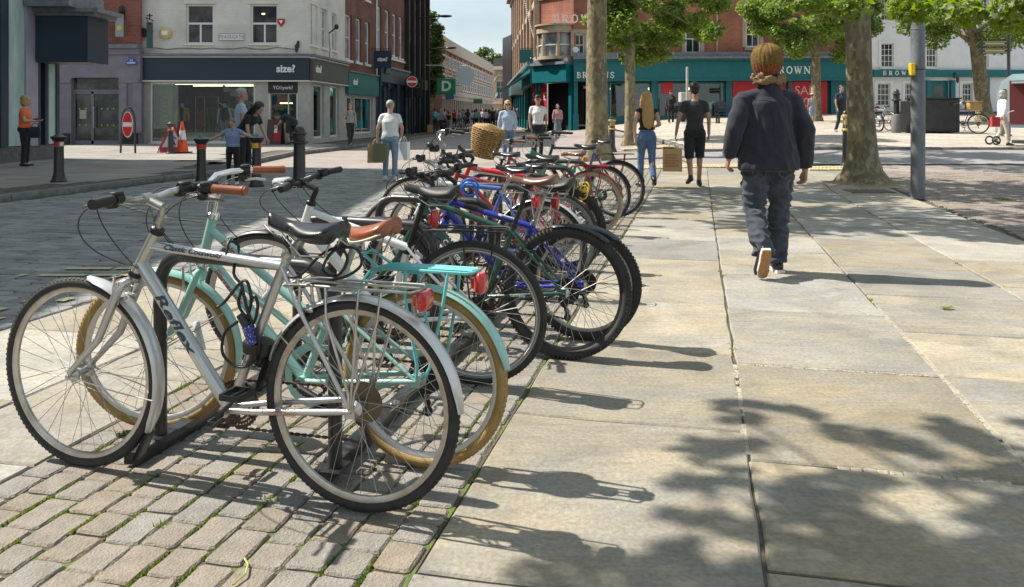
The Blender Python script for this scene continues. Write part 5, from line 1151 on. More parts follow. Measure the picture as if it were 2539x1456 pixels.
tree('tall narrow street tree growing against the buildings down the street', -6.0, 61.0, 6.0, .22, ((-6.0, 61, 6.0), (.75, .8, 3.4)), 6500, .22, group=None, nclump=46, crad=(.4, .7), name='street_tree', m=M_LEAF2, limbs=5, fan=SM)
tree('small round tree top showing above the curved terrace roof', -5.4, 165, 8, .3, ((-5.4, 165, 12.4), (3.2, 3, 1.9)), 2200, .5, group=None, nclump=24, crad=(.8, 1.4), name='street_tree', m=M_LEAF2, z0=0, fan=SM)
# ================================================================ BICYCLES
C_TYRE = mat('tyre_rubber', (.022, .022, .022), .75, col2=(.04, .038, .035), vs=20, bump=.3, bs=200)
C_TAN = mat('tan_tyre', (.40, .26, .09), .7, col2=(.30, .19, .06), vs=14, bump=.3, bs=180)
C_CREAM = mat('cream_tyre', (.45, .38, .24), .7, col2=(.33, .27, .17), vs=14)
C_RIM = mat('alloy_rim', (.58, .57, .55), .3, .9, col2=(.40, .36, .31), vs=12)
C_DRIM = mat('black_rim', (.03, .03, .03), .35, .3)
C_GRIM = mat('grey_rim', (.30, .30, .31), .35, .7)
C_SPOKE = mat('steel_spoke', (.42, .41, .39), .55, .7)
C_STEEL = mat('brushed_steel', (.56, .55, .53), .3, .95, col2=(.40, .39, .37), vs=25)
C_CHROME = mat('chrome', (.80, .80, .80), .12, 1)
C_BLACK = mat('black_plastic', (.012, .012, .013), .4)
C_MBLACK = mat('matt_black_rubber', (.02, .02, .02), .7, bump=.2, bs=200)
C_GREASE = mat('greasy_chain', (.055, .04, .03), .5, .6, col2=(.12, .07, .04), vs=40, bump=.4, bs=150)
C_RUST = mat('dusty_disc', (.22, .17, .10), .6, .4, col2=(.12, .09, .05), vs=20)
C_REDL = mat('red_reflector', (.62, .012, .01), .22, col2=(.40, .01, .008), vs=60, coat=.6, spec=.7)
C_AMBER = mat('amber_reflector', (.8, .18, .01), .2, coat=.5)
C_CLEAR = mat('clear_reflector', (.65, .68, .7), .1, coat=.5)
C_SADB = mat('black_saddle', (.012, .012, .014), .28, coat=.25)
C_SADM = mat('matt_saddle', (.02, .02, .021), .55, bump=.1)
C_TANL = mat('tan_leather', (.30, .085, .028), .32, col2=(.25, .065, .02), vs=8, coat=.3)
C_BRNL = mat('brown_leather', (.13, .055, .035), .35, col2=(.18, .085, .055), vs=9, coat=.3)
C_CREAMP = mat('cream_piping', (.7, .66, .5), .5)
C_SILVER = mat('silver_paint', (.56, .56, .56), .3, .75, col2=(.50, .49, .475), vs=6, coat=.4)
C_MUDS = mat('silver_mudguard', (.66, .66, .67), .3, .45, col2=(.58, .57, .56), vs=5, coat=.3)
C_MINT = mat('mint_paint', (.31, .56, .50), .35, col2=(.28, .52, .46), vs=4, coat=.5)
C_MINTR = mat('aqua_rack_paint', (.14, .50, .50), .4, coat=.4)
C_WHITEP = mat('white_gloss', (.74, .74, .74), .3, coat=.5)
C_GREENP = mat('dark_green_paint', (.008, .05, .035), .3, coat=.5, col2=(.012, .075, .052), vs=4)
C_GREEN2 = mat('bright_green_paint', (.015, .27, .16), .3, coat=.5)
C_BLUEP = mat('royal_blue_paint', (.02, .03, .36), .3, coat=.5)
C_BLUE2 = mat('light_blue_paint', (.06, .13, .42), .3, coat=.5)
C_NAVYP = mat('navy_paint', (.012, .02, .05), .3, coat=.6)
C_REDP = mat('scarlet_paint', (.62, .02, .02), .3, coat=.5)
C_WINE = mat('wine_paint', (.28, .015, .03), .3, coat=.5)
C_DECK = mat('decal_dark', (.04, .06, .08), .5); C_DECR = mat('decal_red', (.42, .08, .05), .5); C_DECW = mat('decal_white', (.75, .75, .75), .5)
C_WICK = mat('wicker', (.42, .27, .11), .7, col2=(.30, .18, .06), vs=30, bump=.5, bs=60)
C_BLOCK = mat('blue_cable', (.01, .17, .62), .35); C_YLOCK = mat('yellow_cable', (.75, .55, .01), .4)

def wheel(parent, r, cx, tr, tyre, rim, T=None, spokes=32, knob=False, disc=False, rimw=.012, hubm=None, cass=False, deep=.02):
    """front or rear wheel: rim mesh is the part; tyre, spokes, hub are its sub-parts"""
    T = T or Matrix(); c = Vector((cx, 0, r)); ri = r-tr*1.7
    def mk(b, name, m, par, **k):
        b.v = [tuple(T @ (Vector(v)+c)) for v in b.v]; return b.build(name, m, par, **k)
    b = MB(); n = 56; prof = [(ri-deep, -.005), (ri-deep, .005), (ri-.004, rimw), (ri+.004, rimw*.9), (ri+.004, -rimw*.9), (ri-.004, -rimw)]
    vs = []; fs = []; k = len(prof)
    for i in range(n):
        a = 2*pi*i/n
        for rr, y in prof: vs.append((rr*cos(a), y, rr*sin(a)))
    for i in range(n):
        for j in range(k): fs.append((i*k+j, ((i+1) % n)*k+j, ((i+1) % n)*k+(j+1) % k, i*k+(j+1) % k))
    b.add(vs, fs); w = mk(b, 'wheel', rim, parent, smooth=35)
    b = MB(); b.torus((0, 0, 0), r-tr, tr, (0, 1, 0), 64, 10)
    if knob:
        for i in range(96):
            a = 2*pi*i/96+R.uniform(-.004, .004)
            for s, off in ((-1, 0), (1, .5)):
                aa = a+off*2*pi/96; q = Matrix.Rotation(-aa, 3, 'Y'); rr = r-.0015
                b.bbox((rr*cos(aa)*1.0, s*tr*.38, rr*sin(aa)), (.009, tr*.5, .013), q)
                rr2 = r-tr*.42; b.bbox((rr2*cos(aa), s*tr*.86, rr2*sin(aa)), (.013, .008, .010), q)
    else:
        for i in range(110):
            a = 2*pi*i/110
            for s in (-1, 1):
                q = Matrix.Rotation(-a, 3, 'Y') @ Matrix.Rotation(s*.43, 3, 'Z'); rr = r-tr*.155
                b.bbox((rr*cos(a), s*tr*.42, rr*sin(a)), (.0035, tr*.6, .007), q)
    mk(b, 'tyre', tyre, w, smooth=50)
    b = MB()
    for i in range(spokes):
        s = 1 if i % 2 else -1; a = 2*pi*(i//2)/(spokes/2)+(0 if s > 0 else 2*pi/spokes); da = (1.25 if (i//2) % 2 else -1.25)
        hr = .026; p0 = (hr*cos(a+da), s*.03, hr*sin(a+da)); p1 = ((ri-deep+.002)*cos(a), s*.002, (ri-deep+.002)*sin(a)); b.tube([p0, p1], .00125, 4, cap=False)
    o = mk(b, 'spokes', C_SPOKE, w, smooth=0); o['kind'] = 'stuff'
    b = MB(); b.lathe([(.008, -.065), (.008, -.05), (.028, -.036), (.028, -.03), (.014, -.024), (.014, .024), (.028, .03), (.028, .036), (.008, .05), (.008, .065)], n=14, axis=(0, 1, 0)); mk(b, 'hub', hubm or C_STEEL, w)
    if disc:
        b = MB(); b.lathe([(.085, -.046), (.085, -.043), (.02, -.043)], n=24, axis=(0, 1, 0)); mk(b, 'brake_disc', C_RUST, w)
    if cass:
        b = MB()
        for q in range(6): b.lathe([(.052-.005*q, 0), (.052-.005*q, .002), (.01, .0021)], (0, -.028-.0045*q, 0), n=18, axis=(0, 1, 0))
        mk(b, 'cassette', C_GREASE, w, smooth=0); b = MB(); b.lathe([(.07, 0), (.07, .0015), (.02, .002)], (0, -.024, 0), 24, (0, 1, 0)); mk(b, 'spoke_guard', C_RUST if disc is None else C_BLACK, w)
    return w
def arcpts(cx, r, R_, a0, a1, n=20): return [(cx+R_*cos(rad(lerp(a0, a1, i/n))), 0, r+R_*sin(rad(lerp(a0, a1, i/n)))) for i in range(n+1)]
def mudguard(parent, cx, r, gap, a0, a1, m, wd=.026, T=None, stays=(), end=None, name='mudguard'):
    """curved guard: a bowed strip following the tyre, angles in the side view from forward (0) over the top (90)"""
    T = T or Matrix(); b = MB(); n = 30; k = 6; vs = []; fs = []
    for i in range(n+1):
        a = rad(lerp(a0, a1, i/n)); taper = min(1, .45+i/4, .45+(n-i)/4)
        for s in (0, 1):
            for j in range(k+1):
                t = (j/k*2-1); y = wd*taper*sin(t*1.35)/sin(1.35); rr = r+gap-(1-cos(t*1.35))*wd*.55-s*.0018
                vs.append((cx+rr*cos(a), y, r+rr*sin(a)))
    q = k+1
    for i in range(n):
        for j in range(k):
            A = i*2*q+j; B_ = (i+1)*2*q+j; fs.append((A, A+1, B_+1, B_)); fs.append((A+q, B_+q, B_+q+1, A+q+1))
        for j in (0, k): A = i*2*q+j; B_ = (i+1)*2*q+j; fs.append((A, B_, B_+q, A+q))
    for i in (0, n):
        for j in range(k): A = i*2*q+j; fs.append((A, A+q, A+q+1, A+1))
    b.add([T @ Vector(v) for v in vs], fs); g = b.build(name, m, parent, smooth=50)
    for sa in stays:
        b = MB(); aa = rad(sa); e = Vector((cx+(r+gap-.01)*cos(aa), 0, r+(r+gap-.01)*sin(aa)))
        for s in (-1, 1): b.tube([T @ Vector((cx, s*.055, r)), T @ Vector((lerp(cx, e.x, .6), s*.05, lerp(r, e.z, .6))), T @ Vector((e.x, s*wd, e.z))], .0026, 5)
        b.build('stay', C_STEEL, g)
    if end:
        b = MB(); aa = rad(end[0]); c = Vector((cx+(r+gap)*cos(aa), 0, r+(r+gap)*sin(aa))); tdir = Vector((sin(aa), 0, -cos(aa)))*end[1]
        b.tube([T @ c, T @ (c+tdir*.05), T @ (c+tdir*.1+Vector((0, 0, -.01)))], [(.006, wd), (.008, wd*1.15), (.003, wd*1.2)], 8, side=(1, 0, 0)); b.build('mud_flap', C_BLACK, g)
    return g
def saddle(parent, back, nose, zb, zm, zn, m, wb=.08, wn=.018, name='saddle', piping=None, drop=.06):
    """loft from back to nose; widths are half widths"""
    b = MB(); n = 22; k = 16; vs = []; fs = []
    for i in range(n+1):
        t = i/n; x = lerp(back, nose, t)
        w = wb*(sin(min(1, t*5+.28)*pi/2))*(1-t)**1.0+wn if t < .55 else None
        w = wn+(wb-wn)*max(0, (1-((t-.12)/.55)**2 if t > .12 else 1-((.12-t)/.16)**2*.6)); 
        if t > .67: w = wn*(1 if t < .93 else sqrt(max(0.02, 1-((t-.93)/.07)**2)))
        else: w = max(w, wn)
        w = w*(.75 if i == 0 else 1)
        z = zb*(1-t)**2+2*zm*t*(1-t)+zn*t*t; dr = drop*(.45+.55*max(0, 1-t*1.6))*(.6 if i in (0, n) else 1)
        for j in range(k):
            a = 2*pi*j/k; ca, sa = cos(a), sin(a)
            y = w*(abs(ca)**.8)*(1 if ca > 0 else -1); zz = z+(sa*.018 if sa > 0 else sa*dr*(.35+.65*abs(ca)**.7))
            vs.append((x, y, zz-(.012*(abs(ca)**2))))
    for i in range(n):
        for j in range(k): fs.append((i*k+j, i*k+(j+1) % k, (i+1)*k+(j+1) % k, (i+1)*k+j))
    fs += [tuple(range(k-1, -1, -1)), tuple(n*k+j for j in range(k))]
    b.add(vs, fs); s = b.build(name, m, parent, smooth=70)
    b = MB(); cx = lerp(back, nose, .38); zc = lerp(zb, zm, .5)-drop
    for sd in (-1, 1): b.tube([(lerp(back, nose, .06), sd*.04, zb-.03), (lerp(back, nose, .2), sd*.022, zc-.012), (cx+.04, sd*.022, zc-.012), (lerp(back, nose, .88), sd*.01, zn-.03)], .0035, 6)
    b.build('saddle_rail', C_STEEL, s)
    if piping:
        b = MB()
        for sd in (-1, 1): b.tube([Vector(vs[i*k+(0 if sd > 0 else k//2)])+Vector((0, 0, -.022 if i < 14 else -.01)) for i in range(1, 15)], .004, 6)
        b.build('piping', piping, s)
    return s
def tube_text(s, size, p0, p1, r, m, parent, at=.5, flip=False, side=-1, bold=0, lift=0.0, name='frame_lettering', shear=0, xs=1.0):
    """lettering wrapped onto the flank of a tube that runs p0->p1 in the side view; side -1 faces +y (the near side)"""
    me = text_mesh(s, size, bold, .0); p0, p1 = Vector((p0[0], 0, p0[1])), Vector((p1[0], 0, p1[1]))
    d = (p1-p0).normalized()
    if flip: d = -d
    y = Vector((0, 1, 0)); up = y.cross(d); up = -up if up.z < 0 and abs(up.z) > .05 else up
    c = p0.lerp(p1, at)
    up = d.cross(y)*-1
    bmx = bmesh.new(); bmx.from_mesh(me); ys = [v.co.y for v in bmx.verts]; y0_, y1_ = min(ys), max(ys)
    for i in range(1, 10): bmesh.ops.bisect_plane(bmx, geom=bmx.verts[:]+bmx.edges[:]+bmx.faces[:], plane_co=(0, lerp(y0_, y1_, i/10), 0), plane_no=(0, 1, 0))
    bmx.to_mesh(me); bmx.free()
    for v in me.vertices:
        u, h = (v.co.x+v.co.y*shear)*xs, v.co.y+lift; a = h/r; q = c+d*u+up*(r+.0012)*sin(a)+y*(r+.0012)*cos(a); v.co = q
    me.materials.clear(); me.materials.append(m); return link(name, me, parent)

def bike(name, label, Rr, Ff, P, lean=0, group='bicycles parked along the racks'):
    """Rr, Ff: ground points of rear and front wheel; P: parameter dictionary in the side view (x forward from the rear hub)"""
    d = Vector((Ff[0]-Rr[0], Ff[1]-Rr[1], 0)); wb = d.length; th = atan2(d.y, d.x)
    t = thing(name, label, 'bicycle', (Rr[0], Rr[1], gz(*Rr)+.002), th, group, rx=lean)
    r = P.get('r', .345); tr = P.get('tr', .017); bb = P['bb']; st = P['st']; h1 = P['ht']; h0 = P['hb']; sp = P.get('sp'); fc = P['frame']
    hax = Vector((h1[0]-h0[0], 0, h1[1]-h0[1])).normalized(); hb = Vector((h0[0], 0, h0[1]))
    TS = Matrix.Translation(hb) @ Matrix.Rotation(P.get('steer', 0), 4, hax) @ Matrix.Translation(-hb); wb = P.get('wb', wb)
    tyre = P.get('tyre', C_TYRE); rim = P.get('rim', C_RIM)
    wheel(t, r, 0, tr, tyre, rim, knob=P.get('knob'), cass=P.get('cass', True), disc=P.get('rdisc', False), deep=P.get('deep', .02))
    wheel(t, r, wb, tr, tyre, rim, TS, knob=P.get('knob'), disc=P.get('fdisc', False), deep=P.get('deep', .02), rimw=P.get('rimw', .012))
    V = lambda p, y=0: Vector((p[0], y, p[1]))
    # frame as one mesh with its tubes
    b = MB(); td = P.get('tube', .0165)
    sj = P.get('sj', st)      # seat-stay joint on the seat tube
    if P.get('dutch'):
        b.tube([V(P['tt0']), V(P['tt1'])], td*1.0, 10); b.tube([V(P['dt0']), V(bb)], td*1.15, 10)
    else:
        b.tube([V(P['tt0']), V(P['tt1'])], P.get('ttr', td), 12, side=(0, 1, 0)); b.tube([V(P['dt0']), V(bb)], P.get('dtr', td*1.25), 12, side=(0, 1, 0))
    b.tube([V(bb), V(st)], td*.95, 12); b.tube([hb, V(h1)], td*1.15, 12)
    b.lathe([(.021, -.036), (.021, .036)], V(bb), 14, (0, 1, 0))
    for s in (-1, 1):
        b.tube([V(bb, s*.02), (lerp(bb[0], 0, .25), s*.045, lerp(bb[1], r, .25)), (lerp(bb[0], 0, .9), s*.06, lerp(bb[1], r, .9)), (0, s*.062, r)], [P.get('csr', .011)]*3+[.008], 8)
        b.tube([V(sj, s*.016), (lerp(sj[0], 0, .3), s*.042, lerp(sj[1], r, .3)), (0, s*.062, r)], [P.get('ssr', .008)]*2+[.007], 8)
        b.bbox((.004, s*.062, r), (.035, .005, .045))
    if P.get('brace'): b.tube([V(P['brace'][0]), V(P['brace'][1])], td*.7, 8)
    fr = b.build('frame', fc, t, smooth=50)
    if P.get('tt_paint'):
        f0, f1, m = P['tt_paint']; a, c = V(P['tt0']), V(P['tt1']); b = MB(); b.tube([a.lerp(c, f0), a.lerp(c, f1)], P.get('ttr', td)+.0008, 12, side=(0, 1, 0)); b.build('frame_band', m, fr)
    if P.get('st_paint'): b = MB(); b.tube([V(bb).lerp(V(st), .25), V(bb).lerp(V(st), .98)], td*.97+.0008, 12); b.build('frame_band', P['st_paint'], fr)
    # fork
    b = MB(); cr_ = hb-hax*.03; fw = P.get('fw', .05); fl = P.get('forkm', fc); rk = Vector((wb, 0, r)); bend = P.get('bend', .03)
    b.tube([hb, cr_], td*1.1, 12)
    for s in (-1, 1):
        f0 = cr_+Vector((0, s*.018, -.005)); f1 = cr_-hax*.045+Vector((0, s*fw, 0)); mid = f1.lerp(rk+Vector((0, s*.052, 0)), .55)-Vector((bend, 0, 0)); 
        fk = P.get('forkr', .0115)
        b.tube([f0, cr_-hax*.012+Vector((0, s*(fw-.008), 0)), f1, mid, rk+Vector((-.006, s*.052, .02)), rk+Vector((0, s*.052, 0))], [fk*1.1, fk*1.15, fk*1.15, fk, fk*.7, fk*.6], 10)
    b.v = [tuple(TS @ Vector(v)) for v in b.v]; fk_ = b.build('fork', fl, t, smooth=50)
    b = MB(); b.lathe([(.024, -.006), (.024, .012), (.02, .016)], V(h1), 14, hax); b.lathe([(.024, -.014), (.022, .004)], hb, 14, hax); b.build('headset', P.get('headm', C_BLACK), t)
    # stem and handlebar
    stm = P.get('stemm', C_STEEL); top = V(P['stem0']); cl = V(P['clamp']); b = MB(); b.tube([V(h1), top], .013, 12); b.tube([top-hax*.004, cl], [.0155, .014], 12); b.lathe([(.02, -.02), (.02, .02)], cl, 12, (0, 1, 0))
    if P.get('spacer'): b.lathe([(.019, -.015), (.019, .015)], V(h1).lerp(top, .5), 12, hax)
    b.v = [tuple(TS @ Vector(v)) for v in b.v]; b.build('stem', stm, t, smooth=50)
    hbm = P.get('barm', C_STEEL); kind = P.get('bar', 'flat'); b = MB(); W_ = P.get('barw', .3); grips = []
    for s in (-1, 1):
        if kind == 'flat': pts = [cl, cl+Vector((0, s*.06, 0)), cl+Vector((-.005, s*.12, .012)), cl+Vector((-.03, s*W_*.6, .02)), cl+Vector((-.06, s*W_, .02))]; g = (pts[3].lerp(pts[4], .05), pts[4])
        elif kind == 'swept': hz = P.get('rise', .1); pts = [cl, cl+Vector((.01, s*.05, .0)), cl+Vector((.03, s*.10, hz*.35)), cl+Vector((.02, s*.16, hz*.85)), cl+Vector((-.03, s*.21, hz)), cl+Vector((-.10, s*.25, hz*.98)), cl+Vector((-.24, s*.285, hz*.9))]; g = (pts[5], pts[6])
        elif kind == 'drop': pts = [cl, cl+Vector((.0, s*.16, 0)), cl+Vector((.02, s*.2, 0)), cl+Vector((.08, s*.205, -.005)), cl+Vector((.105, s*.21, -.04)), cl+Vector((.09, s*.21, -.09)), cl+Vector((.04, s*.21, -.125)), cl+Vector((-.03, s*.21, -.13))]; g = (pts[2], pts[3])
        b.tube(pts, .0128 if kind != 'drop' else .0155, 10); grips.append((s, g, pts))
    b.v = [tuple(TS @ Vector(v)) for v in b.v]; hb_ = b.build('handlebar', hbm if kind != 'drop' else C_MBLACK, t, smooth=50)
    for s, g, pts in grips:
        if kind == 'drop':
            b = MB(); b.tube([pts[3], pts[3]+Vector((.04, 0, .02)), pts[3]+Vector((.06, 0, .055))], [.018, .019, .014], 8); b.v = [tuple(TS @ Vector(v)) for v in b.v]; b.build('brake_hood', C_MBLACK, hb_)
            b = MB(); b.tube([pts[3]+Vector((.06, 0, .03)), pts[3]+Vector((.085, 0, -.03)), pts[3]+Vector((.06, 0, -.1))], [.009, .007, .004], 6); b.v = [tuple(TS @ Vector(v)) for v in b.v]; b.build('brake_lever', C_STEEL, hb_); continue
        a, c = g; dd = (c-a).normalized(); b = MB(); gr = P.get('gripr', .0165)
        b.tube([a+dd*.012, a+dd*.02, c-dd*.008, c+dd*.004], [gr*1.1, gr, gr, gr*.95], 12)
        if P.get('gripring'):
            b.tube([c-dd*.014, c-dd*.006], gr*1.12, 12)
        b.v = [tuple(TS @ Vector(v)) for v in b.v]; b.build('grip', P.get('gripm', C_MBLACK), hb_, smooth=50)
        b = MB(); q = a-dd*.02; fwd = Vector((1, 0, -.25)).normalized() if kind == 'flat' else Vector((.6, 0, -.8)).normalized()
        b.tube([q-dd*.022, q+dd*.022], .021, 10); b.bbox(q+fwd*.02+Vector((0, 0, -.012)), (.03, .045, .03), bev=.006); b.bbox(q+Vector((0, 0, .018)), (.035, .04, .014), bev=.004)
        b.v = [tuple(TS @ Vector(v)) for v in b.v]; b.build('shifter', C_BLACK, hb_, smooth=40)
        b = MB(); L0 = q+fwd*.035; b.tube([L0, L0+fwd*.018+dd*.03, L0+fwd*.012+dd*.07, L0+fwd*.02+dd*.115], [.006, .006, .0055, .007], 6); b.v = [tuple(TS @ Vector(v)) for v in b.v]; b.build('brake_lever', P.get('leverm', C_STEEL), hb_)
        if P.get('cables', True):
            b = MB(); f_ = TS @ (L0); tgt = V(h0)+Vector((.03, s*.02, .03)) if s > 0 else V(P['tt0'])+Vector((-.05, -.03, -.03))
            b.tube(bez(f_, f_+Vector((.16, s*.02, -.02)), tgt+Vector((.22, s*.05, .06)), tgt), .0026, 5)
            b.tube(bez(f_+Vector((0, 0, .01)), f_+Vector((.12, -s*.04, .03)), tgt+Vector((.15, s*.0, .14)), tgt+Vector((-.06, s*.01, -.01))), .0024, 5); o = b.build('cable', C_BLACK, hb_)
    # seat post, clamp, saddle
    sc = P['sad']; b = MB(); pt = Vector((P['post'][0], 0, P['post'][1])); b.tube([V(st)-(pt-V(st))*.1, pt], .0135, 12); b.lathe([(.02, -.012), (.02, .012)], V(st), 12, (pt-V(st))); b.bbox(pt+Vector((0, 0, .008)), (.05, .05, .02), bev=.005)
    b.build('seat_post', P.get('postm', C_STEEL), t)
    saddle(t, *sc, P.get('sadm', C_SADB), P.get('sw', .078), P.get('sn', .02), piping=P.get('piping'), drop=P.get('sdrop', .05))
    # drivetrain
    cb = MB()
    for q in P.get('rings', (.09, .07)):
        nT = 36; pr = []
        for i in range(nT*2): a = 2*pi*i/(nT*2); rr = q+(.003 if i % 2 else -.002); pr.append((rr*cos(a), rr*sin(a)))
        vs = []; 
        for y in (-.044-(.09-q)*-.15, -.041-(.09-q)*-.15):
            for (px, pz) in pr: vs.append((bb[0]+px, y, bb[1]+pz))
            for (px, pz) in pr: vs.append((bb[0]+px*.86, y, bb[1]+pz*.86))
        m2 = nT*2; fs = []
        for i in range(m2): j = (i+1) % m2; fs += [(i, j, m2+j, m2+i), (2*m2+i, 3*m2+i, 3*m2+j, 2*m2+j), (i, 2*m2+i, 2*m2+j, j), (m2+i, m2+j, 3*m2+j, 3*m2+i)]
        cb.add(vs, fs)
    for i in range(5): a = 2*pi*i/5; cb.bar(V(bb, -.043), (bb[0]+.075*cos(a), -.043, bb[1]+.075*sin(a)), .014, .004)
    ch = cb.build('chainring', C_GREASE, t, smooth=0)
    b = MB(); rc = .04; R0 = P.get('rings', (.09,))[0]; y = -.043
    tp = [(bb[0]+R0*.1, y, bb[1]+R0), (0, y, r+rc)]; bt = [(bb[0]+R0*.1, y, bb[1]-R0), (.06, y, r-.14), (.01, y, r-.15), (-.01, y, r-.11), (.02, y, r-.06), (-.02, y, r-.04)]
    for seg in (tp, bt):
        for a, c in zip(seg, seg[1:]):
            a, c = Vector(a), Vector(c); k = max(1, int((c-a).length/.0254)); 
            for i in range(k): b.bar(a.lerp(c, i/k), a.lerp(c, (i+.62)/k), .0065, .009); b.bar(a.lerp(c, (i+.6)/k), a.lerp(c, (i+1)/k), .0045, .005)
    o = b.build('chain', C_GREASE, t, smooth=0); o['kind'] = 'stuff'
    if P.get('cass', True):
        b = MB(); b.bar((.0, -.06, r-.03), (.02, -.06, r-.07), .012, .02); b.lathe([(.02, 0), (.02, .006)], (.02, -.048, r-.07), 12, (0, 1, 0)); b.lathe([(.02, 0), (.02, .006)], (.0, -.048, r-.14), 12, (0, 1, 0)); b.bar((.02, -.055, r-.07), (0, -.055, r-.14), .005, .018); b.build('derailleur', C_BLACK, t)
    ca = P.get('crank', 40); 
    for s in (-1, 1):
        a = rad(ca if s > 0 else ca+180); e = Vector((bb[0]+.17*cos(a), s*.075, bb[1]+.17*sin(a))); b = MB(); b.tube([V(bb, s*.05), V(bb, s*.066).lerp(e, .15), e], [(.013, .009), (.012, .008), (.011, .007)], 8, side=(0, 1, 0)); b.lathe([(.014, -.008), (.014, .008)], V(bb, s*.06), 12, (0, 1, 0)); cr2 = b.build('crank', P.get('crankm', C_BLACK), t, smooth=50)
        b = MB(); pc = e+Vector((0, s*.06, 0)); b.tube([e, e+Vector((0, s*.1, 0))], .006, 8); b.bbox(pc+Vector((.036, 0, .0)), (.014, .085, .022), bev=.003); b.bbox(pc+Vector((-.036, 0, 0)), (.014, .085, .022), bev=.003); b.bbox(pc+Vector((0, .042*s, 0)), (.07, .006, .018)); b.bbox(pc-Vector((0, .042*s, 0)), (.07, .006, .018)); b.build('pedal', C_BLACK, cr2, smooth=0)
    # rim brakes
    if P.get('brakes', True):
        for T_, c, yy in ((TS, Vector((h0[0]+.055, 0, r+r-.03)), 1), (Matrix(), Vector((lerp(sj[0], 0, .25)-.02, 0, lerp(sj[1], r, .25))), 1)):
            b = MB()
            for s in (-1, 1): b.tube([c+Vector((0, s*.035, -.05)), c+Vector((.01, s*.04, 0)), c+Vector((.01, s*.035, .06))], [.007, .006, .004], 6); b.bbox(c+Vector((-.005, s*.024, -.025)), (.055, .012, .014), bev=.003)
            b.tube([c+Vector((.01, -.04, .055)), c+Vector((.01, 0, .062)), c+Vector((.01, .04, .055))], .002, 4)
            b.v = [tuple(T_ @ Vector(v)) for v in b.v]; b.build('brake', C_BLACK if P.get('darkbrake') else C_STEEL, t)
    # mudguards
    if P.get('fguard'): a0, a1, m = P['fguard'][:3]; mudguard(t, wb, r, .014, a0, a1, m, P.get('gw', .026), TS, stays=P.get('fstays', (150,)), end=P.get('fend'))
    if P.get('rguard'): a0, a1, m = P['rguard'][:3]; mudguard(t, 0, r, .014, a0, a1, m, P.get('gw', .026), stays=P.get('rstays', (35,)), end=P.get('rend'))
    # rack
    if P.get('rack'):
        x0, x1, z, m = P['rack'][:4]; rr = P.get('rackr', .0045); w = .055; b = MB()
        b.tube([(x0, .02, z), (x0-.03, w, z), (x1, w, z), (x1-.015, w*.5, z), (x1-.015, -w*.5, z), (x1, -w, z), (x0-.03, -w, z), (x0, -.02, z)], rr, 6, closed=True)
        for y in P.get('rackbars', (0,)): b.tube([(x0-.01, y, z+.002), (x1-.01, y, z+.002)], rr*.9, 6)
        b.bbox(((x0+x1)/2+.04, 0, z-.012), (.09, w*1.9, .003))
        for s in (-1, 1):
            for xx, xe in P.get('racklegs', ((.05, .0), (-.1, -.02))): b.tube([(xx, s*w, z), (xx*.9, s*(w+.012), z-.1), (xe, s*.075, r+.06), (xe*.5, s*.072, r+.01)], rr, 6)
            b.tube([(x0-.03, s*w, z), (x0+.04, s*.03, z-.01), (sj[0]-.01, s*.02, sj[1]-.06)], rr, 6)
        if P.get('rackloop'): b.tube([(x0, w, z), (x0+.06, w, z+.05), (x0+.05, w*.2, z+.06), (x0, -w, z)], rr, 6)
        b.build('rack', m, t, smooth=50)
    def refl(x, y, z, sz, m, nm): b = MB(); b.bbox((x, y, z), sz, bev=min(sz)*.3); b.bbox((x+.02, y, z), (.02, sz[1]*.6, sz[2]*.5)); return b.build(nm, m, t, smooth=40)
    for q in P.get('refl', ()): refl(*q)
    return t
def bez(a, b, c, d, n=14):
    a, b, c, d = map(Vector, (a, b, c, d)); return [a*(1-t)**3+b*3*t*(1-t)**2+c*3*t*t*(1-t)+d*t**3 for t in [i/n for i in range(n+1)]]
NEARW = dict(tube=.0165)
# 1 silver trekking bicycle
P1 = dict(r=.35, tr=.019, wb=1.15, bb=(.50, .285), st=(.262, .83), sj=(.275, .79), ht=(.795, .885), hb=(.888, .735), tt0=(.815, .835), tt1=(.285, .79), dt0=(.868, .77), ttr=(.0165, .0165), dtr=.024, tube=.0175,
    frame=C_SILVER, stem0=(.765, .975), clamp=(.84, 1.0), stemm=C_STEEL, spacer=1, bar='flat', barw=.30, gripr=.018, post=(.20, .89), sad=(.055, .335, .935, .895, .957), sadm=C_SADB, sw=.09, sn=.026, sdrop=.07,
    fguard=(98, 212, C_MUDS), fend=(212, -1), rguard=(20, 178, C_MUDS), rend=(20, 1), gw=.03, fstays=(190,), rstays=(38, ), rack=(.21, -.21, .745, C_STEEL), racklegs=((.09, .0), (-.03, -.01), (-.11, -.02)), crank=140, rings=(.085, .07, .055), forkr=.014, fw=.05, bend=.035, cass=True, rdisc=None,
    refl=[(-.235, .0, .712, (.035, .085, .06), C_REDL, 'rear_reflector')])
b1 = bike('bicycle', 'silver trekking bicycle with silver mudguards, nearest in the row, black saddle', (-.494, 2.71), (-1.553, 3.05), P1, lean=rad(-1.5))
fr1 = [c for c in b1.children if c.name.startswith('frame')][0]
tube_text('Reflex', .05, (.86, .77), (.50, .285), .024, C_DECK, fr1, .42, bold=.025, shear=.25, lift=.002, xs=1.9)
tube_text('COUNTY TREKKING STYLE', .009, (.86, .77), (.50, .285), .024, C_DECK, fr1, .5, lift=-.025)
tube_text('Classic Cotswold', .027, (.815, .835), (.285, .79), .0165, C_DECK, fr1, .34, bold=.02, shear=.3, lift=.004, xs=1.25)
tube_text('COUNTY', .022, (.45, .285), (.0, .35), .011, C_DECR, fr1, .42) if False else None
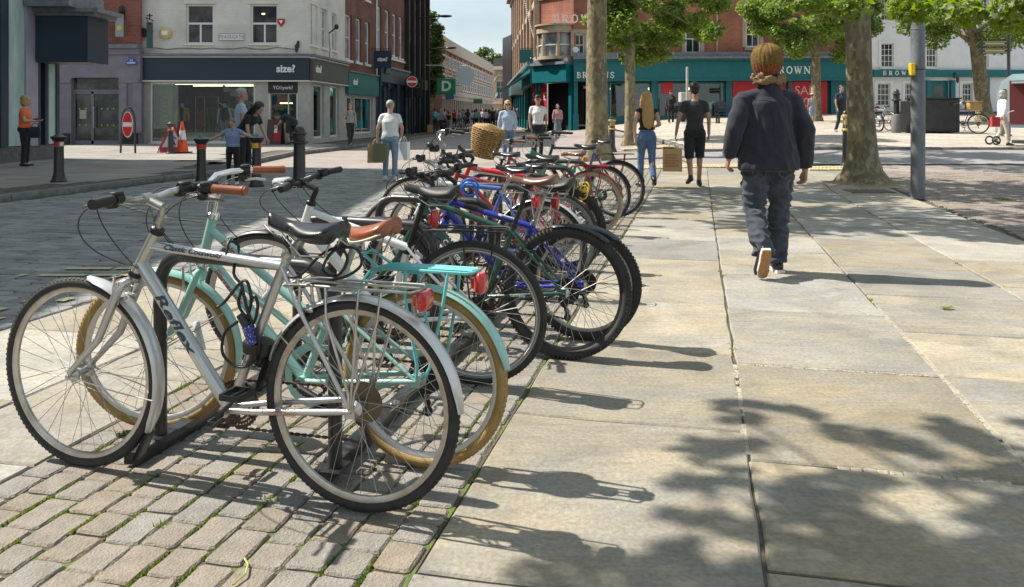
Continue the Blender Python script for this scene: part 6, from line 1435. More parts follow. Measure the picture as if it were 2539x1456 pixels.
me = text_mesh('County Classic', .022, .01, .0); M = Matrix(((-1, 0, 0, .26), (0, 0, 1, .069), (0, 1, 0, .318), (0, 0, 0, 1))); me.transform(M); me.materials.clear(); me.materials.append(C_DECR); link('frame_lettering', me, fr1)
# pedal with metal cage look and saddle coil
b = MB(); b.tube(bez((.33, .03, .93), (.25, .09, .9), (.22, .05, .87), (.24, .02, .84)), .004, 6); b.build('lock_cable', C_BLACK, b1)
# cable lock hanging on the top tube
lk = thing('cable_lock', 'black and blue combination cable lock looped over the silver top tube', 'lock', (-.494, 2.71, 0), atan2(.34, -1.059))
b = MB(); pts = [(.47, .025, .84), (.47, -.02, .86), (.49, -.03, .80), (.45, .0, .74), (.40, .04, .72), (.36, .05, .77)]
def smooth_path(pts, n=6):
    P_ = [Vector(p) for p in pts]; out = []
    for i in range(len(P_)-1):
        p0, p1, p2, p3 = P_[max(i-1, 0)], P_[i], P_[i+1], P_[min(i+2, len(P_)-1)]
        for k in range(n): t = k/n; out.append(.5*((2*p1)+(p2-p0)*t+(2*p0-5*p1+4*p2-p3)*t*t+(3*p1-p0-3*p2+p3)*t**3))
    return out+[P_[-1]]
b.tube(smooth_path([(.50, .03, .82), (.51, .0, .86), (.49, -.025, .84), (.47, .03, .76), (.43, .04, .72), (.44, .045, .66), (.41, .04, .62), (.39, .045, .68), (.42, .04, .74), (.50, .04, .66), (.53, .045, .64)]), .0055, 6)
b.tube(smooth_path([(.43, .04, .72), (.40, .05, .64), (.38, .045, .60), (.36, .05, .66), (.38, .045, .69), (.40, .05, .62)]), .0055, 6)
b.tube(smooth_path([(.44, .05, .60), (.49, .05, .56), (.50, .05, .49), (.45, .05, .45), (.39, .05, .46), (.355, .05, .52), (.37, .05, .58)]), .0055, 6); b.build('cable', C_BLACK, lk)
b = MB(); b.tube([(.43, .05, .625), (.40, .05, .59)], [.014, .018], 10); b.tube([(.375, .05, .53), (.375, .05, .48), (.40, .05, .455)], [.018, .016, .008], 10); b.build('lock_end', C_BLACK, lk)
b = MB(); 
for i in range(4): b.lathe([(.02, -.008), (.021, 0), (.02, .008)], Vector((.40, .05, .59)).lerp(Vector((.375, .05, .53)), (i+.5)/4), 12, (.025, 0, .06))
b.build('dial', mat('dial_blue', (.03, .03, .22), .4, spots=(120, .3, (.3, .35, .6))), lk)
b = MB(); b.lathe([(.03, -.035), (.032, 0), (.03, .035)], (.365, 0, .50), 14, (-.37, 0, .93)); b.bbox((.39, .03, .52), (.05, .05, .05), bev=.01); b.build('lock_bracket', C_BLACK, b1)
# second coiled lock on the seat post
lk2 = thing('cable_lock', 'thin black coiled cable lock behind the silver seat post', 'lock', (-.494, 2.71, 0), atan2(.34, -1.059))
b = MB(); b.tube(smooth_path([(.27, .03, .76), (.20, .05, .77), (.13, .03, .84), (.08, .0, .86), (.05, .0, .82), (.08, .02, .77), (.13, .02, .79), (.10, .0, .85), (.02, 0, .86), (.0, 0, .81), (.05, 0, .77), (.12, 0, .75), (.24, .03, .72)]), .005, 6); b.build('cable', C_BLACK, lk2)
# 2 mint roadster
P2 = dict(r=.33, tr=.021, wb=1.18, dutch=True, bb=(.50, .27), st=(.345, .66), sj=(.375, .58), ht=(.935, .885), hb=(.985, .70), tt0=(.945, .83), tt1=(.40, .47), dt0=(.975, .74), tube=.017, frame=C_MINT, forkm=C_MINT, forkr=.013, bend=.02,
    stem0=(.915, .975), clamp=(.955, .985), stemm=C_CHROME, headm=C_CHROME, bar='swept', rise=.055, barm=C_CHROME, gripm=C_TANL, gripr=.0175, gripring=1, post=(.29, .80), sad=(.12, .40, .90, .83, .865), sadm=C_TANL, sw=.10, sn=.028, sdrop=.075, piping=C_CREAMP, postm=C_STEEL,
    tyre=C_TAN, rim=mat('pale_rim', (.62, .60, .56), .35, .5), fguard=(75, 195, C_MINT), rguard=(18, 170, C_MINT), gw=.033, rend=None, rack=(.16, -.19, .73, C_MINTR), rackr=.0065, rackbars=(-.022, 0, .022), rackloop=1, racklegs=((.05, -.01), (-.12, -.06)), steer=rad(20), crank=200, rings=(.085,),
    refl=[(-.225, .0, .69, (.04, .07, .075), C_REDL, 'rear_reflector')], cass=True, brace=((.80, .62), (.42, .38)))
b2 = bike('bicycle', 'mint green roadster with tan tyres, tan saddle and brown grips, behind the silver bicycle', (-.33, 3.05), (-1.45, 3.42), P2, lean=rad(1.0))
fr2 = [c for c in b2.children if c.name.startswith('frame')][0]
tube_text('Delphinus', .03, (.945, .83), (.40, .47), .017, C_DECR, fr2, .24, bold=.02, shear=.25, xs=1.3); tube_text('Barracuda', .034, (.975, .74), (.50, .27), .0195, C_DECR, fr2, .28, bold=.02, shear=.25, xs=1.3)
# chainguard
b = MB(); pr = []
for i in range(13): a = rad(90+180*i/12*-1+0); pr.append((.50+.125*cos(rad(90-15*i)), .27+.125*sin(rad(90-15*i))))
pr = [(.50+.125*cos(rad(a)), .27+.125*sin(rad(a))) for a in range(100, -101, -20)][::1]; pr = [(.02, .415), (.30, .40)]+pr+[(.10, .285), (.0, .30)]
inner = [(x*.82+.06, z*.74+.085) for x, z in pr]; n = len(pr); vs = []
for y in (-.056, -.050): vs += [(x, y, z) for x, z in pr]+[(x, y, z) for x, z in inner]
fs = []
for i in range(n): j = (i+1) % n; fs += [(i, j, n+j, n+i), (2*n+i, 3*n+i, 3*n+j, 2*n+j), (i, 2*n+i, 2*n+j, j), (n+i, n+j, 3*n+j, 3*n+i)]
b.add(vs, fs); b.build('chainguard', C_MINT, b2, smooth=0)
# clear front reflector strip and cream cell phone-like light
b = MB(); a = rad(150); b.bbox((1.18+.22*cos(a)+.0, .01, .33+.22*sin(a)-.04), (.035, .012, .12), Matrix.Rotation(.3, 3, 'Y'), bev=.004); b.build('spoke_reflector', C_CLEAR, b2)
# 3 white hybrid
P3 = dict(r=.352, tr=.018, bb=(.46, .29), st=(.335, .64), sj=(.33, .66), ht=(.835, .86), hb=(.885, .73), tt0=(.84, .82), tt1=(.33, .655), dt0=(.875, .76), ttr=(.016, .021), dtr=(.03, .022), tube=.018, frame=C_WHITEP, stem0=(.80, .935), clamp=(.88, .965), stemm=C_BLACK, barm=C_BLACK, bar='flat', barw=.31,
    post=(.235, .90), postm=C_BLACK, sad=(.07, .34, .95, .92, .96), sadm=C_SADM, sw=.072, rim=C_GRIM, deep=.026, darkbrake=1, rack=(.2, -.15, .76, C_BLACK), racklegs=((.03, .0), (-.12, -.02)), fguard=(60, 100, C_BLACK), crank=250, refl=[(.19, 0, .80, (.03, .04, .09), C_REDL, 'rear_light')], leverm=C_BLACK)
b3 = bike('bicycle', 'white hybrid bicycle with black seat post and black rack, third in the row', (-.17, 3.99), (-1.25, 4.25), P3, lean=rad(-5))
fr3 = [c for c in b3.children if c.name.startswith('frame')][0]
tube_text('PINNACLE', .036, (.875, .76), (.46, .29), .022, C_DECK, fr3, .45, bold=.02)
def ringtext(par, words, a_deg, cx, r, m, size=.02, y=.013):
    me = text_mesh(words, size, .02, 0); 
    for v in me.vertices: a = rad(a_deg)+v.co.x/r*-1; rr = r+v.co.y; v.co = (cx+rr*cos(a), y, .352+rr*sin(a))
    me.flip_normals() if False else None
    me.materials.clear(); me.materials.append(m); link('rim_lettering', me, par)
w3 = [c for c in b3.children if c.name.startswith('wheel')]
ringtext(w3[0], 'ALEXRIMS', -170+360-160, 0, .31, C_DECW); ringtext(w3[1], 'ALEXRIMS', 170, P3.get('wb', 1.11), .31, C_DECW)
b = MB(); b.torus((0, .012, .352), .305, .002, (0, 1, 0), 48, 4); b.build('reflective_line', C_DECW, w3[0])
b = MB(); b.bbox((.93, .1, .985), (.10, .045, .04), Matrix.Rotation(.1, 3, 'Y'), bev=.012); b.build('front_light', C_CLEAR, b3)
# 4 dark green mountain bicycle
P4 = dict(r=.35, tr=.024, bb=(.45, .30), st=(.30, .69), sj=(.31, .66), ht=(.80, .845), hb=(.85, .73), tt0=(.81, .81), tt1=(.31, .655), dt0=(.84, .76), tube=.018, dtr=.024, frame=C_GREENP, forkm=C_GREENP, forkr=.016, stem0=(.785, .91), clamp=(.86, .955), stemm=C_BLACK, barm=C_BLACK, bar='flat', barw=.32, knob=True,
    post=(.225, .90), postm=C_BLACK, sad=(.06, .335, .965, .915, .955), sadm=C_BRNL, sw=.082, sn=.022, fguard=(70, 150, C_BLACK), rguard=(75, 130, C_BLACK), gw=.035, rstays=(), fstays=(), darkbrake=1, refl=[(.17, .0, .83, (.03, .045, .07), C_REDL, 'rear_light')], gripr=.018, leverm=C_BLACK, crank=300, rim=C_DRIM)
b4 = bike('bicycle', 'dark green mountain bicycle with brown leather saddle and knobbly tyres', (.28, 4.40), (-.76, 4.72), P4, lean=rad(5))
fr4 = [c for c in b4.children if c.name.startswith('frame')][0]; tube_text('GT', .10, (.84, .76), (.45, .30), .024, C_DECW, fr4, .5, bold=.01) if False else tube_text('CARRERA', .04, (.84, .76), (.45, .30), .024, C_DECW, fr4, .5, bold=.02)
me = text_mesh('carrera', .028, .01, .0); me.transform(Matrix(((-1, 0, 0, .25), (0, 0, 1, .069), (0, 1, 0, .325), (0, 0, 0, 1)))); me.materials.clear(); me.materials.append(C_DECW); link('frame_lettering', me, fr4)
# 5 royal blue mountain bicycle
P5 = dict(r=.33, tr=.026, bb=(.44, .29), st=(.29, .67), sj=(.30, .64), ht=(.79, .80), hb=(.835, .69), tt0=(.80, .775), tt1=(.30, .645), dt0=(.83, .72), tube=.017, ttr=(.017, .02), frame=C_BLUEP, forkm=C_BLUEP, forkr=.015, stem0=(.775, .90), clamp=(.85, .945), stemm=C_BLACK, barm=C_BLACK, bar='flat', barw=.31, knob=True,
    post=(.22, .85), postm=C_STEEL, sad=(.05, .34, .93, .87, .94), sadm=C_SADM, sw=.092, sn=.022, sdrop=.065, rguard=(62, 128, C_NAVYP), gw=.035, rstays=(), refl=[(.155, .0, .80, (.03, .04, .10), C_REDL, 'rear_light')], crank=30, leverm=C_BLACK)
b5 = bike('bicycle', 'royal blue mountain bicycle with wide black saddle and short navy rear mudguard', (.42, 4.78), (-.60, 5.10), P5, lean=rad(-4))
fr5 = [c for c in b5.children if c.name.startswith('frame')][0]
b = MB(); b.tube([(.40, 0, .672), (.51, 0, .70)], .0185, 12); b.build('maker_plate', mat('plate_grey', (.5, .5, .5), .4), fr5); tube_text('RALEIGH', .03, (.51, .70), (.40, .672), .0192, C_DECK, fr5, .5, bold=.02); tube_text('Stonefly', .024, (.80, .775), (.30, .645), .019, C_DECW, fr5, .3) if False else None
b = MB(); b.tube([(.60, 0, .724), (.72, 0, .755)], .0182, 12); b.build('frame_band', C_BLACK, fr5)
# 6 white-blue hybrid with silver bars and blue lock
P6 = dict(r=.345, tr=.02, bb=(.45, .29), st=(.29, .74), sj=(.29, .73), ht=(.81, .83), hb=(.865, .70), tt0=(.82, .80), tt1=(.295, .765), dt0=(.855, .73), frame=C_BLUE2, tt_paint=(0, .4, C_WHITEP), forkm=C_WHITEP, stem0=(.785, .90), clamp=(.86, .95), bar='flat', barw=.30, post=(.22, .86), sad=(.07, .34, .92, .88, .93), fguard=(60, 140, C_MUDS), rguard=(12, 150, C_MUDS), rstays=(30,), gw=.03, rack=(.2, -.18, .74, C_STEEL), crank=120, gripr=.018, steer=rad(-6))
b6 = bike('bicycle', 'blue and white hybrid bicycle with silver handlebar and silver mudguards', (.19, 5.85), (-.86, 6.15), P6, lean=rad(4))
lk3 = thing('cable_lock', 'bright blue cable lock coiled on the blue and white bicycle', 'lock', (.19, 5.85, 0), atan2(.3, -1.05))
b = MB(); b.tube(smooth_path([(.55, .03, .74), (.56, .04, .80), (.50, .05, .84), (.44, .04, .80), (.45, .04, .74), (.51, .05, .72), (.56, .05, .76), (.52, .06, .81), (.46, .06, .80), (.45, .06, .74), (.43, .06, .70), (.42, .06, .66)]), .008, 8); b.build('cable', C_BLOCK, lk3); b = MB(); b.tube([(.43, .06, .70), (.40, .06, .62)], [(.012, .008), (.02, .01)], 8, side=(1, 0, 0)); b.build('lock_body', C_BLOCK, lk3)
# 7 red and white
P7 = dict(r=.345, tr=.025, bb=(.45, .30), st=(.31, .72), sj=(.30, .76), ht=(.835, .86), hb=(.89, .72), tt0=(.84, .84), tt1=(.30, .775), dt0=(.88, .75), ttr=(.018, .028), frame=C_REDP, st_paint=C_WHITEP, forkm=C_BLACK, stem0=(.80, .93), clamp=(.87, .965), stemm=C_BLACK, bar='drop', post=(.235, .90), postm=C_BLACK, sad=(.05, .335, .945, .935, .96), sw=.08, knob=True, rim=C_DRIM, rack=(.14, -.14, .76, C_STEEL), crank=80, brakes=False, fguard=(65, 120, C_BLACK), fstays=())
b7 = bike('bicycle', 'scarlet and white bicycle with drop handlebar and glossy black saddle', (.45, 6.95), (-.57, 7.25), P7, lean=rad(-3))
fr7 = [c for c in b7.children if c.name.startswith('frame')][0]; b = MB(); b.tube([(.80, 0, .812), (.33, 0, .757)], (.012, .019)[0], 10); b.build('frame_band', C_WHITEP, fr7); tube_text('NOLAN', .035, (.84, .84), (.30, .775), .0185, C_DECW, fr7, .25, bold=.02, lift=.004)
lk4 = thing('cable_lock', 'yellow coiled cable lock hung on a wire rack', 'lock', (.45, 6.95, 0), atan2(.3, -1.02)); b = MB(); 
for k in range(3): b.torus((-.17+.006*k, .03+.008*k, .70-.03*k), .04, .006, (.3, 1, .2), 20, 6)
b.tube([(-.15, .04, .66), (-.14, .05, .60)], .006, 6); b.build('cable', C_YLOCK, lk4)
# 8 city bicycle with high silver handlebar
P8 = dict(r=.345, tr=.02, bb=(.46, .29), st=(.30, .66), sj=(.31, .64), ht=(.84, .86), hb=(.885, .72), tt0=(.85, .80), tt1=(.34, .55), dt0=(.88, .75), frame=C_STEEL, forkm=C_STEEL, stem0=(.80, 1.0), clamp=(.84, 1.03), headm=C_CHROME, bar='swept', rise=.12, barm=C_STEEL, gripr=.018, post=(.23, .86), postm=C_BLACK, sad=(.06, .33, .93, .91, .93), sw=.085, fguard=(60, 190, C_BLACK), rguard=(30, 165, C_BLACK), crank=10, steer=rad(12))
b8 = bike('bicycle', 'city bicycle with tall swept silver handlebar and padded black saddle', (.12, 7.85), (-.96, 8.1), P8, lean=rad(3))
b = MB(); b.bbox((.90, .05, .97), (.09, .08, .07), bev=.015); b.bbox((.92, .12, 1.0), (.06, .05, .05), bev=.012); b.build('front_light', C_BLACK, b8)
# 9 wine red roadster with basket
P9 = dict(r=.345, tr=.021, dutch=True, bb=(.46, .28), st=(.31, .62), sj=(.32, .60), ht=(.90, .86), hb=(.945, .70), tt0=(.905, .82), tt1=(.38, .44), dt0=(.935, .73), frame=C_WINE, forkm=C_WINE, stem0=(.875, .95), clamp=(.90, .97), headm=C_CHROME, bar='swept', rise=.06, barm=C_STEEL, gripm=C_BRNL, post=(.24, .80), postm=C_STEEL, sad=(.06, .33, .90, .885, .87), sadm=C_BRNL, sw=.10, sdrop=.07, tyre=C_CREAM,
    fguard=(60, 190, C_WINE), rguard=(20, 170, C_WINE), gw=.03, rack=(.17, -.18, .75, C_WINE), rackr=.007, racklegs=((.04, 0), (-.12, -.05)), crank=60, refl=[(.045, .05, .82, (.05, .04, .05), C_AMBER, 'side_reflector')])
b9 = bike('bicycle', 'wine red roadster with cream tyres, brown saddle and wine red rack', (.86, 8.95), (-.2, 9.25), P9, lean=rad(-2))
bk = thing('wicker_basket', 'large golden wicker basket with lid on the handlebar of the wine red roadster', 'basket', (-.33, 9.29, .83), atan2(.3, -1.06), rx=0)
bk.rotation_euler = (0, rad(-14), atan2(.3, -1.06)); bk.scale = (.88, .88, .88)
b = MB(); rows_ = 15; ns = 44
def brad(f): return .13+.07*sin(f*pi*.5)
for k in range(rows_):
    f = k/(rows_-1); z = .36*f; pts = []; b.rv = R.random()
    for i in range(ns): a = 2*pi*i/ns; rr = brad(f)+(.010 if (i+k) % 2 else -.008); pts.append((rr*cos(a)*1.0, rr*sin(a)*1.15, z))
    b.tube(pts, .0095, 5, closed=True, side=(0, 0, 1))
for i in range(22): a = 2*pi*i/22; b.rv = R.random(); b.tube([(brad(f)*cos(a), brad(f)*sin(a)*1.15, .36*f) for f in (0, .25, .5, .75, 1)], .006, 5)
o = b.build('weave', C_WICK, bk); o['kind'] = 'stuff'
b = MB(); b.torus((0, 0, .365), .19, .017, (0, 0, 1), 30, 7); b.build('rim', C_WICK, bk)
b = MB()
for k in range(6): b.rv = R.random(); b.torus((0, 0, .385+.006*k), .175-.03*k, .016, (0, 0, 1), 26, 6)
b.build('lid', C_WICK, bk); b = MB(); b.lathe([(.14, 0), (.14, .01)], n=20); b.build('bottom', C_WICK, bk)
b = MB(); b.tube([(-.17, .05, .38), (-.2, .05, .25), (-.17, .05, .1)], (.003, .012)[1], 6); b.build('strap', C_BRNL, bk)
# 10 green hybrid
P10 = dict(r=.35, tr=.019, bb=(.46, .29), st=(.30, .72), sj=(.30, .70), ht=(.83, .885), hb=(.885, .73), tt0=(.84, .85), tt1=(.31, .62), dt0=(.875, .77), tube=.02, dtr=.034, frame=C_GREEN2, forkm=C_BLACK, stem0=(.80, .98), clamp=(.87, 1.0), barm=C_STEEL, bar='swept', rise=.04, post=(.22, .87), sad=(.06, .33, .93, .91, .94), sw=.075, fguard=(60, 170, C_BLACK), rguard=(40, 165, C_BLACK), crank=150, steer=rad(15))
b10 = bike('bicycle', 'bright green hybrid bicycle with chunky down tube behind the wine red one', (1.05, 9.75), (.0, 10.0), P10, lean=rad(3))
# 11 navy and blue city bicycle, farthest
P11 = dict(r=.355, tr=.019, bb=(.46, .29), st=(.30, .74), sj=(.30, .74), ht=(.83, .90), hb=(.88, .74), tt0=(.835, .87), tt1=(.30, .86), dt0=(.875, .77), frame=C_NAVYP, st_paint=C_BLUE2, forkm=C_BLACK, stem0=(.80, 1.0), clamp=(.86, 1.02), barm=C_STEEL, bar='swept', rise=.05, post=(.24, .92), sad=(.07, .33, .97, .945, .965), sw=.08, fguard=(60, 190, C_BLACK), rguard=(15, 165, C_BLACK), gw=.028, rack=(.2, -.2, .80, C_BLACK), rackr=.006, crank=80)
P11['st'] = (.285, .82); P11['sj'] = (.29, .80)
b11 = bike('bicycle', 'navy and blue city bicycle with black mudguards and rack, farthest in the row', (1.33, 10.5), (.28, 10.75), P11, lean=rad(2))
b = MB(); b.bbox((.88, .05, 1.0), (.06, .05, .05), bev=.012); b.build('front_light', C_CLEAR, b11)
# 12 thin-wheeled bicycle between
P12 = dict(r=.345, tr=.015, bb=(.45, .29), st=(.29, .72), sj=(.29, .70), ht=(.80, .84), hb=(.85, .70), tt0=(.81, .81), tt1=(.30, .71), dt0=(.845, .73), frame=C_WINE, forkm=C_WINE, stem0=(.78, .91), clamp=(.85, .95), barm=C_BLACK, stemm=C_BLACK, bar='flat', post=(.22, .86), sad=(.07, .32, .91, .88, .91), rim=C_GRIM, deep=.03, crank=200)
b12 = bike('bicycle', 'wine red narrow-tyred bicycle squeezed between the scarlet and blue ones', (.33, 6.45), (-.70, 6.72), P12, lean=rad(3))
# far bicycles by the square: copies
def far_copy(src, lab, x, y, rz, grp='bicycles parked in the square'):
    c = copy_tree(src); c.location = (x, y, gz(x, y)+.07); c.rotation_euler = (0, 0, rz); c['label'] = lab; c['group'] = grp; return c
def at(xd, Y): return (xd-1269)/2050*Y
far_copy(b5, 'blue bicycle parked left of the dark utility box in the square', at(2178, 30.5), 30.5, rad(100))
far_copy(b1, 'silver bicycle parked beside the grey bollard in the square', at(2205, 31.2), 31.2, rad(110))
far_copy(b8, 'grey bicycle leaning right of the dark utility box in the square', at(2372, 30.5), 30.5, rad(60))
fb = far_copy(b11, 'black bicycle with brown basket parked by the trailer', at(2425, 29.5), 29.5, rad(150))
bs = thing('basket', 'brown square basket on the black bicycle by the trailer', 'basket', (at(2440, 29.6)-.4, 29.6, gz(at(2440, 29.6), 29.6)+.9)); b = MB(); b.bbox((0, 0, .15), (.45, .35, .3), bev=.02); b.build('body', C_WICK, bs); b = MB(); b.bbox((0, 0, .31), (.5, .4, .03), bev=.01); b.build('rim', C_WICK, bs)
# ---------------------------------------------------------------- racks
C_RACK = mat('black_rack_paint', (.014, .014, .015), .35, col2=(.03, .03, .03), vs=20, coat=.3); C_RACKP = mat('worn_rack_top', (.05, .055, .06), .4, col2=(.15, .16, .17), vs=18, vr=(.45, .6))
rk = thing('bicycle_rack', 'black steel rack of hoops on two floor rails under the bicycles', 'rack', (-1.40, 3.06, 0))
ax = Vector((.222, .975, 0)).normalized(); cxv = Vector((.744, -.30, 0))
for s, (px, py) in enumerate([(-1.405, 3.05), (-.668, 2.90)]):
    o = Vector((px, py, 0)); b = MB(); e = o+ax*8.2
    b.bar(o+Vector((0, 0, .032)), e+Vector((0, 0, .032)), .06, .045); rl = b.build('floor_rail', C_RACK, rk, world=True, smooth=0)
    b = MB()
    for k in range(14):
        q = o+ax*(.09+k*.6); b.lathe([(.03, 0), (.03, .004), (.015, .005), (.013, .014)], q+Vector((0, 0, .055)), 12)
    bo = b.build('bolt', C_STEEL, rl, world=True)
for k in range(7):
    A = Vector((-1.405, 3.05, 0))+ax*(.17+1.12*k); B2 = A+cxv; b = MB(); r_ = .12; up = Vector((0, 0, 1)); c_ = cxv.normalized(); H_ = .76; pts = [A+up*.055, A+up*(H_-r_)]
    for a in (20, 45, 70, 90): pts.append(A+up*(H_-r_+r_*sin(rad(a)))+c_*(r_-r_*cos(rad(a))))
    for a in (90, 70, 45, 20, 0): pts.append(B2+up*(H_-r_+r_*sin(rad(a)))-c_*(r_-r_*cos(rad(a))))
    pts.append(B2+up*.055); b.tube(pts, .0255, 12)
    for q in (A, B2): b.bbox(q+Vector((0, 0, .058)), (.11, .07, .006), Matrix.Rotation(atan2(ax.y, ax.x), 3, 'Z'))
    b.build('hoop', C_RACK, rk, world=True)
# ================================================================ PEOPLE
def skin(n, c): return mat(n, c, .55, col2=tuple(q*.85 for q in c), vs=12)
S_PALE = skin('skin_pale', (.55, .33, .24)); S_TAN = skin('skin_tan', (.42, .235, .155)); S_BRN = skin('skin_brown', (.22, .11, .07))
def cloth(n, c, c2=None, **k): return mat(n, c, .9, col2=c2 or tuple(q*.75 for q in c), vs=k.pop('vs', 9), bump=k.pop('bump', .25), bs=k.pop('bs', 120), sheen=.15, **k)
K_WHITE = cloth('white_cotton', (.72, .72, .72), (.66, .66, .68)); K_BLACK = cloth('black_cotton', (.016, .016, .018)); K_NAVY = cloth('navy_cotton', (.018, .024, .045)); K_GREY = cloth('grey_cotton', (.27, .28, .29))
K_JEAN = cloth('blue_denim', (.06, .12, .22), (.11, .19, .32), vs=5); K_DJEAN = cloth('dark_denim', (.026, .034, .046), (.05, .062, .082), vs=6); K_LJEAN = cloth('light_denim', (.16, .24, .34), (.22, .31, .42)); K_CHAR = cloth('charcoal_cotton', (.035, .033, .037))
K_LBLUE = cloth('pale_blue_shirt', (.42, .53, .68)); K_ORANGE = cloth('orange_cotton', (.80, .17, .045), (.70, .13, .03)); K_PINK = cloth('pink_cotton', (.55, .28, .28)); K_RED = cloth('red_cotton', (.5, .03, .035)); K_MINT = cloth('mint_cloth', (.22, .48, .38)); K_CREAM = cloth('cream_trousers', (.55, .50, .42)); K_BLUE = cloth('blue_cotton', (.03, .08, .35)); K_GIRL = cloth('denim_blue_top', (.18, .25, .42), (.22, .30, .47)); K_BROWN = cloth('brown_cloth', (.15, .09, .06)); K_GREEN = cloth('olive_cloth', (.10, .12, .06)); K_SKIRT = cloth('grey_blue_skirt', (.14, .19, .21))
H_BLON = mat('blonde_hair', (.50, .32, .12), .45, col2=(.33, .19, .06), vs=30, bump=.5, bs=60, stretch=(8, 8, .8)); H_BRN = mat('brown_hair', (.10, .055, .03), .5, col2=(.06, .03, .015), vs=30, bump=.5, bs=60, stretch=(6, 6, 1)); H_DARK = mat('dark_hair', (.02, .015, .012), .45); H_GREY = mat('grey_hair', (.40, .37, .33), .6, col2=(.25, .22, .19), vs=30, bump=.4); H_GING = mat('light_brown_hair', (.17, .105, .055), .55, col2=(.18, .1, .045), vs=25, bump=.5, bs=50)
M_SHOEW = mat('white_shoe', (.65, .66, .68), .5); M_SHOEB = mat('black_shoe', (.02, .018, .017), .4); M_SOLE = mat('gum_sole', (.30, .15, .06), .6, col2=(.42, .22, .08), vs=60)
M_FACE = mat('face_feature_dark', (.035, .02, .015), .5); M_LIP = mat('lip', (.38, .12, .10), .5)

def remesh(b, name, m, parent, vox=.012, it=6, fold=0, fs=9, fz=None, mats2=None, fac=.5):
    me = b.mesh('tmp', m, 0); o = bpy.data.objects.new('tmp', me); COL.objects.link(o)
    md = o.modifiers.new('r', 'REMESH'); md.mode = 'VOXEL'; md.voxel_size = vox; md.use_smooth_shade = True
    sm = o.modifiers.new('s', 'SMOOTH'); sm.factor = fac; sm.iterations = it
    dg = bpy.context.evaluated_depsgraph_get(); dg.update(); me2 = bpy.data.meshes.new_from_object(o.evaluated_get(dg)); bpy.data.objects.remove(o); bpy.data.meshes.remove(me)
    if fold:
        nr = [v.normal.copy() for v in me2.vertices]
        for v, q in zip(me2.vertices, nr):
            p = v.co; s = fs; za = .45 if fs < 7.5 else 1.3; w = mnoise.noise(Vector((p.x*s*.9+p.z*s*.25, p.y*s*.7, p.z*s*za)))+.6*mnoise.noise(Vector((p.x*s*2.0+5, p.y*s*1.5, p.z*s*za*2.1+p.x*s)))
            w = -abs(w)*1.6+.4
            v.co = p+q*fold*w*(fz(p) if fz else 1)
    me2.materials.clear(); me2.materials.append(m); me2.polygons.foreach_set('use_smooth', [True]*len(me2.polygons)); me2.update(); me2.name = name
    return link(name, me2, parent)

BASE = dict(pel=(0, 0, .94), wst=(0, 0, 1.07), chs=(0, .01, 1.27), nck=(0, .0, 1.47), hed=(0, .02, 1.605),
    shL=(-.168, 0, 1.385), elL=(-.22, -.02, 1.13), haL=(-.23, .05, .88), shR=(.168, 0, 1.385), elR=(.22, -.02, 1.13), haR=(.23, .05, .88),
    hiL=(-.09, 0, .90), knL=(-.10, .02, .49), anL=(-.10, -.01, .085), hiR=(.09, 0, .90), knR=(.10, .02, .49), anR=(.10, -.01, .085), faceyaw=0, tipL=0, tipR=0)
def walk(a=1.0, sw=1.0, side=1):
    """stride: side=1 right leg forward"""
    f, b_ = ('R', 'L') if side > 0 else ('L', 'R'); sx = {'R': 1, 'L': -1}; p = {}
    p['kn'+f] = (sx[f]*.09, .17*a, .50); p['an'+f] = (sx[f]*.085, .25*a, .085); p['kn'+b_] = (sx[b_]*.09, -.03*a, .485); p['an'+b_] = (sx[b_]*.085, -.32*a, .17); p['tip'+b_] = .9*a
    p['el'+f] = (sx[f]*.225, -.10*sw, 1.14); p['ha'+f] = (sx[f]*.225, -.12*sw, .89); p['el'+b_] = (sx[b_]*.225, .03*sw, 1.13); p['ha'+b_] = (sx[b_]*.21, .20*sw, .91)
    return p
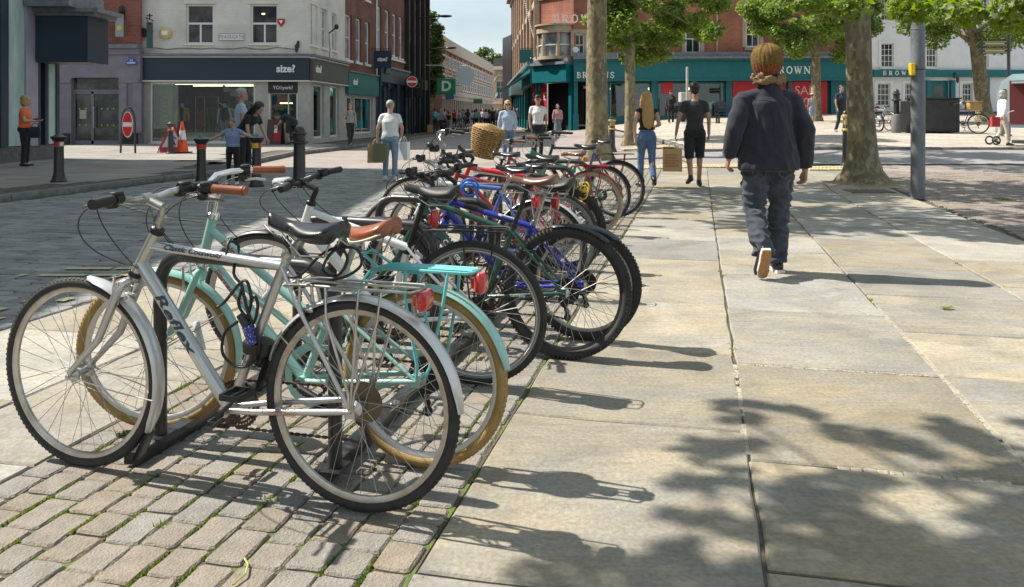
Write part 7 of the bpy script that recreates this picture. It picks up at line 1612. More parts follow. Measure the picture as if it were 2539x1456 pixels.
def person(label, x, y, face, H=1.72, pose=None, skinm=S_PALE, top=K_WHITE, topk='tee', low=K_JEAN, lowk='jeans', hair=H_BRN, hairk='short', shoe=M_SHOEB, build=1.0, vox=.014, group='people in the square', z=None, fold=.006, extra=None, hip=1.0, hands=True, sleeve=None):
    """face: direction faced, degrees, 0 = away from the camera (+Y), 180 = towards it"""
    z = gz(x, y) if z is None else z
    t = thing('person', label, 'person', (x, y, z), rad(-face), group)
    P = dict(BASE); P.update(pose or {}); s = H/1.75; t.scale = (s, s, s); V = {k: Vector(v) for k, v in P.items() if isinstance(v, tuple)}; B = build
    hd = V['hed']; yaw = Matrix.Rotation(rad(P['faceyaw']), 3, 'Z'); nod = Matrix.Rotation(rad(-P.get('nod', 0)), 3, 'X'); HR = yaw @ nod
    hs_ = 1.09; hp = lambda x_, y_, z_: hd+HR @ (Vector((x_, y_, z_))*hs_)
    n = 12
    # body: one continuous surface
    b = MB(); b.ball(hp(0, 0, .035), (.080, .100, .096), 16, 12, HR); b.ball(hp(0, .018, -.035), (.062, .077, .082), 14, 10, HR); b.ball(hp(0, .088, -.075), (.025, .02, .022), 8, 6, HR)
    b.rtube(hp(0, .086, .018), hp(0, .104, -.022), .010, .015, 8); b.ball(hp(0, .088, -.05), (.024, .014, .010), 8, 6, HR); b.ball(hp(0, .08, .035), (.05, .018, .012), 10, 6, HR)
    for q in (-1, 1): b.ball(hp(q*.076, -.005, .0), (.010, .020, .030), 8, 6, HR); b.ball(hp(q*.03, .075, -.012), (.02, .018, .016), 8, 6, HR)
    b.rtube(V['nck']-Vector((0, 0, .05)), hp(0, -.01, -.06), .056*B**.5, .052*B**.3, n)
    def spine(k=1.0):
        return [V['pel']-Vector((0, 0, .03)), V['wst'], V['chs'], V['nck']-Vector((0, 0, .075)), V['nck']-Vector((0, 0, .015))]
    b.tube(spine(), [(.145*B*hip, .10*B), (.125*B, .095*B), (.15*B, .105*B), (.13, .08), (.06, .055)], 14, side=(1, 0, 0))
    for sd in ('L', 'R'):
        q = -1 if sd == 'L' else 1; sh, el_, ha = V['sh'+sd], V['el'+sd], V['ha'+sd]
        b.rtube(V['nck']-Vector((0, 0, .045)), sh, .04, .05*B**.5, n); b.rtube(sh, el_, .047*B**.6, .038*B**.4, n); b.rtube(el_, ha, .037*B**.4, .025, n)
        b.rtube(V['hi'+sd], V['kn'+sd], .078*B**.5, .052, n); b.rtube(V['kn'+sd], V['an'+sd], .054, .036, n); b.ball(V['kn'+sd].lerp(V['an'+sd], .28)-Vector((0, .012, 0)), (.045, .05, .09), 10, 8)
        d = (ha-el_).normalized(); fw = Vector(P.get('pf'+sd, (0, 1, 0))); fw = (fw-d*fw.dot(d)).normalized(); lat = d.cross(fw)*q
        pc = ha+d*.045
        if hands and vox < .016:
            cu = P.get('curl'+sd, .5)
            b.tube([ha-d*.01, ha+d*.03, ha+d*.08], [(.024, .020), (.038, .016), (.040, .014)], 10, side=tuple(fw))
            for k, (off, ln) in enumerate([(.030, .068), (.010, .078), (-.010, .072), (-.029, .056)]):
                r0 = ha+d*.075+fw*off; ins = -lat; a1 = cu*.7; a2 = cu*1.6; p1 = r0+(d*cos(a1)+ins*sin(a1))*ln*.5; p2 = p1+(d*cos(a2)+ins*sin(a2))*ln*.5; b.rtube(r0, p1, .0088, .0082, 8); b.rtube(p1, p2, .0082, .0072, 8)
            th0 = ha+d*.028+fw*.03; b.rtube(th0, th0+(fw*.6+d*.8-lat*.3).normalized()*.036, .012, .010, 8); th1 = th0+(fw*.6+d*.8-lat*.3).normalized()*.036; b.rtube(th1, th1+(d*.95-lat*.4+fw*.1).normalized()*.028, .010, .008, 8)
        else: b.tube([ha-d*.01, ha+d*.05, ha+d*.11, ha+d*.15-lat*.02], [(.026, .02), (.036, .018), (.034, .015), (.02, .012)], 8, side=tuple(fw)); b.rtube(ha+d*.03+fw*.03, ha+d*.08+fw*.045, .012, .009, 6)
        ft = V['an'+sd]; a = P['tip'+sd]; td_ = Vector((q*.12, cos(a), -sin(a))).normalized(); b.rtube(ft, ft+td_*.10+Vector((0, 0, -.04*cos(a))), .034, .03, 8)
    body = remesh(b, 'body', skinm, t, vox, 3)
    # face details
    if vox < .02:
        b = MB()
        for q in (-1, 1): b.ball(hp(q*.030, .087, .008), (.011, .006, .006), 8, 5, HR); b.bbox(hp(q*.032, .089, .030), (.03, .006, .006), HR)
        b.build('eye_and_brow', M_FACE, body); b = MB(); b.ball(hp(0, .099, -.050), (.021, .006, .007), 8, 5, HR); b.build('mouth', M_LIP, body)
    if extra and extra.get('glasses'):
        b = MB(); b.bbox(hp(-.033, .095, .01), (.05, .01, .035), HR, bev=.006); b.bbox(hp(.033, .095, .01), (.05, .01, .035), HR, bev=.006); b.tube([hp(-.08, .0, .015), hp(-.06, .09, .018), hp(.06, .09, .018), hp(.08, 0, .015)], .003, 5); b.build('sunglasses', M_BLK, t)
    # trousers / skirt
    if lowk in ('jeans', 'baggy', 'shorts', 'leggings'):
        b = MB(); kb = {'jeans': 1.0, 'baggy': 1.28, 'shorts': 1.15, 'leggings': .92}[lowk]
        b.tube([V['pel']-Vector((0, 0, .10)), V['pel']-Vector((0, 0, .03)), V['pel']+Vector((0, 0, .06)), V['wst']-Vector((0, 0, .03))], [(.15*B*hip, .11*B), (.165*B*hip, .122*B*hip), (.15*B*hip, .11*B), (.132*B, .10*B)], 14, side=(1, 0, 0))
        for sd in ('L', 'R'):
            q = -1 if sd == 'L' else 1; hi, kn, an = V['hi'+sd], V['kn'+sd], V['an'+sd]
            b.ball(hi+Vector((0, -.045*hip, .01)), (.085*B, .085*B*hip, .09), 12, 8)
            if lowk == 'shorts': b.rtube(hi, kn.lerp(hi, .12), .098*B**.5, .082, n); e = kn.lerp(hi, .12); b.tube([e.lerp(hi, .3), kn], [.085, .082], n)
            else:
                b.tube([hi, hi.lerp(kn, .5), kn, kn.lerp(an, .5), an.lerp(kn, .06 if lowk != 'leggings' else .1), an+Vector((0, 0, -.015 if lowk == 'baggy' else .02))], [.092*kb**.5*B**.4*hip**.5, .082*kb*B**.3, .064*kb, .060*kb, .056*kb**1.4, .058*kb**1.5], 14)
        fz = (lambda p: 1.0 if p.z < .9 else .35); low_o = remesh(b, 'shorts' if lowk == 'shorts' else 'trousers', low, t, vox*1.0, 3, fold*(1.9 if lowk == 'baggy' else 1), 8, fz)
    else:
        b = MB(); L_ = extra.get('skirt', .35) if extra else .35; k = 20; prof = [(V['wst'], .13, .10), (V['pel'], .17*hip, .13*hip), (V['pel']-Vector((0, 0, (V['pel'].z-L_)*.5)), .19, .17), (Vector((V['pel'].x, V['pel'].y+.02, L_)), .23, .21), (Vector((V['pel'].x, V['pel'].y+.02, L_+.004)), .2, .18)]
        b.tube([p for p, *_ in prof], [(a, c) for _, a, c in prof], 20, side=(1, 0, 0)); remesh(b, 'skirt', low, t, vox, 2, fold*1.6, 7)
    # top
    b = MB(); loose = {'tee': 1.0, 'shirt': 1.06, 'jacket': 1.12, 'vest': .95, 'polo': 1.02, 'dress': 1.08, 'blouse': 1.08}[topk]
    hem = V['pel']+Vector((0, 0, {'tee': .02, 'shirt': -.03, 'jacket': P.get('hem', -.04), 'vest': .12, 'polo': .0, 'dress': .0, 'blouse': .06}[topk]))
    BB = B*loose
    b.tube([hem-Vector((0, 0, .02)), hem+Vector((0, 0, .03)), V['wst'].lerp(hem, .2)+Vector((0, 0, .01)), V['chs'], V['nck']-Vector((0, 0, .10)), V['nck']-Vector((0, 0, .035))], [(.158*BB*hip, .118*BB), (.160*BB*hip, .120*BB), (.142*BB, .112*BB), (.166*BB, .122*BB), (.15*BB, .096), (.072, .068)], 16, side=(1, 0, 0))
    if topk == 'jacket' and 'hem' in P:
        b = MB(); b.tube([hem-Vector((0, 0, .02)), hem+Vector((0, 0, .02)), V['wst'], V['chs']-Vector((0, 0, .04)), V['chs']+Vector((0, 0, .07)), V['nck']-Vector((0, 0, .075)), V['nck']-Vector((0, 0, .02))], [(.238, .175), (.240, .178), (.212, .155), (.200, .142), (.196, .130), (.135, .095), (.085, .078)], 20, side=(1, 0, 0))
    sl = {'tee': .6, 'shirt': 1, 'jacket': 1, 'vest': 0, 'polo': .6, 'dress': .5, 'blouse': .45}[topk] if sleeve is None else sleeve; kb = 1.22 if topk == 'jacket' else 1.12 if topk == 'shirt' else 1.0
    for sd in ('L', 'R'):
        sh, el_, ha = V['sh'+sd], V['el'+sd], V['ha'+sd]; b.rtube(V['nck']-Vector((0, 0, .05)), sh, .05*loose, .057*B**.5*loose, n)
        if sl > 0:
            e = sh.lerp(el_, min(1, sl)); b.tube([sh, sh.lerp(e, .5), e], [.058*B**.5*kb, .056*B**.5*kb, .054*B**.5*kb], n)
        if sl >= 1:
            e2 = el_.lerp(ha, .93 if topk == 'jacket' else .8); b.ball(el_, .054*kb*B**.5, 12, 8); b.tube([el_, el_.lerp(e2, .5), e2], [.053*kb*B**.5, .049*kb, .045*kb], n)
    if topk == 'jacket': b.tube([V['nck']+Vector((0, -.012, -.07)), V['nck']+Vector((0, -.015, .0)), V['nck']+Vector((0, -.02, .055))], [(.11, .09), (.085, .08), (.08, .076)], 14, side=(1, 0, 0))
    elif topk in ('shirt', 'polo'): b.torus(V['nck']+Vector((0, 0, -.01)), .062, .014, (0, -.2, 1), 18, 6)
    topo = remesh(b, {'tee': 't_shirt', 'shirt': 'shirt', 'jacket': 'jacket', 'vest': 'vest_top', 'polo': 'polo_shirt', 'dress': 'dress_top', 'blouse': 'blouse'}[topk], top, t, vox, 7, fold*1.1, 7, lambda p: 1.0 if p.z < 1.36 else .4)
    # shoes
    for sd in ('L', 'R'):
        q = -1 if sd == 'L' else 1; ft = V['an'+sd]; a = P['tip'+sd]; Rm = Matrix.Rotation(-a, 3, 'X'); b = MB(); z0 = -.075
        pts = [(0, -.07, z0+.035), (0, -.03, z0+.045), (0, .05, z0+.04), (0, .12, z0+.028), (0, .165, z0+.022)]; rr = [(.03, .03), (.038, .042), (.042, .036), (.046, .026), (.03, .018)]
        b.tube([ft+Rm @ Vector((q*.01*(i), p[1], p[2])) for i, p in enumerate(pts)], rr, 12, side=(1, 0, 0)); b.rtube(ft+Rm @ Vector((0, -.02, -.03)), ft+Rm @ Vector((0, 0, .02)), .045, .042, 10)
        so = remesh(b, 'shoe', shoe, t, max(vox*.7, .009), 2)
        if vox < .012:
            b = MB(); prf = [(-.032, -.075), (.032, -.075), (.038, -.03), (.036, .03), (.044, .11), (.032, .165), (0, .178), (-.032, .165), (-.044, .11), (-.036, .03), (-.038, -.03)]
            for z1, z2, m_, nm, sc in ((z0-.008, z0+.016, M_SHOEW, 'midsole', 1.0), (z0-.016, z0-.0085, M_SOLE, 'sole', .97)):
                b = MB(); b.prism([(x_*sc, y_*sc) for x_, y_ in prf], z2-z1, 'XY', z1); b.v = [tuple(ft+Rm @ (Vector(v)+Vector((q*.012, 0, 0)))) for v in b.v]; b.build(nm, m_, so, smooth=0)
    # hair
    b = MB()
    if hairk in ('short', 'crop'):
        b.ball(hp(0, -.018, .055), (.091, .104, .093), 16, 10, HR); b.ball(hp(0, -.06, .0), (.07, .045, .06), 12, 8, HR); b.ball(hp(0, .04, .10), (.06, .045, .03), 12, 8, HR)
    elif hairk == 'long':
        b.ball(hp(0, -.018, .05), (.097, .11, .097), 16, 10, HR); L_ = (extra or {}).get('hairlen', .38)
        b.tube([hp(0, -.05, .06), hp(0, -.085, -.05), hp(0, -.10, -.16), hp(0, -.115, -.16-L_*.45), hp(.01, -.10, -.16-L_*.8), hp(.02, -.09, -.16-L_)], [(.075, .05), (.095, .055), (.11, .05), (.11, .045), (.085, .035), (.03, .015)], 14, side=(1, 0, 0))
        for q in (-1, 1): b.tube([hp(q*.06, .0, .07), hp(q*.085, .01, -.02), hp(q*.09, .0, -.13), hp(q*.07, -.06, -.25)], [.03, .03, .03, .02], 8)
    elif hairk == 'bob':
        b.ball(hp(0, -.018, .05), (.098, .11, .097), 16, 10, HR); b.ball(hp(0, -.055, -.03), (.095, .065, .10), 12, 8, HR)
        for q in (-1, 1): b.ball(hp(q*.075, -.005, -.04), (.03, .05, .085), 10, 8, HR)
    elif hairk == 'tied':
        b.ball(hp(0, -.015, .045), (.091, .105, .094), 16, 10, HR); b.ball(hp(0, -.09, .06), (.04, .04, .04), 10, 8, HR)
    elif hairk == 'curly':
        b.ball(hp(0, -.03, -.03), (.09, .08, .04), 14, 10, HR)
        for i in range(90): a = R.uniform(pi-.3, 2*pi+.3); z_ = R.uniform(-.12, -.055); yy = -.035+.09*sin(a); b.ball(hp(.104*cos(a)*R.uniform(.85, 1.12), min(yy, .02), z_+.012), R.uniform(.009, .02), 8, 6)
    if hairk != 'none': remesh(b, 'hair', hair, t, max(vox*.9, .01), 1, .008 if hairk in ('curly', 'long', 'bob') else .003, 20 if hairk != 'curly' else 34)
    if extra and extra.get('cap'):
        b = MB(); b.ball(hp(0, -.005, .065), (.09, .10, .075), 14, 8, HR); b.bbox(hp(0, .12, .055), (.13, .10, .012), HR, bev=.005); b.build('cap', extra['cap'], t, smooth=50)
    if extra and extra.get('hat'):
        b = MB(); b.ball(hp(0, -.01, .08), (.09, .095, .07), 14, 8, HR); b.lathe([(.19, -.006), (.2, 0), (.09, .012), (.05, .01)], hp(0, 0, .065), 20); b.build('sun_hat', extra['hat'], t, smooth=50)
    if extra and extra.get('pack'):
        b = MB(); c = V['chs']+Vector((0, -.20, .0)); b.bbox(c, (.27, .16, .38), bev=.045); b.bbox(c+Vector((0, -.09, -.07)), (.2, .05, .18), bev=.02); bp_ = b.build('backpack', extra['pack'], t, smooth=40)
        b = MB()
        for q in (-1, 1): b.tube([c+Vector((q*.1, .06, .17)), V['nck']+Vector((q*.11, .0, -.02)), V['chs']+Vector((q*.13, .12, .0)), c+Vector((q*.12, .08, -.13))], .014, 6)
        b.build('strap', extra['pack'], bp_)
    return t
def X(xd, Y): return (xd-1269)/2050*Y
def bag(label, x, y, z, rz, w, h, d, m, handle=.12, cat='bag', name='shopping_bag', print_=None, hm=None, tilt=0):
    t = thing(name, label, cat, (x, y, z), rz, None, rx=tilt); b = MB(); A = [(-w/2, -d/2, 0), (w/2, -d/2, 0), (w/2, d/2, 0), (-w/2, d/2, 0), (-w/2*.97, -d/2*.9, h), (w/2*.97, -d/2*.9, h), (w/2*.97, d/2*.9, h), (-w/2*.97, d/2*.9, h)]
    b.add(A, [(0, 3, 2, 1), (0, 1, 5, 4), (2, 3, 7, 6), (1, 2, 6, 5), (3, 0, 4, 7)]); b.add([(x_*.96, y_*.9, z_+.002) for x_, y_, z_ in A], [(0, 1, 2, 3), (4, 5, 1, 0), (6, 7, 3, 2), (5, 6, 2, 1), (7, 4, 0, 3)])
    b.build('body', m, t, smooth=0)
    for s in (-1, 1): b = MB(); b.tube(bez((-w*.2, s*d*.44, h-.02), (-w*.15, s*d*.2, h+handle*1.2), (w*.15, s*d*.2, h+handle*1.2), (w*.2, s*d*.44, h-.02)), .005, 5); b.build('handle', hm or m, t)
    if print_:
        b = MB()
        for i in range(5): b.box(-w*.36, w*R.uniform(.15, .36), -d/2-.004, -d/2-.001, h*(.22+.12*i), h*(.22+.12*i)+h*.06)
        b.build('printed_panel', print_, t, smooth=0)
    return t
M_KRAFT = mat('kraft_paper', (.50, .33, .16), .75, col2=(.44, .28, .13), vs=6)
# ---- man in the navy jacket
nm = person('man in a navy jacket, baggy jeans and mustard knitted hat walking away', 2.10, 6.78, -3, 1.85,
    dict(hem=-.13, knL=(-.10, .03, .50), anL=(-.125, -.24, .205), tipL=1.15, knR=(.10, .04, .49), anR=(.085, .06, .085), elL=(-.278, -.05, 1.12), haL=(-.295, .05, .89), elR=(.275, -.06, 1.10), haR=(.30, .02, .80), shL=(-.195, 0, 1.345), shR=(.195, 0, 1.345), nck=(0, .0, 1.45), curlL=1.0, curlR=.9, chs=(0, .0, 1.25), hed=(0, .035, 1.585), pel=(0, 0, .95)),
    S_TAN, cloth('navy_canvas', (.011, .013, .024), (.018, .021, .034), vs=14), 'jacket', K_DJEAN, 'baggy', H_GING, 'curly', M_SHOEB, 1.12, .0085, None, fold=.015, z=0)
HRn = Vector((0, .035, 1.60))
b = MB(); 
M_KNIT = mat('mustard_knit', (.19, .105, .02), .95, col2=(.10, .06, .014), vs=30, bump=.8, bs=120); M_KNIT2 = mat('rust_knit', (.24, .085, .022), .95, col2=(.13, .045, .015), vs=40, bump=.8, bs=120)
def beanie(z0, z1, m, name):
    b = MB(); n_ = 96; rows_ = 16; vs = []; fs = []
    for i in range(rows_+1):
        z_ = lerp(z0, z1, i/rows_)
        if z_ < .07: r_ = .127-.012*(1-z_/.07)**2
        else: u_ = (z_-.07)/.117; r_ = .127*sqrt(max(.0015, 1-u_**2.2))
        for k in range(n_): a = 2*pi*k/n_; q = r_+(.003 if (k//2) % 2 else -.0025)*(.3+.7*((i+k//2) % 2))*(1 if r_ > .03 else .3); vs.append((q*.95*cos(a), q*1.06*sin(a)-.012, z_+.004*sin(k)))
    for i in range(rows_):
        for k in range(n_): fs.append((i*n_+k, i*n_+(k+1) % n_, (i+1)*n_+(k+1) % n_, (i+1)*n_+k))
    fs.append(tuple(rows_*n_+k for k in range(n_))); b.add([HRn+Vector(v) for v in vs], fs); return b.build(name, m, nm, smooth=30)
hat_ = beanie(-.065, .0195, M_KNIT2, 'knitted_hat'); beanie(.02, .185, M_KNIT, 'knitted_hat_crown')
# jacket seams and pocket details follow the cloth by ray casting onto it
def seam(target, pts, r, m, name, par, d=Vector((0, 1, 0)), off=.003):
    me = target.data; from mathutils.bvhtree import BVHTree
    bv = BVHTree.FromPolygons([v.co for v in me.vertices], [p.vertices for p in me.polygons]); out = []
    for i in range(len(pts)-1):
        for k in range(12):
            p = Vector(pts[i]).lerp(Vector(pts[i+1]), k/12); h = bv.ray_cast(p-d*1.0, d)
            if h[0]: out.append(h[0]-d*off*.2)
    b = MB(); b.tube(out, r, 5); return b.build(name, m, par)
jk = [c for c in nm.children if c.name.startswith('jacket')][0]; M_SEAM = mat('seam_thread', (.028, .032, .05), .8)
seam(jk, [(-.19, 0, 1.33), (-.1, 0, 1.345), (0, 0, 1.33), (.1, 0, 1.345), (.19, 0, 1.33)], .0035, M_SEAM, 'seam', jk); seam(jk, [(.0, 0, 1.33), (0, 0, .94)], .003, M_SEAM, 'seam', jk); seam(jk, [(-.13, 0, 1.34), (-.12, 0, 1.1), (-.135, 0, .93)], .0028, M_SEAM, 'seam', jk); seam(jk, [(.13, 0, 1.34), (.12, 0, 1.1), (.135, 0, .93)], .0028, M_SEAM, 'seam', jk)
tr_ = [c for c in nm.children if c.name.startswith('trousers')][0]; M_STIT = mat('worn_denim_edge', (.14, .16, .18), .9)
for q in (-1, 1): seam(tr_, [(q*.05, 0, .90), (q*.15, 0, .89), (q*.15, 0, .77), (q*.10, 0, .74), (q*.05, 0, .77), (q*.05, 0, .90)], .002, M_STIT, 'pocket_stitch', tr_)
# ---- others, near to far
person('blonde woman with waist-long hair in a black top and blue jeans walking away', X(1603, 14.6), 14.6, -4, 1.70, dict(walk(.55, .3, -1), elR=(.24, .03, 1.14), haR=(.20, .22, 1.10)), S_PALE, K_BLACK, 'vest', K_JEAN, 'jeans', H_BLON, 'long', M_SHOEB, .94, .0125, hip=1.12, extra=dict(hairlen=.36))
person('man in a charcoal tee and black shorts carrying a paper bag', X(1722, 14.6), 14.6, 4, 1.86, dict(walk(.4, .3, 1), elL=(-.27, -.03, 1.14), haL=(-.30, .06, .88), pelL=0), S_TAN, K_CHAR, 'tee', K_BLACK, 'shorts', H_DARK, 'short', M_SHOEB, .98, .0125, fold=.005)
bg_ = bag('brown paper shopping bag with red print hanging from the hand of the man in shorts', X(1670, 14.5), 14.62, .30, rad(-12), .34, .40, .16, M_KRAFT, print_=mat('faded_red_print', (.42, .17, .09), .7), tilt=0)
person('woman in an orange tee and black trousers looking at her phone by the left shop', X(62, 19), 19.0, 80, 1.64, dict(elL=(-.2, .06, 1.12), haL=(-.08, .28, 1.12), elR=(.2, .06, 1.12), haR=(.08, .28, 1.12)), S_PALE, K_ORANGE, 'tee', K_BLACK, 'jeans', H_BLON, 'bob', M_SHOEB, 1.15, .015, z=.113)
t_ = thing('handbag', 'navy bag held low by the woman in the orange tee', 'bag', (X(93, 19), 18.9, 1.0)); b = MB(); b.bbox((0, 0, -.1), (.24, .12, .26), bev=.03); b.tube(bez((-.08, 0, 0), (-.07, 0, .15), (.07, 0, .15), (.08, 0, 0)), .01, 5); b.build('body', K_NAVY, t_)
t_ = thing('telephone', 'dark phone held by the woman in the orange tee', 'phone', (X(91, 19), 18.98, 1.2)); b = MB(); b.bbox((0, 0, 0), (.14, .07, .01), Matrix.Rotation(.3, 3, 'X'), bev=.003); b.bbox((0, 0, .007), (.12, .06, .003), Matrix.Rotation(.3, 3, 'X')); b.build('case', M_BLK, t_)
person('small girl in a blue top and black leggings, arms spread to two bollards', X(577, 15.3), 15.3, 180, 1.26, dict(shL=(-.16, 0, 1.38), elL=(-.42, .02, 1.26), haL=(-.66, .05, 1.20), shR=(.16, 0, 1.38), elR=(.42, .02, 1.24), haR=(.68, .05, 1.10), nod=32, hed=(0, .06, 1.58), pfL=(0, 1, 0), pfR=(0, 1, 0), curlL=.2, curlR=.2), S_PALE, K_GIRL, 'blouse', K_BLACK, 'leggings', H_GING, 'tied', M_SHOEW, 1.08, .012)
person('dark-haired woman in a black tee leaning over behind the small girl', X(606, 16.1), 16.1, 110, 1.68, dict(pel=(0, -.1, .93), wst=(0, -.04, 1.06), chs=(0, .1, 1.22), nck=(0, .24, 1.36), hed=(0, .34, 1.48), shL=(-.17, .2, 1.31), elL=(-.19, .3, 1.06), haL=(-.16, .42, .86), shR=(.17, .2, 1.31), elR=(.19, .22, 1.05), haR=(.18, .3, .82), nod=35), S_PALE, K_BLACK, 'tee', K_CHAR, 'jeans', H_DARK, 'long', M_SHOEB, .95, .014, extra=dict(hairlen=.2))
person('man in a pale blue shirt standing behind the leaning woman', X(597, 17.2), 17.2, 60, 1.86, {}, S_TAN, K_LBLUE, 'tee', K_GREY, 'jeans', H_GREY, 'short', M_SHOEB, 1.05, .016)
person('broad woman in a white tee and blue jeans walking up the street', X(967, 16.3), 16.3, 3, 1.60, dict(elL=(-.26, -.02, 1.13), haL=(-.29, .04, .90), elR=(.26, .0, 1.13), haR=(.22, .13, .95)), S_PALE, K_WHITE, 'tee', K_LJEAN, 'jeans', H_GREY, 'tied', M_SHOEW, 1.25, .0135, fold=.006)
bag('kraft carrier bag in the left hand of the woman in white', X(932, 16.2), 16.2, .36, rad(20), .32, .36, .12, M_KRAFT)
bag('olive bag with a pale round emblem in the left hand of the woman in white', X(942, 16.05), 16.05, .40, rad(10), .26, .34, .12, mat('olive_bag', (.12, .12, .06), .6), print_=None)
bag('white carrier bag in the right hand of the woman in white', X(1000, 16.4), 16.4, .40, rad(-30), .26, .36, .1, M_SIGNW)
person('woman with blonde hair, sunglasses and a pale blue shirt walking towards the camera', X(1258, 22), 22, 176, 1.66, dict(walk(.5, .5, 1)), S_PALE, K_LBLUE, 'shirt', K_JEAN, 'jeans', H_BLON, 'bob', M_SHOEW, 1.05, .014, extra=dict(glasses=1), sleeve=1)
person('man in a black cap and white tee walking towards the camera', X(1333, 23), 23, 184, 1.80, dict(walk(.5, .4, -1)), S_TAN, K_WHITE, 'tee', K_BLACK, 'jeans', H_DARK, 'short', M_SHOEB, 1.05, .014, extra=dict(cap=M_BLK))
person('woman in a red jacket, pink top and long grey-blue skirt by the store', X(1382, 40), 40, 175, 1.64, dict(walk(.3, .3, 1)), S_PALE, K_PINK, 'shirt', K_SKIRT, 'skirt', H_BRN, 'bob', M_SHOEB, 1.0, .02, extra=dict(skirt=.18))
person('woman in a grey tee with a shoulder bag walking past the green shop', X(868, 31), 31, 150, 1.62, dict(walk(.7, .5, 1)), S_PALE, K_GREY, 'tee', K_BLACK, 'jeans', H_BRN, 'bob', M_SHOEB, 1.0, .018, z=.113, extra=dict(pack=K_NAVY))
person('man in dark clothes bent over the board at the shop door', X(716, 32.6), 32.6, 265, 1.75, dict(pel=(0, -.22, .86), wst=(0, -.14, .98), chs=(0, .1, 1.12), nck=(0, .3, 1.14), hed=(0, .43, 1.13), shL=(-.18, .24, 1.13), elL=(-.2, .3, .88), haL=(-.16, .45, .72), shR=(.18, .24, 1.13), elR=(.2, .32, .88), haR=(.16, .5, .74), nod=50, knL=(-.1, .05, .48), knR=(.1, .06, .48)), S_TAN, K_NAVY, 'tee', K_CHAR, 'shorts', H_DARK, 'short', M_SHOEB, 1.1, .018, z=.113)
person('man in a black jacket and cap standing at the store window', X(1663, 43), 43, 200, 1.76, dict(elL=(-.22, .08, 1.14), haL=(-.08, .16, 1.36)), S_TAN, K_BLACK, 'jacket', K_BLACK, 'jeans', H_DARK, 'short', M_SHOEW, 1.0, .02, extra=dict(cap=M_BLK))
person('girl in a straw hat and denim shorts near the SALE poster', X(2013, 38), 38, 0, 1.45, dict(walk(.5, .3, 1)), S_TAN, K_GREY, 'tee', K_LJEAN, 'shorts', H_BRN, 'tied', M_SHOEW, .92, .02, extra=dict(hat=mat('straw', (.55, .45, .27), .8)))
person('bearded man in a navy polo and dark trousers crossing the square', X(2085, 30.5), 30.5, 170, 1.80, dict(walk(.6, .4, -1)), S_TAN, K_NAVY, 'polo', K_NAVY, 'jeans', H_DARK, 'crop', M_SHOEB, 1.12, .016)
person('white-haired woman in a white gilet and cream trousers, red bag in hand', X(2485, 23.8), 23.8, 95, 1.60, dict(walk(.5, .4, 1), elR=(.24, -.05, 1.13), haR=(.24, -.06, .92)), S_PALE, K_WHITE, 'shirt', K_CREAM, 'jeans', H_GREY, 'bob', M_SHOEB, 1.08, .016, z=gz(X(2485, 23.8), 23.8)+.07)
bag('red bag held by the white-haired woman', X(2466, 23.6), 23.6, gz(X(2466, 23.6), 23.6)+.62, rad(10), .26, .28, .1, K_RED)
person('man in a black cap half hidden behind the trailer', X(2492, 28), 28, 190, 1.72, {}, S_BRN, K_BLACK, 'tee', K_BLACK, 'jeans', H_DARK, 'short', M_SHOEB, 1.0, .02, z=gz(X(2492, 28), 28)+.07, extra=dict(cap=M_BLK))
# ---- crowd in the street: a few bodies, each copy with its own clothes
protos = []
def crowd_proto(pose, topk, lowk, hairk, B, ex=None):
    t = person('crowd member', 0, -60, 0, 1.7, pose, S_PALE, K_WHITE, topk, K_BLACK, lowk, H_BRN, hairk, M_SHOEB, B, .03, 'people crowding the far street', z=0, fold=0, hands=False, extra=ex); protos.append(t); return t
crowd_proto(walk(.6, .5, 1), 'tee', 'jeans', 'short', 1.05); crowd_proto(walk(.6, .5, -1), 'shirt', 'jeans', 'bob', 1.0); crowd_proto(walk(.3, .3, 1), 'tee', 'skirt', 'long', .95, dict(skirt=.5, hairlen=.2)); crowd_proto(walk(.5, .4, 1), 'vest', 'jeans', 'tied', .95, dict(pack=K_NAVY)); crowd_proto(walk(.4, .3, -1), 'tee', 'shorts', 'short', 1.1)
K_FLOR = mat('black_floral_cloth', (.02, .02, .02), .9, spots=(9, .22, (.6, .55, .5)))
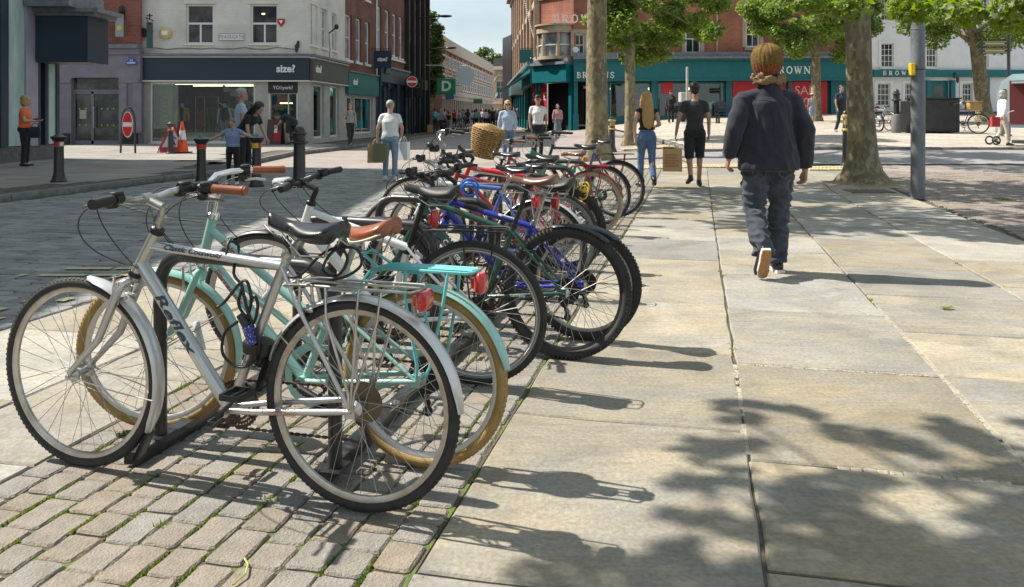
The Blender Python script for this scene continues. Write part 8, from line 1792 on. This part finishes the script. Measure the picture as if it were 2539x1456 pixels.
CR = [(1013, 60, 3, K_WHITE, K_LJEAN, H_DARK, 0, 1.66, 'woman in a white tee and black rucksack beside the dark shopfront'), (1027, 68, 1, K_LBLUE, K_BLUE, H_BLON, 5, 1.66, 'blonde woman in light blue beside the rucksack wearer'), (1035, 62, 0, K_BLACK, K_BLACK, H_DARK, -10, 1.84, 'tall man all in black by the dark shopfront'),
 (1046, 68, 1, K_PINK, K_BROWN, H_BRN, 180, 1.66, 'woman in dusty pink facing down the street'), (1056, 61, 2, K_WHITE, K_BLACK, H_DARK, 90, 1.66, 'woman in a white tee and black skirt holding bags'), (1066, 78, 0, K_WHITE, K_NAVY, H_BRN, 0, 1.85, 'tall man in a white tee behind the black skirt'), (1079, 54, 3, K_NAVY, K_NAVY, H_BRN, 0, 1.74, 'man in navy with a bright turquoise rucksack'),
 (1093, 60, 1, K_GREY, K_NAVY, H_GREY, 200, 1.72, 'man in a grey jacket pulling a suitcase'), (1102, 74, 4, K_WHITE, K_BLACK, H_DARK, 10, 1.8, 'man in a white tee and black shorts past the suitcase'), (1110, 73, 1, K_LBLUE, K_GREY, H_BRN, 190, 1.7, 'person in pale blue facing the camera mid-street'), (1112, 66, 4, K_BLACK, K_GREY, H_DARK, 0, 1.5, 'boy in black with grey shorts'),
 (1126, 76, 0, K_RED, K_NAVY, H_BRN, 10, 1.72, 'man in a red top beyond the boy in black'), (1139, 69, 1, K_WHITE, K_JEAN, H_GREY, 60, 1.72, 'cyclist in a white shirt standing over a bicycle'), (1159, 68, 2, K_FLOR, K_FLOR, H_DARK, 0, 1.74, 'woman in a black floral dress'), (1151, 88, 0, K_NAVY, K_BLACK, H_BRN, 0, 1.75, 'man in navy beyond the floral dress'), (1181, 71, 1, K_MINT, K_BLACK, H_DARK, 10, 1.72, 'woman in a mint jacket and white hat'),
 (1191, 72, 2, K_BLUE, K_BLUE, H_BRN, 0, 1.1, 'child in a blue dress holding hands'), (1192, 84, 3, K_PINK, K_GREY, H_DARK, 0, 1.75, 'person in pink with a red rucksack'), (1204, 71, 1, K_WHITE, K_BLACK, H_DARK, -8, 1.68, 'woman in a short white top and black trousers'), (1214, 86, 0, K_NAVY, K_NAVY, H_GREY, 10, 1.78, 'man in dark blue beyond the white top'), (1221, 66, 0, K_NAVY, K_NAVY, H_GREY, 0, 1.78, 'grey-haired man in a dark blue jacket'),
 (1235, 69, 1, K_GREY, K_BLACK, H_GREY, 0, 1.64, 'older woman in grey beside the dark blue jacket'), (1229, 90, 0, K_RED, K_BLACK, H_BRN, 0, 1.7, 'person in red far up the street'), (1243, 82, 1, K_BLACK, K_GREY, H_DARK, 190, 1.7, 'woman in black near the store corner'), (1274, 66, 0, K_BLACK, K_GREY, H_DARK, 180, 1.72, 'man in black under the awning'), (1282, 72, 1, K_GREY, K_BLACK, H_GREY, 170, 1.66, 'woman in grey under the awning'),
 (1170, 95, 0, K_WHITE, K_JEAN, H_DARK, 0, 1.75, 'far walker in white at the centre of the street'), (1118, 96, 1, K_BROWN, K_BLACK, H_BRN, 180, 1.7, 'far walker in brown by the terrace'), (1143, 104, 0, K_RED, K_BLACK, H_BRN, 0, 1.72, 'very far walker in red'), (1020, 74, 1, K_GREY, K_BLACK, H_DARK, 180, 1.66, 'woman in grey behind the rucksack wearer'), (1072, 66, 2, K_PINK, K_BLACK, H_BLON, 0, 1.64, 'blonde woman in pink beside the turquoise rucksack'), (1086, 80, 0, K_WHITE, K_GREY, H_DARK, 0, 1.8, 'man in white beyond the suitcase'), (1131, 84, 1, K_WHITE, K_JEAN, H_BLON, 180, 1.68, 'blonde woman in white facing the camera mid-street'), (1147, 76, 4, K_GREY, K_NAVY, H_BRN, 0, 1.78, 'man in grey behind the standing cyclist'), (1176, 82, 1, K_LBLUE, K_BLACK, H_DARK, 0, 1.7, 'person in pale blue beyond the mint jacket'), (1197, 78, 0, K_WHITE, K_NAVY, H_GREY, 180, 1.76, 'grey-haired man in white beyond the child'), (1211, 74, 2, K_RED, K_BLACK, H_DARK, 0, 1.66, 'woman in a red top and dark skirt'), (1250, 74, 0, K_WHITE, K_GREY, H_BRN, 0, 1.74, 'man in white near the awning'), (1262, 80, 1, K_BLUE, K_BLACK, H_BLON, 0, 1.68, 'blonde woman in blue near the awning'), (1205, 108, 1, K_WHITE, K_GREY, H_BLON, 0, 1.68, 'very far walker in white near the stone building')]
ROLE = {'body': None, 't_shirt': 't', 'shirt': 't', 'vest_top': 't', 'trousers': 'l', 'skirt': 'l', 'shorts': 'l', 'hair': 'h', 'backpack': 'p'}
used_first = set()
for xd, Y_, pi_, tm, lm, hm_, fa_, H_, lab in CR:
    pr_ = protos[pi_]
    if pi_ in used_first: c = copy_tree(pr_)
    else: c = pr_; used_first.add(pi_)
    c.location = (X(xd, Y_), Y_, max(gz(X(xd, Y_), Y_), 0)); c.rotation_euler = (0, 0, rad(-fa_)); s_ = H_/1.75; c.scale = (s_, s_, s_); c['label'] = lab
    for ch in c.children:
        k = ch.name.split('.')[0]; ro = ROLE.get(k)
        if ro and ch.material_slots:
            ch.material_slots[0].link = 'OBJECT'; ch.material_slots[0].material = {'t': tm, 'l': lm, 'h': hm_, 'p': (mat('turquoise_pack', (.02, .38, .42), .6) if xd == 1079 else K_RED if xd == 1192 else K_BLACK)}[ro]
t_ = thing('suitcase', 'dark blue wheeled suitcase beside the man in the grey jacket', 'suitcase', (X(1100, 59), 59, 0)); b = MB(); b.bbox((0, 0, .33), (.45, .26, .6), bev=.04); b.tube([(-.12, .1, .6), (-.12, .1, .95), (.12, .1, .95), (.12, .1, .6)], .012, 5); b.build('case', K_NAVY, t_)
bag('white carrier bag beside the black skirt', X(1046, 60), 60, .35, 0, .35, .45, .12, M_SIGNW); bag('red carrier bag in the crowd', X(1057, 58), 58, .25, 0, .3, .4, .12, K_RED); bag('brown paper bag in the crowd', X(1066, 57), 57, .1, 0, .38, .5, .15, M_KRAFT)
far_copy(b8, 'bicycle straddled by the cyclist in a white shirt in the far street', X(1137, 68), 68, rad(70), 'bicycles in the far street')
# ================================================================ STREET FURNITURE
M_BOL = mat('bollard_black', (.02, .02, .021), .4, col2=(.035, .033, .03), vs=12, bump=.1, coat=.2); M_GOLD = mat('bollard_gold', (.55, .42, .16), .35, .4); M_BANDR = mat('reflective_red', (.62, .03, .02), .35); M_BANDW = mat('reflective_white', (.7, .7, .7), .35); M_BANDY = mat('reflective_yellow', (.75, .5, .02), .35); M_CONE = mat('cone_orange', (.85, .10, .02), .45, col2=(.75, .08, .02), vs=5)
def bollard(lab, xd, Y, h=.98, r=.085, band=(M_BANDR, M_BANDW), kind=0, z=None, grp='bollards round the junction'):
    x = X(xd, Y); z = gz(x, Y) if z is None else z; t = thing('bollard', lab, 'bollard', (x, Y, z), 0, grp); s = h
    b = MB(); b.lathe([(r*1.6, 0), (r*1.6, .03), (r*1.4, .05), (r*1.2, .10), (r*1.08, .15), (r, .2), (r*.92, .74*s)], n=20); b.build('post', M_BOL, t)
    if kind == 1:
        b = MB(); b.lathe([(r*.95, .74*s), (r*1.5, .76*s), (r*1.5, .79*s), (r, .81*s), (r*1.02, .9*s), (r*1.3, .915*s), (r*1.3, .94*s), (r*.95, .95*s), (r*.9, .98*s), (r*.75, 1.02*s), (r*.45, 1.05*s), (.005, 1.06*s)], n=20); b.build('cap', M_BOL, t); return t
    if kind == 2:
        b = MB(); b.lathe([(r*.95, .62*s), (r*1.25, .63*s), (r*1.25, .655*s), (r, .67*s)], n=20); b.lathe([(r*.9, .86*s), (r*1.25, .87*s), (r*1.25, .905*s), (r*1.0, .92*s)], n=20); b.build('gold_ring', M_GOLD, t)
        b = MB(); 
        for i in range(6): a = 2*pi*i/6; b.tube([(r*.9*cos(a), r*.9*sin(a), .67*s), (r*.85*cos(a), r*.85*sin(a), .86*s)], .008, 5)
        b.lathe([(r*.7, .66*s), (r*.7, .865*s)], n=12); b.build('lantern', M_GOLD, t); b = MB(); b.lathe([(r*1.05, .92*s), (r*.95, .96*s), (r*.5, .99*s), (.01, 1.0*s)], n=20); b.build('cap', M_BOL, t); return t
    b = MB(); k = 14
    for i in range(k):
        a0, a1 = 2*pi*i/k, 2*pi*(i+1)/k; rr = r*.98; b.mi = 0 if band[0] is band[1] else (i//4) % 2
        b.add([(rr*cos(a0), rr*sin(a0), .745*s), (rr*cos(a1), rr*sin(a1), .745*s), (rr*cos(a1), rr*sin(a1), .83*s), (rr*cos(a0), rr*sin(a0), .83*s)], [(0, 1, 2, 3)])
    b.build('reflective_band', list(band), t)
    b = MB(); b.lathe([(r*.92, .742*s), (r*.92, .74*s), (r*.96, .835*s), (r*1.2, .85*s), (r*1.35, .88*s), (r*1.6, .91*s), (r*1.6, .935*s), (r*1.1, .95*s), (r*.7, .975*s), (r*.35, 1.0*s), (.01, 1.005*s)], n=20); b.build('cap', M_BOL, t)
    b = MB(); b.lathe([(r*1.0, .733*s), (r*1.08, .74*s), (r*1.0, .745*s)], n=20); b.build('gold_ring', M_GOLD, t); return t
bollard('black bollard with red and white band at the left, on the near pavement edge', 146, 14.6, .86, z=.11)
bollard('black bollard with red band under the girl\'s right hand', 499, 15.1, .92, band=(M_BANDR, M_BANDR))
bollard('black bollard with red and yellow band under the girl\'s left hand', 636, 15.0, .95, band=(M_BANDY, M_BANDR))
bollard('tall weathered black bollard with domed cap, rightmost across the road', 742, 14.9, 1.04, .11, kind=1)
bollard('black bollard with red and white band in front of the traffic cone', 423, 25.2, .98, z=.11)
bollard('black bollard with a gold lantern top beside the thick tree trunk', 1517, 25, 1.06, .095, kind=2)
bollard('slim black bollard with gold bands just left of the large right-hand trunk', 2096, 18.5, 1.25, .07, kind=2)
bollard('black bollard with ornate cap behind the grey post in the square', 2222, 31, 1.5, .11, kind=1, z=gz(X(2222, 31), 31)+.07)
# traffic cone
t_ = thing('traffic_cone', 'orange and white traffic cone leaning by the warning sign', 'cone', (X(452, 25.6), 25.6, .115)); b = MB(); b.bbox((0, 0, .02), (.46, .46, .04), bev=.01); b.build('base', M_BLK, t_)
for z0, z1, m_, nm_ in [(.04, .42, M_CONE, 'cone'), (.421, .70, M_BANDW, 'white_sleeve'), (.701, .98, M_CONE, 'tip')]:
    f = lambda z: .19-.155*(z/.98); b = MB(); b.lathe([(f(z0), z0), (f(z1), z1)], n=22); b.build(nm_, m_, t_)
# roadworks warning triangle on a folding frame
t_ = thing('roadworks_sign', 'folding red-bordered triangular sign with a digging figure beside the cone', 'road sign', (X(428, 25.4), 25.4, .115), rad(28))
b = MB(); q = Matrix.Rotation(rad(-14), 3, 'X'); tri = [(-.42, .12), (.42, .12), (0, .98)]
def tri_(b, s, y): c = (0, .40); pts = [((x-c[0])*s+c[0], (z-c[1])*s+c[1]) for x, z in tri]; b.prism(pts, .012, 'XZ', y); 
tri_(b, 1.0, 0); b.v = [tuple(q @ Vector(v)) for v in b.v]; b.build('red_border', M_RED, t_, smooth=0); b = MB(); tri_(b, .72, -.013); b.v = [tuple(q @ Vector(v)) for v in b.v]; b.build('white_panel', M_BANDW, t_, smooth=0)
b = MB(); b.tube([(-.02, -.02, .6), (.0, -.02, .46), (-.06, -.02, .22)], .022, 5); b.tube([(0, -.02, .46), (.08, -.02, .24)], .022, 5); b.tube([(-.02, -.02, .57), (.1, -.02, .45)], .016, 5); b.ball((-.03, -.02, .66), .035, 8, 6); b.v = [tuple(q @ (Vector(v)+Vector((0, -.006, 0)))) for v in b.v]; b.build('digging_figure', M_BLK, t_)
b = MB(); b.box(-.36, .36, -.03, -.015, .02, .14); b.v = [tuple(q @ Vector(v)) for v in b.v]; b.build('lower_panel', M_RED, t_, smooth=0)
b = MB(); b.tube([(-.4, 0, .02), (0, -.2, .95), (.4, 0, .02)], .012, 5); b.tube([(-.4, .5, 0), (0, -.18, .95)], .012, 5); b.tube([(.4, .5, 0), (0, -.18, .95)], .012, 5); b.tube([(-.3, .38, .22), (.3, .38, .22)], .01, 5); b.build('folding_frame', M_BLK, t_)
# no entry signs
def noentry(loc, rz, w, h, lab, hoop=False, par=None):
    t = thing('no_entry_sign', lab, 'road sign', loc, rz); b = MB()
    el_ = lambda sx_, sz_, y0, y1: b.add([(sx_*cos(a), y, sz_*sin(a)) for y in (y0, y1) for a in [2*pi*i/28 for i in range(28)]], [tuple(range(28)), tuple(range(55, 27, -1))]+[(i, i+28, (i+1) % 28+28, (i+1) % 28) for i in range(28)])
    el_(w, h, -.01, .01); b.build('white_edge', M_SIGNW, t, smooth=0); b = MB(); el_(w*.9, h*.93, -.015, -.0101); b.build('red_disc', M_RED, t, smooth=0); b = MB(); b.box(-w*.82, w*.82, -.02, -.0151, -h*.17, h*.17); b.build('white_bar', M_SIGNW, t, smooth=0); return t
t_ = noentry((X(320, 25.6), 25.5, 1.0), 0, .165, .40, 'tall oval no entry sign in a black hoop frame on the left pavement', True)
b = MB(); pts = [(-.24, .05, -.88), (-.2, .05, .1)]+[(-.2*cos(a), .05, .1+.42*sin(a)) for a in [pi*i/12 for i in range(1, 12)]]+[(.2, .05, .1), (.26, -.05, -.88)]; b.tube(pts, .032, 8); b.build('hoop_frame', M_BOL, t_)
t_ = noentry((X(1021, 50), 50, 3.3), rad(8), .33, .33, 'round no entry sign on a post in front of the modern building'); b = MB(); b.ball((0, .05, 0), (.42, .03, .42)); b.tube([(0, .08, .3), (0, .08, -3.3)], .045, 8); b.build('post', M_BLK, t_)
# sandwich board at the door
t_ = thing('sandwich_board', 'black A-board with red and white panels at the shop doorway', 'sign board', (X(690, 33), 33, .11), rad(-10))
b = MB(); q1 = Matrix.Rotation(rad(12), 3, 'X'); b.bbox((-.12, -.12, .5), (.62, .03, 1.02), Matrix.Rotation(rad(-10), 3, 'X')); b.bbox((-.12, .12, .5), (.62, .03, 1.02), Matrix.Rotation(rad(10), 3, 'X')); b.build('board', mat('board_brown', (.07, .03, .025), .6), t_, smooth=0)
b = MB(); b.bbox((.03, -.165, .34), (.26, .01, .4), Matrix.Rotation(rad(-10), 3, 'X')); b.build('red_panel', K_RED, t_, smooth=0); b = MB(); b.bbox((-.05, -.12, .62), (.13, .01, .3), Matrix.Rotation(rad(-10), 3, 'X')); b.build('white_note', M_SIGNW, t_, smooth=0)
# grey lamp post on the right with its yellow box
t_ = thing('lamp_post', 'thick grey steel post at the right with a small yellow box strapped to it', 'post', (X(2275, 12.8), 12.8, 0)); M_GPOST = mat('grey_post_paint', (.16, .18, .20), .45, col2=(.11, .12, .135), vs=7, bump=.15, bs=30, stretch=(1, 1, .4), spots=(26, .12, (.26, .28, .30)))
b = MB(); b.lathe([(.104, 0), (.104, 2.6), (.095, 2.7), (.085, 5.5), (.07, 8.0)], n=28); b.build('post', M_GPOST, t_, smooth=50)
b = MB(); b.tube([(0, 0, 7.9), (.1, .3, 8.3), (.3, 1.3, 8.5)], .05, 8); b.bbox((.34, 1.6, 8.5), (.3, .7, .12), bev=.04); b.build('lamp_arm', M_GPOST, t_)
b = MB(); b.bbox((-.115, -.05, 2.0), (.07, .09, .19), bev=.008); b.bbox((-.11, -.1, 2.0), (.03, .02, .13)); b.build('yellow_box', mat('box_yellow', (.75, .47, .01), .4), t_, smooth=0); b = MB(); b.torus((0, 0, 2.0), .106, .006, (0, 0, 1), 24, 5); b.build('strap', M_BLK, t_)
b = MB(); b.torus((0, 0, 2.62), .106, .005, (0, 0, 1), 24, 5); b.build('joint_ring', M_GPOST, t_)
# utility box in the square
x, y = X(2300, 30.2), 30.2; z = gz(x, y)+.07
t_ = thing('utility_box', 'large black cabinet standing in the square behind the grey post', 'cabinet', (x, y, z)); b = MB(); b.bbox((.18, 0, .62), (1.5, .9, 1.2), bev=.03); b.build('body', mat('cabinet_black', (.018, .02, .022), .6, col2=(.03, .033, .035), vs=4), t_, smooth=0); b = MB(); b.bbox((-.72, -.05, .58), (.28, .8, 1.15), bev=.03); b.build('side_unit', M_BLK, t_, smooth=0); b = MB(); b.bbox((.18, 0, 1.24), (1.6, 1.0, .05), bev=.015); b.build('lid', M_BLK, t_, smooth=0)
t_ = thing('grey_bollard', 'short grey cylindrical bollard left of the cabinet', 'bollard', (X(2221, 30), 30, gz(X(2221, 30), 30)+.07)); b = MB(); b.lathe([(.17, 0), (.17, .6), (.12, .66), (.01, .68)], n=16); b.build('post', M_CONC, t_)
# benches and bins near the store
t_ = thing('litter_bin', 'pale litter bin in front of the store window', 'bin', (X(1705, 42), 42, gz(X(1705, 42), 42)+.07)); b = MB(); b.bbox((0, 0, .55), (.8, .6, 1.0), bev=.03); b.build('body', M_BLK, t_, smooth=0); b = MB(); b.bbox((0, 0, 1.3), (.85, .65, .5), bev=.03); b.build('hood', M_LGREY, t_, smooth=0)
t_ = thing('pole', 'thin steel pole standing left of the man in shorts', 'pole', (X(1703, 34), 34, gz(X(1703, 34), 34)+.07)); b = MB(); b.lathe([(.05, 0), (.05, 2.6), (.01, 2.62)], n=10); b.build('shaft', M_LGREY, t_)
t_ = thing('bench', 'dark bench with a seated figure\'s place near the store window', 'bench', (X(1815, 40), 40, gz(X(1815, 40), 40)+.07)); b = MB(); 
for k in range(4): b.bbox((0, -.2+k*.13, .45), (1.6, .1, .035))
b.build('seat', M_NAVY2, t_, smooth=0); b = MB()
for k in range(4): b.bbox((0, .25, .6+k*.13), (1.6, .03, .1))
b.build('backrest', M_NAVY2, t_, smooth=0)
for s in (-.7, .7): b = MB(); b.box(s-.04, s+.04, -.25, -.18, 0, .43); b.box(s-.04, s+.04, .2, .26, 0, 1.0); b.build('leg', M_BLK, t_, smooth=0)
t_['label'] = 'dark slatted bench near the store window'
# food trailer at the right edge
x, y = X(2545, 25.2), 25.2; z = gz(x, y)+.07
t_ = thing('food_trailer', 'pale mint rounded trailer with a dark maroon side at the right edge', 'trailer', (x, y, z), rad(-33)); M_TRW = mat('trailer_mint', (.40, .52, .52), .3, coat=.4)
b = MB(); pr = [(-.75, .45), (-.75, 1.5), (-.62, 1.85), (-.35, 2.05), (2.6, 2.1), (2.6, .45)]; b.prism(pr, 1.8, 'XZ', -.9); b.build('body', M_TRW, t_, smooth=0)
b = MB(); b.box(-.42, 2.2, -.93, -.9, .55, 1.85); b.build('hatch_opening', mat('maroon_counter', (.12, .02, .02), .6), t_, smooth=0); b = MB(); b.bbox((1.0, -1.2, 1.78), (2.7, .7, .05)); b.build('hatch_flap', M_TRW, t_, smooth=0)
for s in (-.95, .95): b = MB(); b.torus((.3, s, .3), .24, .07, (0, 1, 0), 22, 8); b.lathe([(.16, -.03), (.16, .03)], (.3, s, .3), 16, (0, 1, 0)); b.build('wheel', C_TYRE, t_)
b = MB(); b.box(-.6, -.5, -.91, -.902, 1.0, 1.6); b.build('window', M_WIN, t_, smooth=0)
# shopping trolley with small wheel
t_ = thing('wheeled_trolley', 'low wheeled pushchair frame in front of the white-haired woman', 'pushchair', (X(2462, 24), 24, gz(X(2462, 24), 24)+.07)); b = MB(); b.torus((0, -.15, .14), .11, .025, (0, 1, 0), 18, 6); b.torus((0, .2, .14), .11, .025, (0, 1, 0), 18, 6); b.build('wheel', C_TYRE, t_); b = MB(); b.tube([(0, 0, .14), (.2, 0, .5), (.45, 0, .95), (.6, 0, 1.0)], .016, 6); b.tube([(.2, -.2, .5), (.2, .2, .5)], .016, 6); b.build('frame', M_LGREY, t_); b = MB(); b.bbox((.28, 0, .5), (.3, .36, .35), bev=.05); b.build('seat', K_GREY, t_)
# finger sign behind leaves at the right
t_ = thing('finger_signpost', 'dark finger signpost with two gold-lettered arms under the right-hand leaves', 'signpost', (X(2500, 26), 26, gz(X(2500, 26), 26)+.07)); b = MB(); b.lathe([(.05, 0), (.05, 3.3), (.08, 3.35), (.01, 3.45)], n=10); b.build('post', M_BOL, t_)
for k, z_ in enumerate((3.05, 2.82)):
    b = MB(); b.prism([(0, -.09), (0, .09), (-.85, .09), (-1.0, 0), (-.85, -.09)], .04, 'XZ', -.02); o = b.build('finger', M_GREEN if False else mat('finger_dark', (.02, .035, .03), .4), t_, smooth=0); o.location = (0, 0, z_)
    b = MB(); b.box(-.82, -.06, -.028, -.0201, -.06, -.045); b.box(-.82, -.06, -.028, -.0201, .045, .06); b.box(-.75, -.15, -.026, -.0201, -.02, .02); o = b.build('gold_trim', M_GOLD, o, smooth=0)
# pigeon near the man in shorts
t_ = thing('pigeon', 'grey pigeon on the flags between the man in shorts and the near man', 'pigeon', (X(1820, 27), 27, gz(X(1820, 27), 27)+.01), rad(200)); b = MB(); b.ball((0, 0, .14), (.10, .055, .06), 12, 8, Matrix.Rotation(-.3, 3, 'Y')); b.rtube((.07, 0, .17), (.1, 0, .23), .03, .022, 8); b.ball((.11, 0, .25), (.03, .024, .024)); b.rtube((-.07, 0, .12), (-.18, 0, .09), .03, .015, 8); b.rtube((.135, 0, .25), (.155, 0, .245), .006, .003, 6)
b.rtube((0, .02, .09), (0, .02, .0), .006, .005, 6); b.rtube((0, -.02, .09), (0, -.02, .0), .006, .005, 6); remesh(b, 'body', mat('pigeon_grey', (.12, .13, .15), .7), t_, .008, 1)
# small things on the flags
b = MB(); t_ = thing('fallen_leaf', 'yellow-green leaf lying on the flags right of the walking man', 'leaf', uv(1.62, 6.0, .006)); b.add([(p[0]*.10, p[1]*.09, .002+abs(p[0])*.03) for p in LEAF], [tuple(range(len(LEAF)))]); b.build('blade', mat('lime_leaf', (.3, .4, .03), .5), t_, smooth=0)
t_ = thing('yellow_straw', 'yellow-green blade of grass curved on the block paving', 'straw', uv(-1.25, 2.05, .008)); b = MB(); b.tube([(0, 0, 0), (.02, .05, .004), (.01, .1, .002), (-.01, .13, .004)], .003, 5); b.build('stem', mat('straw_yellow', (.45, .42, .08), .7), t_)
